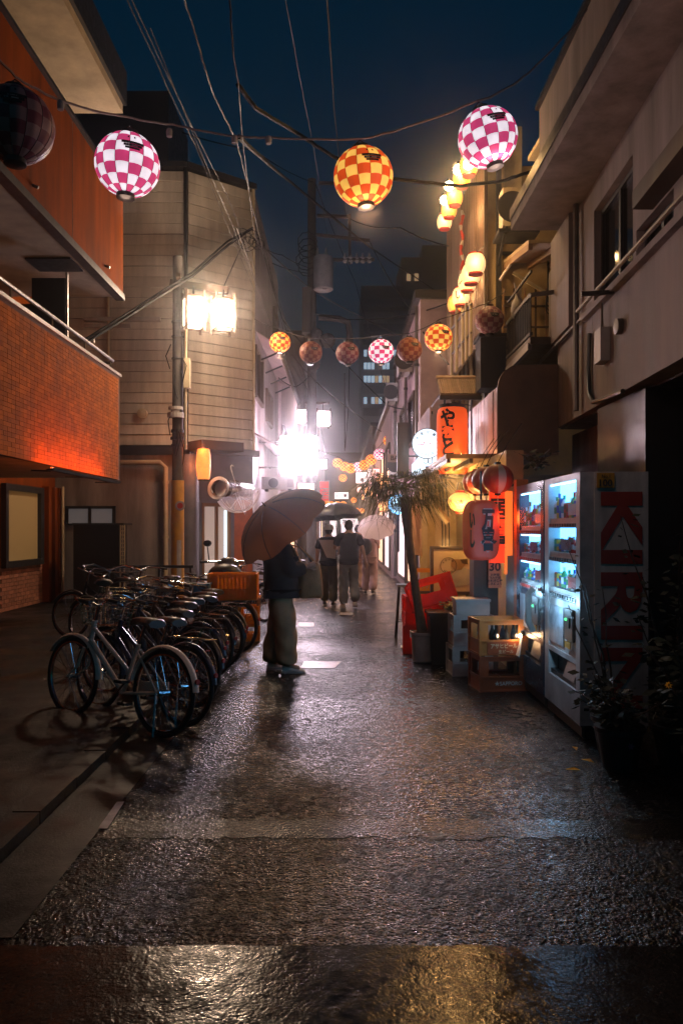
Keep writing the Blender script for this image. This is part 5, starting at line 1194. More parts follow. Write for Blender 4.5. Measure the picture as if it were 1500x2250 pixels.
def vending(label, y0, y1, body, trim, rows, slot_z, side=None):
    """front faces the lane (-X) at x=1.78"""
    X = 1.78; v = thing('vending_machine', label, 'vending machine', (X+.25,(y0+y1)/2,0))
    bd = MB().bx(X+.11,X+.50,y0,y1,.1,2.02).build('body', body, v)
    d0, d1 = y0+.10, y1-.13; ztop, zbot = rows[0][1]+.02, rows[-1][0]-.085
    fr = MB().bx(X+.0,X+.109,y0,d0,.12,2.02).bx(X,X+.109,d1,y1,.12,2.02).bx(X,X+.109,d0,d1,ztop,2.02)
    fr.bx(X,X+.109,d0,d1,.12,.36).bx(X,X+.109,d0,d1,.56,.60); fr.build('door_frame', trim, v)
    MB().bx(X+.02,X+.109,d0,d1,.361,.40).build('chute_floor', m_dark, v)
    ch = MB().bx(X+.08,X+.105,d0,d1,.40,.559).build('chute_back', m_dark, v)
    MB().prism([(X+.01,d0+.1,.40),(X+.06,d0+.1,.55),(X+.07,d0+.1,.55),(X+.02,d0+.1,.40)], (0,d1-d0-.5,0)).build('chute_flap', m_vglass if False else m_galv, v)
    MB().bx(X+.01,X+.109,d0,d1,.601,zbot-.001).build('lower_panel', trim, v)
    MB().bx(X+.0,X+.0095,d0+.35,d1-.02,.64,zbot-.06).build('poster_panel', mat('faded_poster',(.30,.32,.36),.5,var=.5,vs=14), v)
    kx = X - .012
    MB().bx(kx,X+.0095,d0+.06,d0+.28,.72,zbot-.05).build('coin_panel', m_galv, v)
    MB().bx(kx-.008,kx-.001,d0+.12,d0+.15,.82,.90).build('coin_slot', m_black, v)
    MB().bx(kx-.008,kx-.001,d0+.09,d0+.24,.66,.71).build('price_plate', m_yel, v)
    MB().ball((kx-.004,d0+.22,.88), .012, 8, 5).build('status_light', emat('status_green',(.1,1,.3),2), v)
    back = MB().bx(X+.100,X+.108,d0,d1,zbot,ztop).build('backlight', e_vend, v)
    i = 0
    for (z0,z1) in rows:
        MB().bx(X+.02,X+.099,d0,d1,z0-.035,z0-.001).build('shelf', m_vw, v)
        MB().bx(X+.014,X+.022,d0+.01,d1-.01,z1+.004,z1+.016).build('light_strip', e_strip, v)
        bt = MB()
        nb = 11
        for q in range(nb):
            yy = d0+.04+(d1-d0-.08)*q/(nb-1)
            cb = MB(); hh = (z1-z0)*random.uniform(.55,.8)
            (bottle if random.random() < .55 else can)(cb, X+.065, yy, z0, hh, .027); cb.build('drink_sample', random.sample(can_cols, 2), v, smooth=True)
            bt.bx(X-.002,X+.012,yy-.022,yy+.022,z0-.072,z0-.045)
        MB().bx(X+.012,X+.099,d0,d1,z0-.08,z0-.0355).build('button_strip', m_vw, v)
        bt.build('button_row', m_redp if trim is m_vn else m_dark, v)['kind'] = 'stuff'
        MB().bx(X+.03,X+.034,d0+.05+.2*(i%2),d0+.32+.2*(i%2),z0+.02,z0+.11).build('price_card', [m_bluep,m_navy,m_redp][i%3], v); i += 1
    MB().bx(X+.004,X+.007,d0,d1,zbot,ztop).build('display_glass', m_vglass, v)
    for yy in (y0+.08,y1-.12): MB().bx(X+.05,X+.45,yy,yy+.08,0,.099).build('foot', m_dark, v)
    MB().bx(X+.02,X+.04,y0+.02,y1-.02,.03,.10).build('kick_plate', m_galv, v)
    lamp('light', v, (-.40,0,1.0), 8, (.32,.68,1), .05)
    return v
v1 = vending('near white vending machine with tall red lettering on its side panel', 5.95, 6.98, m_vw, m_vw, [(1.68,1.95),(1.40,1.60),(1.10,1.32)], .5)
v2 = vending('farther navy vending machine with red selection buttons behind the beer crates', 7.03, 8.10, m_vn, m_vn, [(1.62,1.92),(1.36,1.52),(1.10,1.26)], .5)
MB().bx(1.885,2.285,5.935,5.949,.12,2.02).build('side_panel', mat('weathered_panel', (.62,.57,.54), .6, var=.4, vs=5, streak=.3), v1)
text('KIRIN', m_kirin, v1, (2.085,5.93,1.06), h=1.62, w=.31, bold=.03, rot=1, name='side_lettering')
MB().bx(1.90,2.03,5.925,5.934,1.90,2.01).build('price_sticker', m_yel, v1); text('100', m_ink, v1, (1.965,5.92,1.935), h=.055, bold=.03); text('No.1', m_ink, v1, (1.965,5.92,1.985), h=.025, bold=.02)
lg = thing('small_spot_lamp', 'small warm lamp glowing in the lower bay of the navy vending machine', 'lamp', (1.74,7.75,.55))
MB().ball((0,0,0), .022, 10, 6).build('bulb', emat('spot_bulb',(1,.62,.3),22), lg, local=True); MB().lathe([(.02,0),(.02,.05)], 8, (.02,0,.0)).build('socket', m_dark, lg, local=True)
MB().prism([(1.70,7.62,.36),(1.70,7.9,.36),(1.77,7.76,.62)], (.004,0,.002)).build('reflector', m_offw, lg)
lamp('light', lg, (-.05,0,.0), 1.6, (1,.6,.3), .02)
MB().tube([(1.745,7.25,1.05),(1.70,7.25,1.0),(1.70,7.25,.75),(1.745,7.25,.66)], .03, 8).build('door_handle', m_offw, v2, smooth=True)

# ------------------------------------------------------------------ crates
def crate(name, w, d, h, m, bottles=0):
    t = thing(name, None, None); th = .014; mb = MB()
    mb.bx(-w/2+.01,w/2-.01,-d/2+.01,d/2-.01,0,.015)
    def side(L, place):     # panel with hand hole: frame pieces
        for (a0,a1,z0,z1) in ((-L/2,L/2,0,h*.42),(-L/2,L/2,h*.86,h),(-L/2,-L*.33,h*.42,h*.86),(L*.33,L/2,h*.42,h*.86)): place(a0,a1,z0,z1)
    side(w, lambda a0,a1,z0,z1: mb.bx(a0,a1,-d/2,-d/2+th,z0,z1)); side(w, lambda a0,a1,z0,z1: mb.bx(a0,a1,d/2-th,d/2,z0,z1))
    side(d-2*th-.002, lambda a0,a1,z0,z1: mb.bx(-w/2,-w/2+th,a0,a1,z0,z1)); side(d-2*th-.002, lambda a0,a1,z0,z1: mb.bx(w/2-th,w/2,a0,a1,z0,z1))
    mb.build('body', m, t, local=True)
    rm = MB()
    for zz in (h*.985,h*.42,h*.03):
        rm.bx(-w/2-.008,w/2+.008,-d/2-.008,-d/2-.001,zz-.008,zz+.008).bx(-w/2-.008,w/2+.008,d/2+.001,d/2+.008,zz-.008,zz+.008).bx(-w/2-.008,-w/2-.001,-d/2,d/2,zz-.008,zz+.008).bx(w/2+.001,w/2+.008,-d/2,d/2,zz-.008,zz+.008)
    for sx in (-1,1):
        for sy in (-1,1): rm.bx(sx*w/2-.012,sx*w/2+.012,sy*d/2-.012,sy*d/2+.012,.0,h)
    rm.build('rim', m, t, local=True)
    dv = MB(); dv.bx(-w/2+.016,w/2-.016,-.004,.004,.016,h*.4).bx(-.004,.004,-d/2+.016,d/2-.016,.016,h*.39); dv.build('divider', m, t, local=True)
    for i in range(bottles):
        x = -w/2+.07+(i%4)*(w-.14)/3; y = -d/2+.07+(i//4)*(d-.14)/2
        b = MB().lathe([(.03,0),(.032,.02),(.032,.17),(.013,.23),(.013,.28)], 8, (x,y,.02)).build('bottle', m_glassd, t, local=True, smooth=True)
    return t
def put(t, loc, label, rz=0, grp='plastic crates stacked on the right', cat='crate', rx=0, ry=0):
    t.location = loc; t.rotation_euler = (rx, ry, rz); return tag(t, label, cat, grp)
c1 = crate('beer_crate', .47, .36, .345, m_mcrate); put(c1, (1.56,7.95,0), 'maroon crate with star and white lettering, bottom of the front stack', R(8))
text('★SAPPORO', m_offw, c1, (.04,-.192,.085), w=.28, bold=.02, local=True)
c2 = crate('beer_crate', .47, .36, .345, m_bcrate, 8); put(c2, (1.555,7.95,.355), 'amber brown crate with lettering on top of the maroon crate', R(8))
MB().bx(-.165,.165,-.193,-.189,.012,.135).build('name_plate', m_mcrate, c2, local=True)
text('アサヒビール', m_cream, c2, (0,-.196,.095), w=.27, h=.05, bold=.03, local=True); text('生ビール', m_cream, c2, (.02,-.196,.04), w=.15, bold=.02, local=True)
wcm = MB()
wc = crate('beer_crate', .42, .34, .32, m_offw); put(wc, (1.40,8.75,0), 'grimy white crate under the other white crate behind the beer crates', R(4))
wc2 = copy_tree(wc); put(wc2, (1.42,8.75,.33), 'grimy white crate on top of the white stack behind the beer crates', R(2))
wb = thing('foam_box', 'grey white foam box resting on the white crates', 'box', (1.42,8.75,.655)); MB().bx(1.24,1.60,8.60,8.90,.655,.80).build('box', m_offw, wb); MB().bx(1.23,1.61,8.59,8.91,.801,.83).build('lid', m_offw, wb)
bt = thing('black_tub', 'matt black planter tub in front of the tilted red crate', 'tub', (1.24,9.45,0))
MB().hexa([(1.06,9.3,0),(1.42,9.3,0),(1.42,9.65,0),(1.06,9.65,0),(1.03,9.27,.57),(1.46,9.27,.57),(1.46,9.68,.57),(1.03,9.68,.57)]).build('tub', m_black, bt); MB().bx(1.01,1.48,9.25,9.70,.571,.61).build('rim', m_black, bt)
r1 = crate('beer_crate', .52, .38, .34, m_rcrate); put(r1, P(955,1335,9.9)+Vector((0,0,.02)), 'bright red crate tilted on the tub beside the palm', R(6), ry=R(-15), rx=R(-14))
r2 = crate('beer_crate', .46, .36, .36, m_rcrate); put(r2, (1.03,10.25,0), 'red crate on the ground behind the palm trunk', R(-4))
r3 = copy_tree(r2); put(r3, (1.04,10.25,.37), 'red crate on top of the red crate behind the palm trunk', R(3))
lamp('light', YL, (-.15,.3,-.55), 12, (1,.5,.15), .08)
yc = crate('beer_crate', .40, .32, .32, m_ycrate); 
yt = thing('side_table', 'low dark table carrying the yellow crate by the poster', 'table', (1.28,12,0)); MB().bx(1.05,1.52,11.8,12.2,.62,.66).build('top', m_wood, yt)
for x_,y_ in ((1.08,11.83),(1.49,11.83),(1.08,12.17),(1.49,12.17)): MB().bx(x_-.02,x_+.02,y_-.02,y_+.02,0,.619).build('leg', m_wood, yt)
put(yc, (1.26,12.0,.662), 'yellow crate on the low table left of the poster', R(2), 'plastic crates stacked on the right')
text('キリン', m_offw, yc, (0,-.172,.07), w=.2, bold=.03, local=True)
# tall stool
st = thing('bar_stool', 'tall black stool with thin legs beside the palm', 'stool', (.94,11.6,0))
MB().bx(.80,1.08,11.45,11.75,.75,.78).build('seat', m_galv, st)
for sx,sy in ((-1,-1),(1,-1),(-1,1),(1,1)): MB().tube([(.94+sx*.15,11.6+sy*.15,0),(.94+sx*.10,11.6+sy*.10,.749)], .012, 6).build('leg', m_black, st)
MB().tube([(.94+.135*x_,11.6+.135*y_,.25) for x_,y_ in ((-1,-1),(1,-1),(1,1),(-1,1))], .008, 5, closed=True).build('foot_ring', m_black, st)

# ------------------------------------------------------------------ potted palm
PT = thing('plant_pot', 'pale cylindrical pot holding the leaning palm', 'pot', (.97,9.5,0))
MB().lathe([(.10,0),(.125,.02),(.135,.32),(.15,.33),(.15,.36),(.125,.36),(.12,.30),(.001,.30)], 22, (.97,9.5,0), caps=False).build('pot', m_offw, PT, smooth=True)
PA = thing('potted_palm', 'leaning palm with shaggy trunk and drooping fan crown', 'palm', (.97,9.5,.3))
tp = [P(928,1392,9.5), P(918,1330,9.48), P(908,1260,9.45), P(897,1180,9.42), P(893,1130,9.4), P(888,1092,9.4)]
tkm = MB().tube(tp, [.065,.05,.046,.05,.062,.052], 12)
for i in range(260):
    f = random.random()*4.95; k = int(f); p = tp[k].lerp(tp[k+1], f-k); a = random.uniform(0,6.28); d = Vector((math.cos(a),math.sin(a),0)); r = .043
    tkm.poly([p+d*r+Vector((.008*d.y,-.008*d.x,0)), p+d*r-Vector((.008*d.y,-.008*d.x,0)), p+d*(r+.03)+Vector((0,0,random.uniform(.02,.06)))])
tk = tkm.build('trunk', m_trunk, PA); tk['kind'] = 'stuff'
crown = P(886,1068,9.4)
for k in range(36):
    a = 2*math.pi*k/36*1.618*5 + random.uniform(-.2,.2); el = random.uniform(-.35,.60) ; d = Vector((math.cos(a)*math.cos(el), math.sin(a)*math.cos(el), math.sin(el)))
    pl = random.uniform(.20,.40); base = crown + Vector((0,0,random.uniform(-.05,.05))); tip = base + d*pl; tip.z -= .05
    fr = MB().tube([base, base.lerp(tip,.5)+Vector((0,0,.02)), tip], [.006,.005,.004], 4)
    side = d.cross(Vector((0,0,1))); side = side.normalized() if side.length > .1 else Vector((1,0,0)); nrm = side.cross(d)
    nl = 23
    for q in range(nl):
        b = R(-105) + R(210)*q/(nl-1); dd = (d*math.cos(b) + side*math.sin(b)).normalized(); L = random.uniform(.34,.52)*(1-.25*abs(b)/1.9)
        p1 = tip + dd*L*.55 + Vector((0,0,-.02)); p2 = tip + dd*L + Vector((0,0,-.14-random.random()*.16)); wv = dd.cross(nrm).normalized()*.006 if dd.cross(nrm).length>1e-3 else Vector((0,0,.007))
        fr.add([tip-wv*.5, tip+wv*.5, p1+wv, p1-wv, p2], [(0,1,2,3),(3,2,4)])
    fr.build('frond', m_leaf, PA)

# ------------------------------------------------------------------ plants, right foreground
def shrub(name, label, base, h, spread, nst, nlf, m, pot=True, lean=(0,0), ls=.06):
    t = thing(name, label, 'plant', base); base = Vector(base)
    if pot: MB().lathe([(.11,0),(.15,.24),(.165,.25),(.165,.28),(.13,.28),(.12,.22),(.001,.22)], 16, base, caps=False).build('pot', m_dark, t, smooth=True)
    sm = MB(); lf = MB()
    for s_ in range(nst):
        a = random.uniform(0,6.28); r = spread*random.uniform(.2,1); hh = h*random.uniform(.55,1.0); pts = []
        for i in range(6):
            f = i/5; pts.append(base + Vector((math.cos(a)*r*f**1.4+lean[0]*f, math.sin(a)*r*f**1.4+lean[1]*f, .22+(hh-.22)*f)) + Vector((random.uniform(-.02,.02),random.uniform(-.02,.02),0)))
        sm.tube(pts, [.011,.010,.008,.006,.005,.003], 5)
        for q in range(nlf):
            f = random.uniform(.15,1); k = min(4,int(f*5)); p = pts[k].lerp(pts[k+1], f*5-k); b = random.uniform(0,6.28); d = Vector((math.cos(b),math.sin(b),random.uniform(-.6,.5))).normalized()
            L = ls*random.uniform(.6,1.6); w_ = d.cross(Vector((random.uniform(-1,1),random.uniform(-1,1),1))).normalized()*L*.28; st_ = p + d*random.uniform(.01,.09)
            lf.add([st_, st_+d*L*.5+w_, st_+d*L, st_+d*L*.5-w_], [(0,1,2,3)])
    sm.build('stem', m_wood, t); l_ = lf.build('foliage', m, t); l_['kind'] = 'stuff'
    return t
shrub('leafy_shrub', 'tall dark shrub whose sprays cross the lettered vending machine side', (2.25,5.35,0), 1.75, .46, 11, 46, m_leafd, True, (-.03,0), .06)
shrub('leafy_shrub', 'dark spreading bush at the right edge in front of the black pier', (2.55,4.9,0), 1.65, .55, 14, 90, m_leafd, True, (.05,0), .07)
shrub('leafy_shrub', 'low dense bush with a yellow bloom at the right foreground', (2.2,4.75,0), .95, .55, 20, 90, m_leafd, True, (0,0), .075)
shrub('leafy_shrub', 'small dark plant in a pot by the foot of the near vending machine', (1.85,5.3,0), .70, .32, 12, 60, m_leafd, True, (-.05,0), .055)
shrub('leafy_shrub', 'twiggy plant reaching across the near vending machine display', (1.92,5.6,0), 1.65, .22, 4, 16, m_leafd, True, (-.12,.1), .05)
shrub('trailing_plant', 'thin leafy plant trailing over the black tub beside the red crate', (1.30,9.35,.40), .42, .24, 7, 18, m_leaf, False, (.03,-.06), .05)
shrub('hanging_plant', 'small dark plant tucked above the vending machine tops', (2.05,8.3,2.0), .42, .25, 6, 16, m_leafd, False, (0,0), .06)
fl = thing('yellow_flower', 'single pale yellow bloom in the dark bush at the right edge', 'flower', P(1468,1505,4.75))
for k in range(8):
    a = k*R(45); MB().poly([(0,0,0),(.012*math.cos(a-.4),-.004,.012*math.sin(a-.4)),(.027*math.cos(a),-.008,.027*math.sin(a)),(.012*math.cos(a+.4),-.004,.012*math.sin(a+.4))]).build('petal', m_ycrate, fl, local=True)
MB().ball((0,-.004,0), .008, 8, 5).build('centre', m_yel, fl, local=True)
pk = thing('pink_flower', 'small dark pink bloom low in the foreground bush', 'flower', P(1385,1640,4.6))
for k in range(6):
    a = k*R(60); MB().poly([(0,0,0),(.012*math.cos(a-.4),-.004,.012*math.sin(a-.4)),(.024*math.cos(a),-.008,.024*math.sin(a)),(.012*math.cos(a+.4),-.004,.012*math.sin(a+.4))]).build('petal', mat('pink_petal',(.4,.06,.14),.6), pk, local=True)
for i,(px,py,Y) in enumerate(((1262,1600,5.7),(1290,1625,5.4),(1258,1630,5.2))):
    d = thing('fallen_leaf', ['curled orange leaf at the foot of the near vending machine','flat orange leaf on the ground right of the curled one','orange leaf nearest the viewer by the vending machine foot'][i], 'leaf', gq(px,py) if False else (P(px,py,Y).x, Y, .02), R(40*i), 'fallen leaves by the machine')
    MB().add([(0,-.05,0),(.02,-.01,.012),(0,.05,.0),(-.02,-.01,.014)], [(0,1,2),(0,2,3)]).build('blade', m_ocrate, d, local=True)
# ------------------------------------------------------------------ bicycles (local: rear wheel at origin, front along +X)
m_bframe = mat('bike_cream_paint', (.80,.64,.53), .4, var=.15)
m_chrome = mat('chrome', (.5,.5,.5), .15, metal=1, var=.2, vs=20)
m_bfs = [mat('bike_black', (.015,.015,.017), .3, var=.2), mat('bike_navy', (.02,.03,.06), .3, var=.2), mat('bike_silver', (.3,.3,.31), .3, metal=.7, var=.2), mat('bike_brown', (.10,.05,.03), .35, var=.2), mat('bike_green', (.03,.06,.045), .35, var=.2)]
m_saddle = mat('saddle_vinyl', (.02,.018,.017), .4, var=.2)
WR = .325; WB = 1.08
def wheel(t, x, r=WR):
    c = Vector((x,0,r)); circ = lambda rr, yy=0: [c + Vector((rr*math.cos(k*R(10)), yy, rr*math.sin(k*R(10)))) for k in range(36)]
    w = MB().tube(circ(r-.018), .018, 8, closed=True).build('wheel', m_blackrub, t, smooth=True, local=True)
    MB().tube(circ(r-.042), .011, 6, closed=True).build('rim', m_chrome, w, smooth=True, local=True)
    MB().tube([c+Vector((0,-.05,0)),c+Vector((0,.05,0))], .02, 8).build('hub', m_chrome, w, local=True)
    sp = MB()
    for k in range(28):
        a = R(360/28*k); y = .03 if k%2 else -.03; b = a + R(24 if (k//2)%2 else -24)
        sp.tube([c+Vector((.02*math.cos(b),y,.02*math.sin(b))), c+Vector(((r-.045)*math.cos(a),0,(r-.045)*math.sin(a)))], .0016, 3, caps=False)
    sp.build('spokes', m_chrome, w, local=True)
    return c
def mudguard(t, c, r, a0, a1, m, nm='mudguard'):
    mb = MB(); vs = []; n = 22
    for i in range(n+1):
        a = R(a0+(a1-a0)*i/n)
        for yy, dr in ((-.03,-.010),(-.015,.004),(0,.008),(.015,.004),(.03,-.010)): vs.append(c + Vector(((r+dr)*math.cos(a), yy, (r+dr)*math.sin(a))))
    mb.add(vs, [(i*5+j,i*5+j+1,(i+1)*5+j+1,(i+1)*5+j) for i in range(n) for j in range(4)])
    return mb.build(nm, m, t, smooth=True, local=True)
def bike(m, basket=True, rack=True, tall=0):
    t = thing('bicycle', None, None)
    rc = wheel(t, 0); fc = wheel(t, WB)
    bb = Vector((.44,0,.27)); seat_top = Vector((.30,0,.66)); head_t = Vector((.84,0,.80)); head_b = Vector((.875,0,.64))
    fm = MB().tube([bb, seat_top], .016, 8).tube([bb, head_b], .021, 8).tube([bb.lerp(seat_top,.42), head_t.lerp(head_b,.35)], .016, 8).tube([head_t, head_b], .022, 8)
    for s_ in (-1,1):
        fm.tube([bb+Vector((0,s_*.03,0)), rc+Vector((0,s_*.06,0))], .010, 6).tube([seat_top+Vector((0,s_*.015,-.05)), rc+Vector((0,s_*.06,0))], .008, 6)
    f = fm.build('frame', m, t, smooth=True, local=True)
    fk = MB().tube([head_b, head_b+Vector((.02,0,-.07))], .018, 8)
    for s_ in (-1,1): fk.tube([head_b+Vector((.02,s_*.045,-.06)), head_b+Vector((.08,s_*.05,-.22)), fc+Vector((0,s_*.05,0))], [.012,.011,.009], 6)
    fk.build('fork', m, t, smooth=True, local=True)
    mg = mudguard(t, rc, WR+.022, 8, 172, m); MB().lathe([(.02,0),(.02,.012)], 10, rc+Vector((-(WR+.03)*math.cos(R(20)),0,(WR+.03)*math.sin(R(20)))), Matrix.Rotation(R(-90),4,'Y').to_3x3()).build('reflector', m_redp, mg, local=True)
    mudguard(t, fc, WR+.022, 30, 178, m)
    stm = MB().tube([head_t, head_t+Vector((-.035,0,.12+tall))], .013, 6).build('stem', m_chrome, t, local=True)
    hz = head_t.z+.14+tall; hx = head_t.x-.03
    hb = MB().tube([(hx-.24,-.27,hz+.02),(hx-.10,-.27,hz+.03),(hx+.05,-.18,hz+.04),(hx+.02,-.05,hz),(hx+.0,0,hz-.02),(hx+.02,.05,hz),(hx+.05,.18,hz+.04),(hx-.10,.27,hz+.03),(hx-.24,.27,hz+.02)], .011, 8).build('handlebar', m_chrome, t, smooth=True, local=True)
    for s_ in (-1,1):
        MB().tube([(hx-.25,s_*.27,hz+.02),(hx-.13,s_*.27,hz+.03)], .016, 8).build('grip', m_blackrub, hb, smooth=True, local=True)
        MB().tube([(hx-.08,s_*.26,hz+.02),(hx-.15,s_*.255,hz-.01),(hx-.22,s_*.25,hz-.015)], .005, 5).build('brake_lever', m_chrome, hb, local=True)
    MB().tube([(hx+.04,-.1,hz+.02),(hx+.12,-.06,hz),(hx+.08,-.02,hz-.2)], .003, 4).build('brake_cable', m_blackrub, t, local=True)
    MB().tube([seat_top, seat_top+Vector((-.05,0,.14))], .012, 6).build('seat_post', m_chrome, t, local=True)
    sx, sz = .25, .82
    mb = MB(); prof = [(-.14,.085,.0),(-.12,.10,.012),(-.05,.095,.015),(.03,.05,.012),(.09,.028,.008),(.14,.018,-.005)]
    vs = []; 
    for x, w_, z in prof:
        for a in range(8): vs.append((sx+x, w_*math.cos(a*R(45)), sz+z+.03*math.sin(a*R(45))*(1.2 if a<4 else .9)))
    fs = [tuple(range(8)), tuple(40+k for k in range(8))[::-1]] + [(i*8+j,i*8+(j+1)%8,(i+1)*8+(j+1)%8,(i+1)*8+j) for i in range(5) for j in range(8)]
    mb.add(vs, fs).build('saddle', m_saddle, t, smooth=True, local=True)
    cr = MB().lathe([(.085,-.004),(.085,.004)], 24, bb+Vector((0,-.05,0)), Matrix.Rotation(R(90),4,'X').to_3x3()).build('chainring', m_chrome, t, local=True)
    pd = MB().tube([bb+Vector((0,-.07,0)), bb+Vector((.12,-.08,-.11))], .009, 6).tube([bb+Vector((0,.07,0)), bb+Vector((-.12,.08,.11))], .009, 6)
    pd.build('crank', m_chrome, t, local=True)
    for s_,q in ((-1,bb+Vector((.12,-.12,-.11))),(1,bb+Vector((-.12,.12,.11)))): MB().box(q, (.09,.08,.022)).build('pedal', m_blackrub, t, local=True)
    MB().bar(bb+Vector((.10,-.062,.04)), rc+Vector((.02,-.066,.03)), .012, .085).build('chain_guard', m, t, local=True)
    MB().tube([rc+Vector((0,.07,0)), rc+Vector((-.06,.12,-.30))], .008, 5).build('kickstand', m_chrome, t, local=True)
    if rack:
        rk = MB()
        for y in (-.06,-.02,.02,.06): rk.tube([(.16,y,.715),(-.26,y,.715)], .005, 5)
        for x in (.16,-.05,-.26): rk.tube([(x,-.062,.715),(x,.062,.715)], .005, 5)
        for s_ in (-1,1): rk.tube([(-.12,s_*.062,.715), rc+Vector((0,s_*.07,0))], .006, 5)
        rk.build('rear_rack', m_chrome, t, local=True)
    if basket:
        x0, z0 = head_t.x+.08, .74; bk_ = MB()
        for i in range(7):
            zz = z0 + i*.037; e = .012*i/2
            bk_.tube([(x0-e,-.15-e,zz),(x0+.24+e,-.15-e,zz),(x0+.24+e,.15+e,zz),(x0-e,.15+e,zz)], .0032, 4, closed=True)
        for i in range(8):
            y = -.15+.3*i/7
            bk_.tube([(x0+.24,y,z0),(x0+.276,y*1.2,z0+.222)], .0028, 4).tube([(x0,y,z0),(x0-.036,y*1.2,z0+.222)], .0028, 4).tube([(x0,y,z0),(x0+.24,y,z0)], .0028, 4)
        for i in range(6):
            x = x0+.24*i/5
            for s_ in (-1,1): bk_.tube([(x,s_*.15,z0),(x+.03*(i-2.5)/2.5,s_*.186,z0+.222)], .0028, 4)
        bk_.build('basket', m_chrome, t, local=True)
        MB().lathe([(.035,0),(.04,.03),(.02,.06)], 12, (x0-.02,0,z0-.06), Matrix.Rotation(R(90),4,'Y').to_3x3()).build('headlight', m_chrome, t, local=True, smooth=True)
    return t
def park(o, rx, ry, ang, label, lean=0):
    """rear wheel contact at rx, ry; ang = heading of the front wheel"""
    o.location = (rx, ry, .004 if rx > -1.62 else .058); o.rotation_mode = 'XYZ'; o.rotation_euler = (R(lean), 0, R(ang))
    return tag(o, label, 'bicycle', 'bicycles parked along the left side')
b0 = bike(m_bframe, basket=False, rack=False)
def G(px,py): Y = F*EYE/(py-1160); return ((px-750)*Y/F, Y)
x_, y_ = G(352,1622); park(b0, x_, y_, 143, 'nearest cream framed bicycle with pale mudguards in front of the row', 5); b0.scale = (1.08,1.04,1.03)
bb_ = bike(m_bfs[0], basket=True, rack=True); bn_ = bike(m_bfs[0], basket=False, rack=True)
firstn = True
specs = [(398,1600,142,1,6,'navy bicycle leaning right behind the cream one'),
         (432,1520,146,2,4,'silver bicycle with pale rear mudguard and red reflector, third in the row'),
         (462,1490,140,0,8,'black bicycle fourth in the row from the viewer'),
         (492,1458,148,0,3,'black bicycle with its tall rear wheel toward the lane, in front of the orange basket'),
         (520,1436,146,3,6,'brown bicycle tight behind the black one under the orange basket'),
         (395,1410,150,1,5,'navy bicycle standing deeper in the row under the black rail'),
         (330,1450,152,4,2,'green bicycle in the middle of the tangle nearer the wall'),
         (414,1558,150,0,9,'black bicycle squeezed between the navy and the silver ones'),
         (448,1502,138,3,2,'brown bicycle squeezed just behind the silver one'),
         (478,1472,156,2,7,'silver framed bicycle tipped over toward the black ones'),
         (365,1470,140,3,8,'brown bicycle behind the silver one, its saddle among the handlebars'),
         (300,1420,160,0,4,'black bicycle deepest in the tangle beside the cabinet')]
first = True
for px,py,ang,mi,ln,lb in specs:
    if lb[:5] in ('navy ', 'silve'):
        o = bb_ if first else copy_tree(bb_); first = False
    else:
        o = bn_ if firstn else copy_tree(bn_); firstn = False
    x_, y_ = G(px,py); park(o, x_, y_, ang + random.uniform(-3,3), lb, ln)
    if mi: recolor(o, m_bfs[0], m_bfs[mi])
o = copy_tree(bn_); recolor(o, m_bfs[0], m_bfs[3]); park(o, -2.75, 9.0, 102, 'dark upright bicycle alone by the black cabinet at the left', 3)
o.scale = (1.05,1.05,1.1)
o = copy_tree(bb_); recolor(o, m_bfs[0], m_bfs[2]); x_, y_ = G(578,1368); park(o, x_, y_, 128, 'silver bicycle by the yellow crates nearer the doorway', 3)
o = copy_tree(bn_); x_, y_ = G(682,1312); park(o, x_, y_, 178, 'small black bicycle far up the lane beyond the person with the bag', 2)

# scooter with orange crate
sc = thing('motor_scooter', 'dark delivery scooter carrying a big orange crate on its rear rack', 'scooter', (-1.62,10.6,0))
for yy in (10.35,11.5):
    c = Vector((-1.66 if yy<11 else -1.60,yy,.25)); w = MB().tube([c+Vector((0,.20*math.cos(k*R(15)),.20*math.sin(k*R(15)))) for k in range(24)], .05, 8, closed=True).build('wheel', m_blackrub, sc, smooth=True)
    MB().lathe([(.15,-.03),(.15,.03)], 16, c, Matrix.Rotation(R(90),4,'Y').to_3x3()).build('rim', m_steel, w)
ms = mat('scooter_grey', (.08,.08,.09), .3, var=.2)
MB().hexa([(-1.80,10.2,.38),(-1.48,10.2,.38),(-1.44,10.9,.36),(-1.84,10.9,.36),(-1.74,10.22,.64),(-1.54,10.22,.64),(-1.5,10.85,.72),(-1.78,10.85,.72)]).build('rear_body', ms, sc)
MB().hexa([(-1.80,10.9,.26),(-1.44,10.9,.26),(-1.44,11.3,.26),(-1.80,11.3,.26),(-1.80,10.9,.36),(-1.44,10.9,.36),(-1.44,11.3,.36),(-1.80,11.3,.36)]).build('footboard', ms, sc)
MB().hexa([(-1.82,11.25,.3),(-1.42,11.25,.3),(-1.46,11.33,.3),(-1.78,11.33,.3),(-1.76,11.4,1.02),(-1.46,11.4,1.02),(-1.50,11.5,1.0),(-1.72,11.5,1.0)]).build('leg_shield', ms, sc)
MB().ball((-1.62,11.42,1.08), .13, 14, 8, (1.2,1,.8)).build('handlebar_cover', ms, sc, smooth=True)
MB().lathe([(.08,0),(.085,.03),(.05,.07)], 16, (-1.62,11.5,1.06), Matrix.Rotation(R(-90),4,'X').to_3x3()).build('headlight', m_chrome, sc, smooth=True)
MB().tube([(-1.98,11.28,1.12),(-1.80,11.36,1.12),(-1.44,11.36,1.12),(-1.26,11.28,1.12)], .016, 8).build('handlebar', m_chrome, sc, smooth=True)
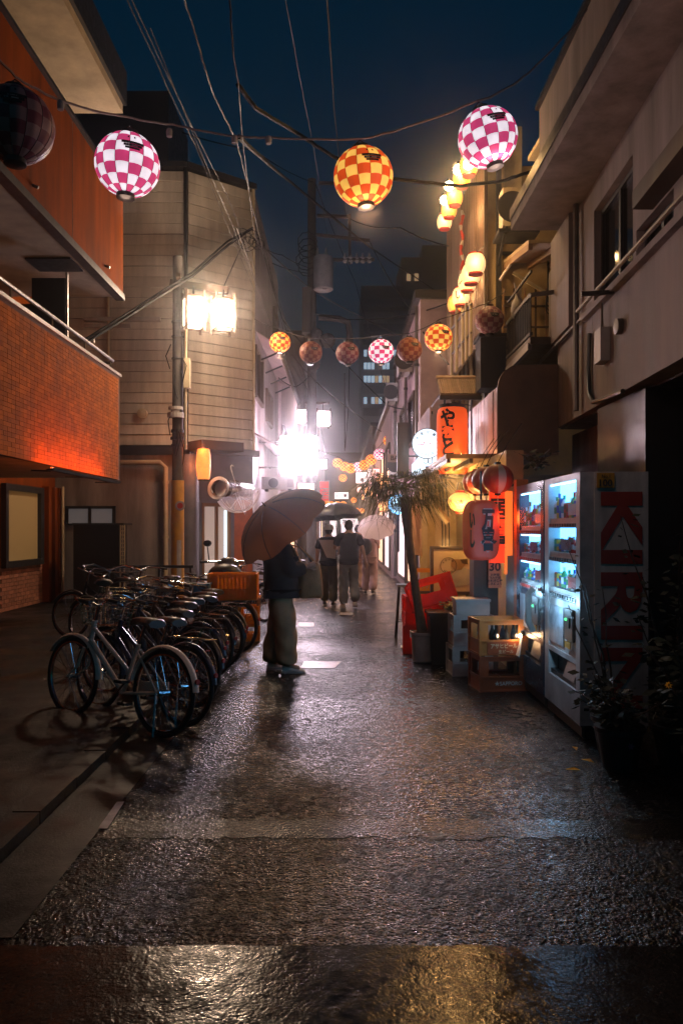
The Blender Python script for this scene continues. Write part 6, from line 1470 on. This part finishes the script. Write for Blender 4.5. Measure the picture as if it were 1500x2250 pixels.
for sx in (-1,1):
    mr = MB().tube([(-1.62+sx*.26,11.34,1.12),(-1.62+sx*.29,11.36,1.33)], .008, 6).build('mirror', m_black, sc); MB().ball((-1.62+sx*.29,11.36,1.38), .06, 12, 8, (1,.3,.8)).build('mirror_glass', m_black, mr, smooth=True)
    MB().tube([(-1.62+sx*.28,11.31,1.12),(-1.62+sx*.38,11.27,1.12)], .02, 8).build('grip', m_blackrub, sc)
MB().hexa([(-1.76,10.5,.72),(-1.50,10.5,.72),(-1.52,11.0,.70),(-1.74,11.0,.70),(-1.74,10.5,.80),(-1.52,10.5,.80),(-1.54,11.0,.78),(-1.72,11.0,.78)]).build('seat', m_saddle, sc)
MB().bx(-1.82,-1.2,9.98,10.45,.66,.685).bar((-1.6,10.1,.66),(-1.6,10.5,.5),.03).build('rear_rack', m_dark, sc)
MB().ball((-1.62,11.1,.95), .22, 12, 8, (1.1,1.0,.7)).build('rain_cover', m_black, sc, smooth=True)
oc = crate('delivery_crate', .60, .42, .33, m_ocrate)
# solid ribbed sides so it reads as a mesh crate
rb = MB()
for i in range(13): rb.bx(-.295+.0485*i-.012,-.295+.0485*i+.012,-.216,-.2005,.015,.32)
for i in range(9): rb.bx(-.3085,-.3005,-.19+.0465*i-.011,-.19+.0465*i+.011,.015,.32).bx(.3005,.3085,-.19+.0465*i-.011,-.19+.0465*i+.011,.015,.32)
rb.bx(-.285,.285,-.196,-.19,.02,.31); rb.build('ribs', m_ocrate, oc, local=True)
put(oc, (-1.38,10.20,.69), 'big orange crate on the rear rack of the scooter', R(3), None)
bs_ = thing('blue_box', 'small bright blue plastic box wedged between the parked bicycles', 'box', (-1.70,9.75,.78)); MB().bx(-1.80,-1.62,9.7,9.9,.80,.90).build('box', m_bluep, bs_); MB().bx(-1.81,-1.61,9.69,9.91,.901,.92).build('lid', m_bluep, bs_)
MB().bx(-1.74,-1.68,9.78,9.84,.06,.80).build('post', m_dark, bs_)
y1_ = crate('yellow_crate', .26, .30, .24, m_ycrate); put(y1_, (-1.30,11.35,.0), 'yellow crate on the ground below the orange crate', R(6), 'yellow crates by the scooter')
y2_ = copy_tree(y1_); put(y2_, (-1.32,11.38,.25), 'yellow crate on top of the yellow crate below the orange crate', R(2), 'yellow crates by the scooter')
y3_ = thing('wooden_stool', 'small stool with a yellow wooden top on the yellow crates', 'stool', (-1.31,11.36,.495)); MB().bx(-1.46,-1.16,11.24,11.5,.60,.63).build('seat', m_ycrate, y3_)
for sx in (-1.43,-1.2):
    for sy in (11.27,11.46): MB().bx(sx,sx+.03,sy,sy+.03,.495,.599).build('leg', m_woodwarm, y3_)
rl_ = thing('bike_rail', 'long dark rail behind the parked bicycles along the wall', 'rail', (-3.2,14,0))
MB().bar((-3.9,14,.92),(-2.6,14,.92),.05).build('rail', m_dark, rl_)
for x in (-3.85,-3.2,-2.65): MB().bar((x,14,.06),(x,14,.90),.04).build('post', m_dark, rl_)
cb = thing('cabinet', 'tall black cabinet with pale lattice edge standing by the rendered wall', 'cabinet', (-4.9,16.4,0))
MB().bx(-5.45,-4.52,16.2,16.8,.1,1.66).build('body', m_black, cb); MB().bx(-5.47,-4.42,16.17,16.83,1.661,1.70).build('top', m_dark, cb)
la = MB(); la.bx(-4.50,-4.48,16.19,16.21,.1,1.66).bx(-4.42,-4.40,16.19,16.21,.1,1.66)
for i in range(19): la.bx(-4.48,-4.42,16.19,16.21,.12+i*.083,.135+i*.083)
la.bx(-4.455,-4.445,16.192,16.208,.1,1.66); la.build('lattice', m_cream, cb)
tm = thing('standpipe', 'pair of small pale pipe stubs at the foot of the cream downpipe', 'pipe', (-3.6,17.2,0))
for x in (-3.66,-3.52): MB().lathe([(.05,.06),(.05,.35),(.08,.36),(.08,.42),(.05,.45),(.05,.55)], 10, (x,17.2,0)).build('stub', m_offw, tm, smooth=True)

# ------------------------------------------------------------------ people (local: facing +Y, feet at z=0)
def person(label, loc, rz, hgt, top, bottom, shoe, pose, hair=True, hat=None, wide=1.0, top_len=.0, sleeves='short', extra=None):
    t = thing('person', label, 'person', loc, rz, 'people in the lane'); s_ = hgt/1.72
    d = dict(sl=(-.19,0,1.40), sr=(.19,0,1.40), el=(-.23,-.03,1.12), er=(.23,-.03,1.12), wl=(-.25,.05,.88), wr=(.25,.05,.88), hl=(-.09,0,.90), hr=(.09,0,.90), kl=(-.10,.02,.49), kr=(.10,.02,.49), al=(-.10,-.03,.09), ar=(.10,-.03,.09), tl=(-.11,.12,.035), trr=(.11,.12,.035), head=(0,.02,1.60))
    d.update({k: v for k, v in pose.items() if not k.startswith(('curl','palm'))}); V = {k: Vector(v)*s_ for k, v in d.items()}
    pel = Vector((0,0,.95))*s_; wst = Vector((0,.0,1.08))*s_; ch = Vector((0,-.005,1.28))*s_; nb = Vector((0,0,1.43))*s_; hd = V['head']; nk = nb.lerp(hd,.45)
    jaw = hd+Vector((0,.03,-.055))*s_; crn = hd+Vector((0,-.01,.045))*s_; tp_ = hd+Vector((0,-.01,.10))*s_
    vv = [pel,wst,ch,nb,nk,jaw,hd,crn,tp_, V['sl'],V['el'],V['wl'],V['sr'],V['er'],V['wr'], V['hl'],V['kl'],V['al'],V['tl'],V['hr'],V['kr'],V['ar'],V['trr']]
    ee = [(0,1),(1,2),(2,3),(3,4),(4,5),(5,6),(6,7),(7,8),(3,9),(9,10),(10,11),(3,12),(12,13),(13,14),(0,15),(15,16),(16,17),(17,18),(0,19),(19,20),(20,21),(21,22)]
    rr = [(.14,.11),(.125,.095),(.14,.10),(.07,.06),(.05,.05),(.062,.07),(.078,.09),(.075,.088),(.045,.05), .05,.04,.027,.05,.04,.027, .08,.055,.038,.035,.08,.055,.038,.035]
    rr = [(a*s_ if not isinstance(a, tuple) else (a[0]*s_, a[1]*s_)) for a in rr]
    bv, bf = skin(vv, ee, rr, 2)
    mb = MB().add(bv, bf)
    # nose and ears on the same mesh
    mb.ball(hd+Vector((0,.098,-.012))*s_, .014*s_, 8, 6, (.8,1.1,1.5)); 
    for e in (-1,1): mb.ball(hd+Vector((e*.08,0,-.005))*s_, .024*s_, 8, 6, (.4,.8,1.25))
    # hands: palm, four fingers, thumb
    for wk, ek, sg in (('wl','el',-1),('wr','er',1)):
        w_ = V[wk]; dirv = (w_-V[ek]).normalized(); crv = pose.get('curl_'+wk, .5)
        fw = pose.get('palm_'+wk, Vector((0,1,0))); fw = Vector(fw); fw = (fw - dirv*fw.dot(dirv)).normalized(); sd = dirv.cross(fw)
        pc_ = w_ + dirv*.05*s_; mb.tube([w_-dirv*.01, w_+dirv*.03*s_, w_+dirv*.085*s_], [.026*s_,.036*s_,.036*s_], 8)
        for q,(off,ln) in enumerate(((-.028,.062),(-.009,.074),(.010,.070),(.027,.054))):
            b0_ = w_ + dirv*.08*s_ + fw*off*s_; pts = [b0_]; ang = 0; dd = dirv
            for k in range(3):
                ang = crv*(.5+k*.35); dd = (dirv*math.cos(ang*(k+1)*.8) + sd*sg*-1*math.sin(ang*(k+1)*.8)).normalized(); pts.append(pts[-1] + dd*ln*s_/3*1.15)
            mb.tube(pts, [.0095*s_,.009*s_,.0085*s_,.006*s_], 6)
        th0 = w_ + dirv*.03*s_ + fw*-.03*s_; mb.tube([th0, th0 + (-fw*.7+dirv*.6)*.035*s_, th0 + (-fw*.6+dirv*1.2-sd*sg*.4)*.06*s_], [.013*s_,.011*s_,.008*s_], 6)
    body = mb.build('body', m_skin, t, smooth=True, local=True)
    for e in (-1,1): MB().ball(hd+Vector((e*.032,.084,.008))*s_, .010*s_, 8, 6).build('eye', m_ink, t, local=True)
    MB().tube([hd+Vector((-.022,.090,-.05))*s_, hd+Vector((0,.096,-.052))*s_, hd+Vector((.022,.090,-.05))*s_], .004, 5).build('mouth', mat('lips',(.3,.1,.08),.5) if 'lips' not in bpy.data.materials else bpy.data.materials['lips'], t, local=True)
    if hair:
        hm = MB(); vs = []; n = 20
        for i in range(9):
            a = R(90) - R(150)*i/8
            for j in range(n):
                th = 2*math.pi*j/n; front = max(0, math.sin(th)); aa = a if a > 0 else a*(1-front*.95); aa = max(aa, R(18)*front - R(60)*(1-front))
                rj = 1 + .03*math.sin(j*5+i*3); vs.append(hd + Vector((0,-.012,.012))*s_ + Vector((.086*math.cos(aa)*math.cos(th)*rj, .102*math.cos(aa)*math.sin(th)*rj, .106*math.sin(aa)*rj))*s_)
        hm.add(vs, [(i*n+j,i*n+(j+1)%n,(i+1)*n+(j+1)%n,(i+1)*n+j) for i in range(8) for j in range(n)]); hm.build('hair', m_hair, t, smooth=True, local=True)
    # top
    hem = Vector((0,0,.86-top_len))*s_
    tv = [wst, ch, nb-Vector((0,0,.03))*s_, V['sl']-Vector((0,0,.01)), V['el'], V['sr']-Vector((0,0,.01)), V['er'], pel, hem, hem-Vector((0,0,.02))]
    te = [(0,1),(1,2),(2,3),(3,4),(2,5),(5,6),(0,7),(7,8),(8,9)]
    a, b = V['sl'], V['el']
    if sleeves == 'short': tv[4] = a.lerp(b,.78); tv[6] = V['sr'].lerp(V['er'],.78)
    trd = [(.172*wide,.135*wide),(.178*wide,.135*wide),(.085,.08),.078*wide,.075*wide,.078*wide,.075*wide,(.178*wide,.145*wide),(.185*wide,.15*wide),(.18*wide,.145*wide)]
    if sleeves == 'long':
        tv += [V['wl'].lerp(V['el'],.1), V['wr'].lerp(V['er'],.1)]; te += [(4,10),(6,11)]; trd += [.05*wide,.05*wide]
    trd = [(x*s_ if not isinstance(x,tuple) else (x[0]*s_,x[1]*s_)) for x in trd]
    sv, sf = skin(tv, te, trd, 2); sv = [v + Vector((.007*math.sin(v.z*30+v.x*22), .007*math.sin(v.z*24+v.x*34+v.y*10), 0)) for v in sv]; MB().add(sv, sf).build('shirt', top, t, smooth=True, local=True)
    MB().tube([nb+Vector((.062*math.cos(k*R(30)), .058*math.sin(k*R(30))-.005, .018*-math.sin(k*R(30))+.012))*s_ for k in range(12)], .011*s_, 5, closed=True).build('collar', top, t, smooth=True, local=True)
    # trousers
    q = .10*wide; tv = [pel+Vector((0,0,.06))*s_, pel-Vector((0,0,.03))*s_, V['hl']-Vector((0,0,.06))*s_, V['kl'], V['al']+Vector((0,.0,.10))*s_, V['al']-Vector((0,0,.02))*s_, V['hr']-Vector((0,0,.06))*s_, V['kr'], V['ar']+Vector((0,.0,.10))*s_, V['ar']-Vector((0,0,.02))*s_]
    te = [(0,1),(1,2),(2,3),(3,4),(4,5),(1,6),(6,7),(7,8),(8,9)]; trd = [(.155,.125),(.165,.135),(q,q*1.05),(q*.92,q*.95),(q*.86,q*.9),(q*.84,q*.88),(q,q*1.05),(q*.92,q*.95),(q*.86,q*.9),(q*.84,q*.88)]
    trd = [(x[0]*s_,x[1]*s_) for x in trd]
    sv, sf = skin(tv, te, trd, 2)
    sv = [v + Vector((.009*math.sin(v.z*34+v.y*26+3*math.sin(v.x*9)), .009*math.sin(v.z*27+v.x*30), 0)) for v in sv]
    MB().add(sv, sf).build('trousers', bottom, t, smooth=True, local=True)
    for ak, tk in (('al','tl'),('ar','trr')):
        A = V[ak]; T = V[tk]; dv = (T-A); dv.z = 0; fl_ = Vector((dv.x,dv.y,0)).normalized(); zb = min(A.z, T.z) - .035*s_
        hl_ = A - fl_*.055*s_; tip = A + fl_*.205*s_; tip.z = T.z; hz_ = A.z-.03*s_
        sm = MB(); sd = Vector((-fl_.y, fl_.x, 0)); vs = []
        for f, w_, h_ in ((0,.030,.07),(.08,.038,.085),(.3,.040,.085),(.55,.045,.062),(.8,.046,.045),(.95,.034,.036),(1,.018,.026)):
            c = hl_.lerp(tip, f); c.z = (A.z-.09*s_)*(1-f) + (T.z-.035*s_)*f
            for k in range(10):
                a = 2*math.pi*k/10; vs.append(c + sd*w_*s_*math.cos(a) + Vector((0,0,max(0,(.5+.5*math.sin(a)))*h_*s_)))
        fs = [tuple(range(10)), tuple(60+k for k in range(10))[::-1]] + [(i*10+j,i*10+(j+1)%10,(i+1)*10+(j+1)%10,(i+1)*10+j) for i in range(6) for j in range(10)]
        so = sm.add(vs, fs).build('shoe', shoe, t, smooth=True, local=True)
        mb2 = MB(); vs2 = []
        for f, w_ in ((-.02,.028),(.08,.042),(.3,.044),(.55,.049),(.8,.050),(.96,.036),(1.03,.016)):
            c = hl_.lerp(tip, f); c.z = (A.z-.09*s_)*(1-f) + (T.z-.035*s_)*f
            vs2 += [c+sd*w_*s_, c-sd*w_*s_, c+sd*w_*s_+Vector((0,0,.022*s_)), c-sd*w_*s_+Vector((0,0,.022*s_))]
        fs = [(0,1,3,2),(24,26,27,25)]
        for i in range(6): o_ = i*4; fs += [(o_,o_+4,o_+5,o_+1),(o_+2,o_+3,o_+7,o_+6),(o_,o_+2,o_+6,o_+4),(o_+1,o_+5,o_+7,o_+3)]
        mb2.add(vs2, fs).build('sole', m_offw, so, local=True)
    return t, V, s_
m_dktop = mat('black_knit', (.012,.012,.014), .8, var=.3, vs=20); m_khaki = mat('khaki_cotton', (.42,.26,.14), .85, var=.25, vs=7, bump=.2); m_tee = mat('navy_tee', (.014,.018,.032), .75, var=.2); m_greyp = mat('grey_cotton', (.17,.17,.18), .8, var=.2, vs=7)
m_olive = mat('olive_cotton', (.10,.09,.05), .8, var=.25, vs=7); m_pinkc = mat('dusty_pink_cotton', (.34,.22,.22), .8, var=.2, vs=7); m_sneak = mat('sneaker_white', (.62,.58,.54), .5, var=.1); m_blks = mat('sneaker_black', (.02,.02,.022), .5, var=.1)
# 1: figure under the brown umbrella, facing across the lane
X1, Y1 = G(617,1476); 
p1, V1, s1 = person('person in a black top and wide khaki trousers sheltering under the brown umbrella', (X1, Y1, .004), R(-84), 1.68, m_dktop, m_khaki, m_sneak,
    dict(el=(-.24,.05,1.13), er=(.21,.10,1.14), wl=(-.12,.28,1.10), wr=(.12,.30,1.20), head=(0,.03,1.56), kl=(-.11,-.02,.49), kr=(.11,.05,.49), al=(-.11,-.10,.09), ar=(.11,.06,.09), tl=(-.15,.06,.035), trr=(.13,.22,.035), curl_wr=1.2, curl_wl=1.0, palm_wr=(0,0,1)), wide=1.5, sleeves='long', top_len=-.02)
hand = p1.location + Matrix.Rotation(R(-84),3,'Z') @ (V1['wr'] + Vector((0,.06,.02)))
m_umb = plastic(mat('brown_umbrella_cloth', (.095,.042,.02), .6, var=.15), (.24,.10,.038), .42)
ax = Vector((.55,.42,-.70)).normalized()
apex = P(583,1112,8.55)
HL = (hand-apex).length
umbrella('brown_umbrella', 'big dark brown umbrella tilted back over the person in black', apex, (hand-apex).normalized()  .lerp(ax,.6), .57, .33, m_umb, HL+.02, m_black, rib_m=m_dark, twist=.3)
bgm = mat('tan_canvas', (.42,.22,.10), .75, var=.25, vs=9, bump=.2)
bgc = p1.location + Matrix.Rotation(R(-84),3,'Z') @ Vector((-.02,.33,1.02))
bag = thing('shoulder_bag', 'tan slouchy bag hugged at the front of the person in black', 'bag', bgc)
rzb = Matrix.Rotation(R(-84),3,'Z'); bm2 = MB(); vs = []
for i,(z,w_,d_) in enumerate(((-.20,.17,.08),(-.17,.19,.10),(-.05,.185,.105),(.08,.165,.085),(.16,.15,.055))):
    for k in range(16):
        a = 2*math.pi*k/16; x, y = sup(a, .6); vs.append(bgc + rzb @ Vector((x*d_*1.0, y*w_*.75, z + .012*math.sin(3*a))))
bm2.add(vs, [tuple(range(16))[::-1], tuple(64+k for k in range(16))] + [(i*16+j,i*16+(j+1)%16,(i+1)*16+(j+1)%16,(i+1)*16+j) for i in range(4) for j in range(16)]).build('body', bgm, bag, smooth=True)
MB().tube([bgc+rzb@Vector((.0,-.10,.15)), bgc+rzb@Vector((.0,-.16,.30)), bgc+rzb@Vector((-.02,-.28,.40)), bgc+rzb@Vector((0,-.12,.36)), bgc+rzb@Vector((.0,.10,.15))], .014, 6).build('strap', bgm, bag, smooth=True)
# 2: walker in navy tee
X2, Y2 = G(766,1337)
p2, V2, s2_ = person('person in a navy tee and grey trousers walking away mid lane', (X2, Y2, .004), R(4), 1.76, m_tee, m_greyp, m_sneak,
    dict(el=(-.27,.08,1.16), wl=(-.19,.26,1.16), er=(.27,-.06,1.14), wr=(.33,-.04,.90), kl=(-.10,.03,.49), kr=(.10,.10,.50), al=(-.10,.02,.09), ar=(.11,-.16,.15), trr=(.12,-.04,.045), tl=(-.12,.18,.035), curl_wl=1.2), wide=1.1)
X3, Y3 = G(722,1331)
p3, V3, s3_ = person('person in a white cap and olive trousers walking left of the navy tee', (X3, Y3, .004), R(-6), 1.66, m_tee, m_olive, m_blks,
    dict(er=(.24,.05,1.13), wr=(.18,.22,1.1), el=(-.24,-.02,1.13), wl=(-.26,.04,.88), kl=(-.10,.06,.49), al=(-.10,.08,.09), tl=(-.11,.22,.035), ar=(.10,-.06,.09), trr=(.11,.08,.035)), wide=1.12, hair=True)
hd3 = p3.location + V3['head']
MB().lathe([(.001,.10),(.06,.095),(.096,.06),(.105,.01),(.104,-.01)], 18, hd3+Vector((0,-.01,.02)), caps=False).build('cap', m_sneak, p3, smooth=True, local=False) if False else None
capm = MB().lathe([(.001,.115),(.06,.105),(.098,.06),(.108,.01),(.106,-.005)], 18, V3['head']+Vector((0,-.008,.02)), caps=False); capm.build('cap', m_sneak, p3, smooth=True, local=True)
bp3 = MB(); 
bp3.hexa([V3['sl']+Vector((0,-.12,-.02)),V3['sr']+Vector((0,-.12,-.02)),V3['sr']+Vector((0,-.17,.0)),V3['sl']+Vector((0,-.17,0)),]+[Vector((-.02,-.14,1.03))*s3_,Vector((.16,-.14,1.0))*s3_,Vector((.16,-.19,1.0))*s3_,Vector((-.02,-.19,1.03))*s3_]); bp3.build('draped_hood', m_sneak, p3, local=True)
m_umbk = mat('black_umbrella_cloth', (.014,.014,.018), .35, var=.1)
ha = p2.location + Matrix.Rotation(R(4),3,'Z') @ (V2['wl'] + Vector((0,.05,.03)))
ap2 = P(733,1106,16.2)
umbrella('black_umbrella', 'wide black umbrella held over the two walkers', ap2, (ha-ap2), .55, .30, m_umbk, (ha-ap2).length, m_black, rib_m=m_dark)
X4, Y4 = G(812,1306)
p4, V4, s4_ = person('person in dusty pink clothes walking away under the white umbrella', (X4, Y4, .004), R(-10), 1.62, m_pinkc, m_pinkc, m_blks,
    dict(er=(.22,.10,1.18), wr=(.14,.24,1.26), kl=(-.10,.08,.49), al=(-.12,.06,.09), tl=(-.13,.20,.035), ar=(.10,-.12,.11), trr=(.11,.02,.035)), wide=1.2, top_len=.06)
ha4 = p4.location + Matrix.Rotation(R(-10),3,'Z') @ (V4['wr'] + Vector((0,.05,.03)))
m_umw = bpy.data.materials.new('white_umbrella_cloth'); m_umw.use_nodes = True; n_, l_ = nodes_of(m_umw); b_ = n_['Principled BSDF']; b_.inputs['Base Color'].default_value = (.8,.7,.72,1); b_.inputs['Roughness'].default_value = .5
tl_ = n_.new('ShaderNodeBsdfTranslucent'); tl_.inputs[0].default_value = (.95,.9,.92,1); mx_ = n_.new('ShaderNodeMixShader'); mx_.inputs[0].default_value = .7; l_.new(b_.outputs[0], mx_.inputs[1]); l_.new(tl_.outputs[0], mx_.inputs[2]); l_.new(mx_.outputs[0], n_['Material Output'].inputs[0])
ap4 = P(826,1142,Y4-.25)
umbrella('white_umbrella', 'small white umbrella glowing pink over the person in dusty pink', ap4, (ha4-ap4).normalized().lerp(Vector((.05,.5,-.8)),.4), .46, .26, m_umw, (ha4-ap4).length, m_white, rib_m=m_offw)
bkp = MB(); bkp.ball(Vector((-.07,-.19,1.22))*s4_, .15, 12, 8, (1,.5,1.35)); bkp.build('backpack', m_blks, p4, smooth=True, local=True)
X5, Y5 = G(786,1300)
p5, V5, s5_ = person('person in brown trousers half hidden between the navy tee and the pink clothes', (X5, Y5+.3, .004), R(8), 1.68, m_tee, m_khaki, m_blks, dict(kl=(-.10,.08,.49), al=(-.10,.10,.09), tl=(-.11,.24,.035)), wide=1.1)

# ------------------------------------------------------------------ added air volume, its forward scatter imitates lens bloom round the lamps
hz = bpy.data.materials.new('bloom_mist'); hz.use_nodes = True; n_, l_ = nodes_of(hz); n_.remove(n_['Principled BSDF'])
pv_ = n_.new('ShaderNodeVolumePrincipled'); pv_.inputs['Color'].default_value = (.92,.92,.95,1); pv_.inputs['Density'].default_value = .0036; pv_.inputs['Anisotropy'].default_value = .965
l_.new(pv_.outputs[0], n_['Material Output'].inputs['Volume'])
hb = MB().bx(-210,210,-40,430,-1.0,60).build('haze', hz); tag(hb, kind='stuff'); hb.display_type = 'WIRE'
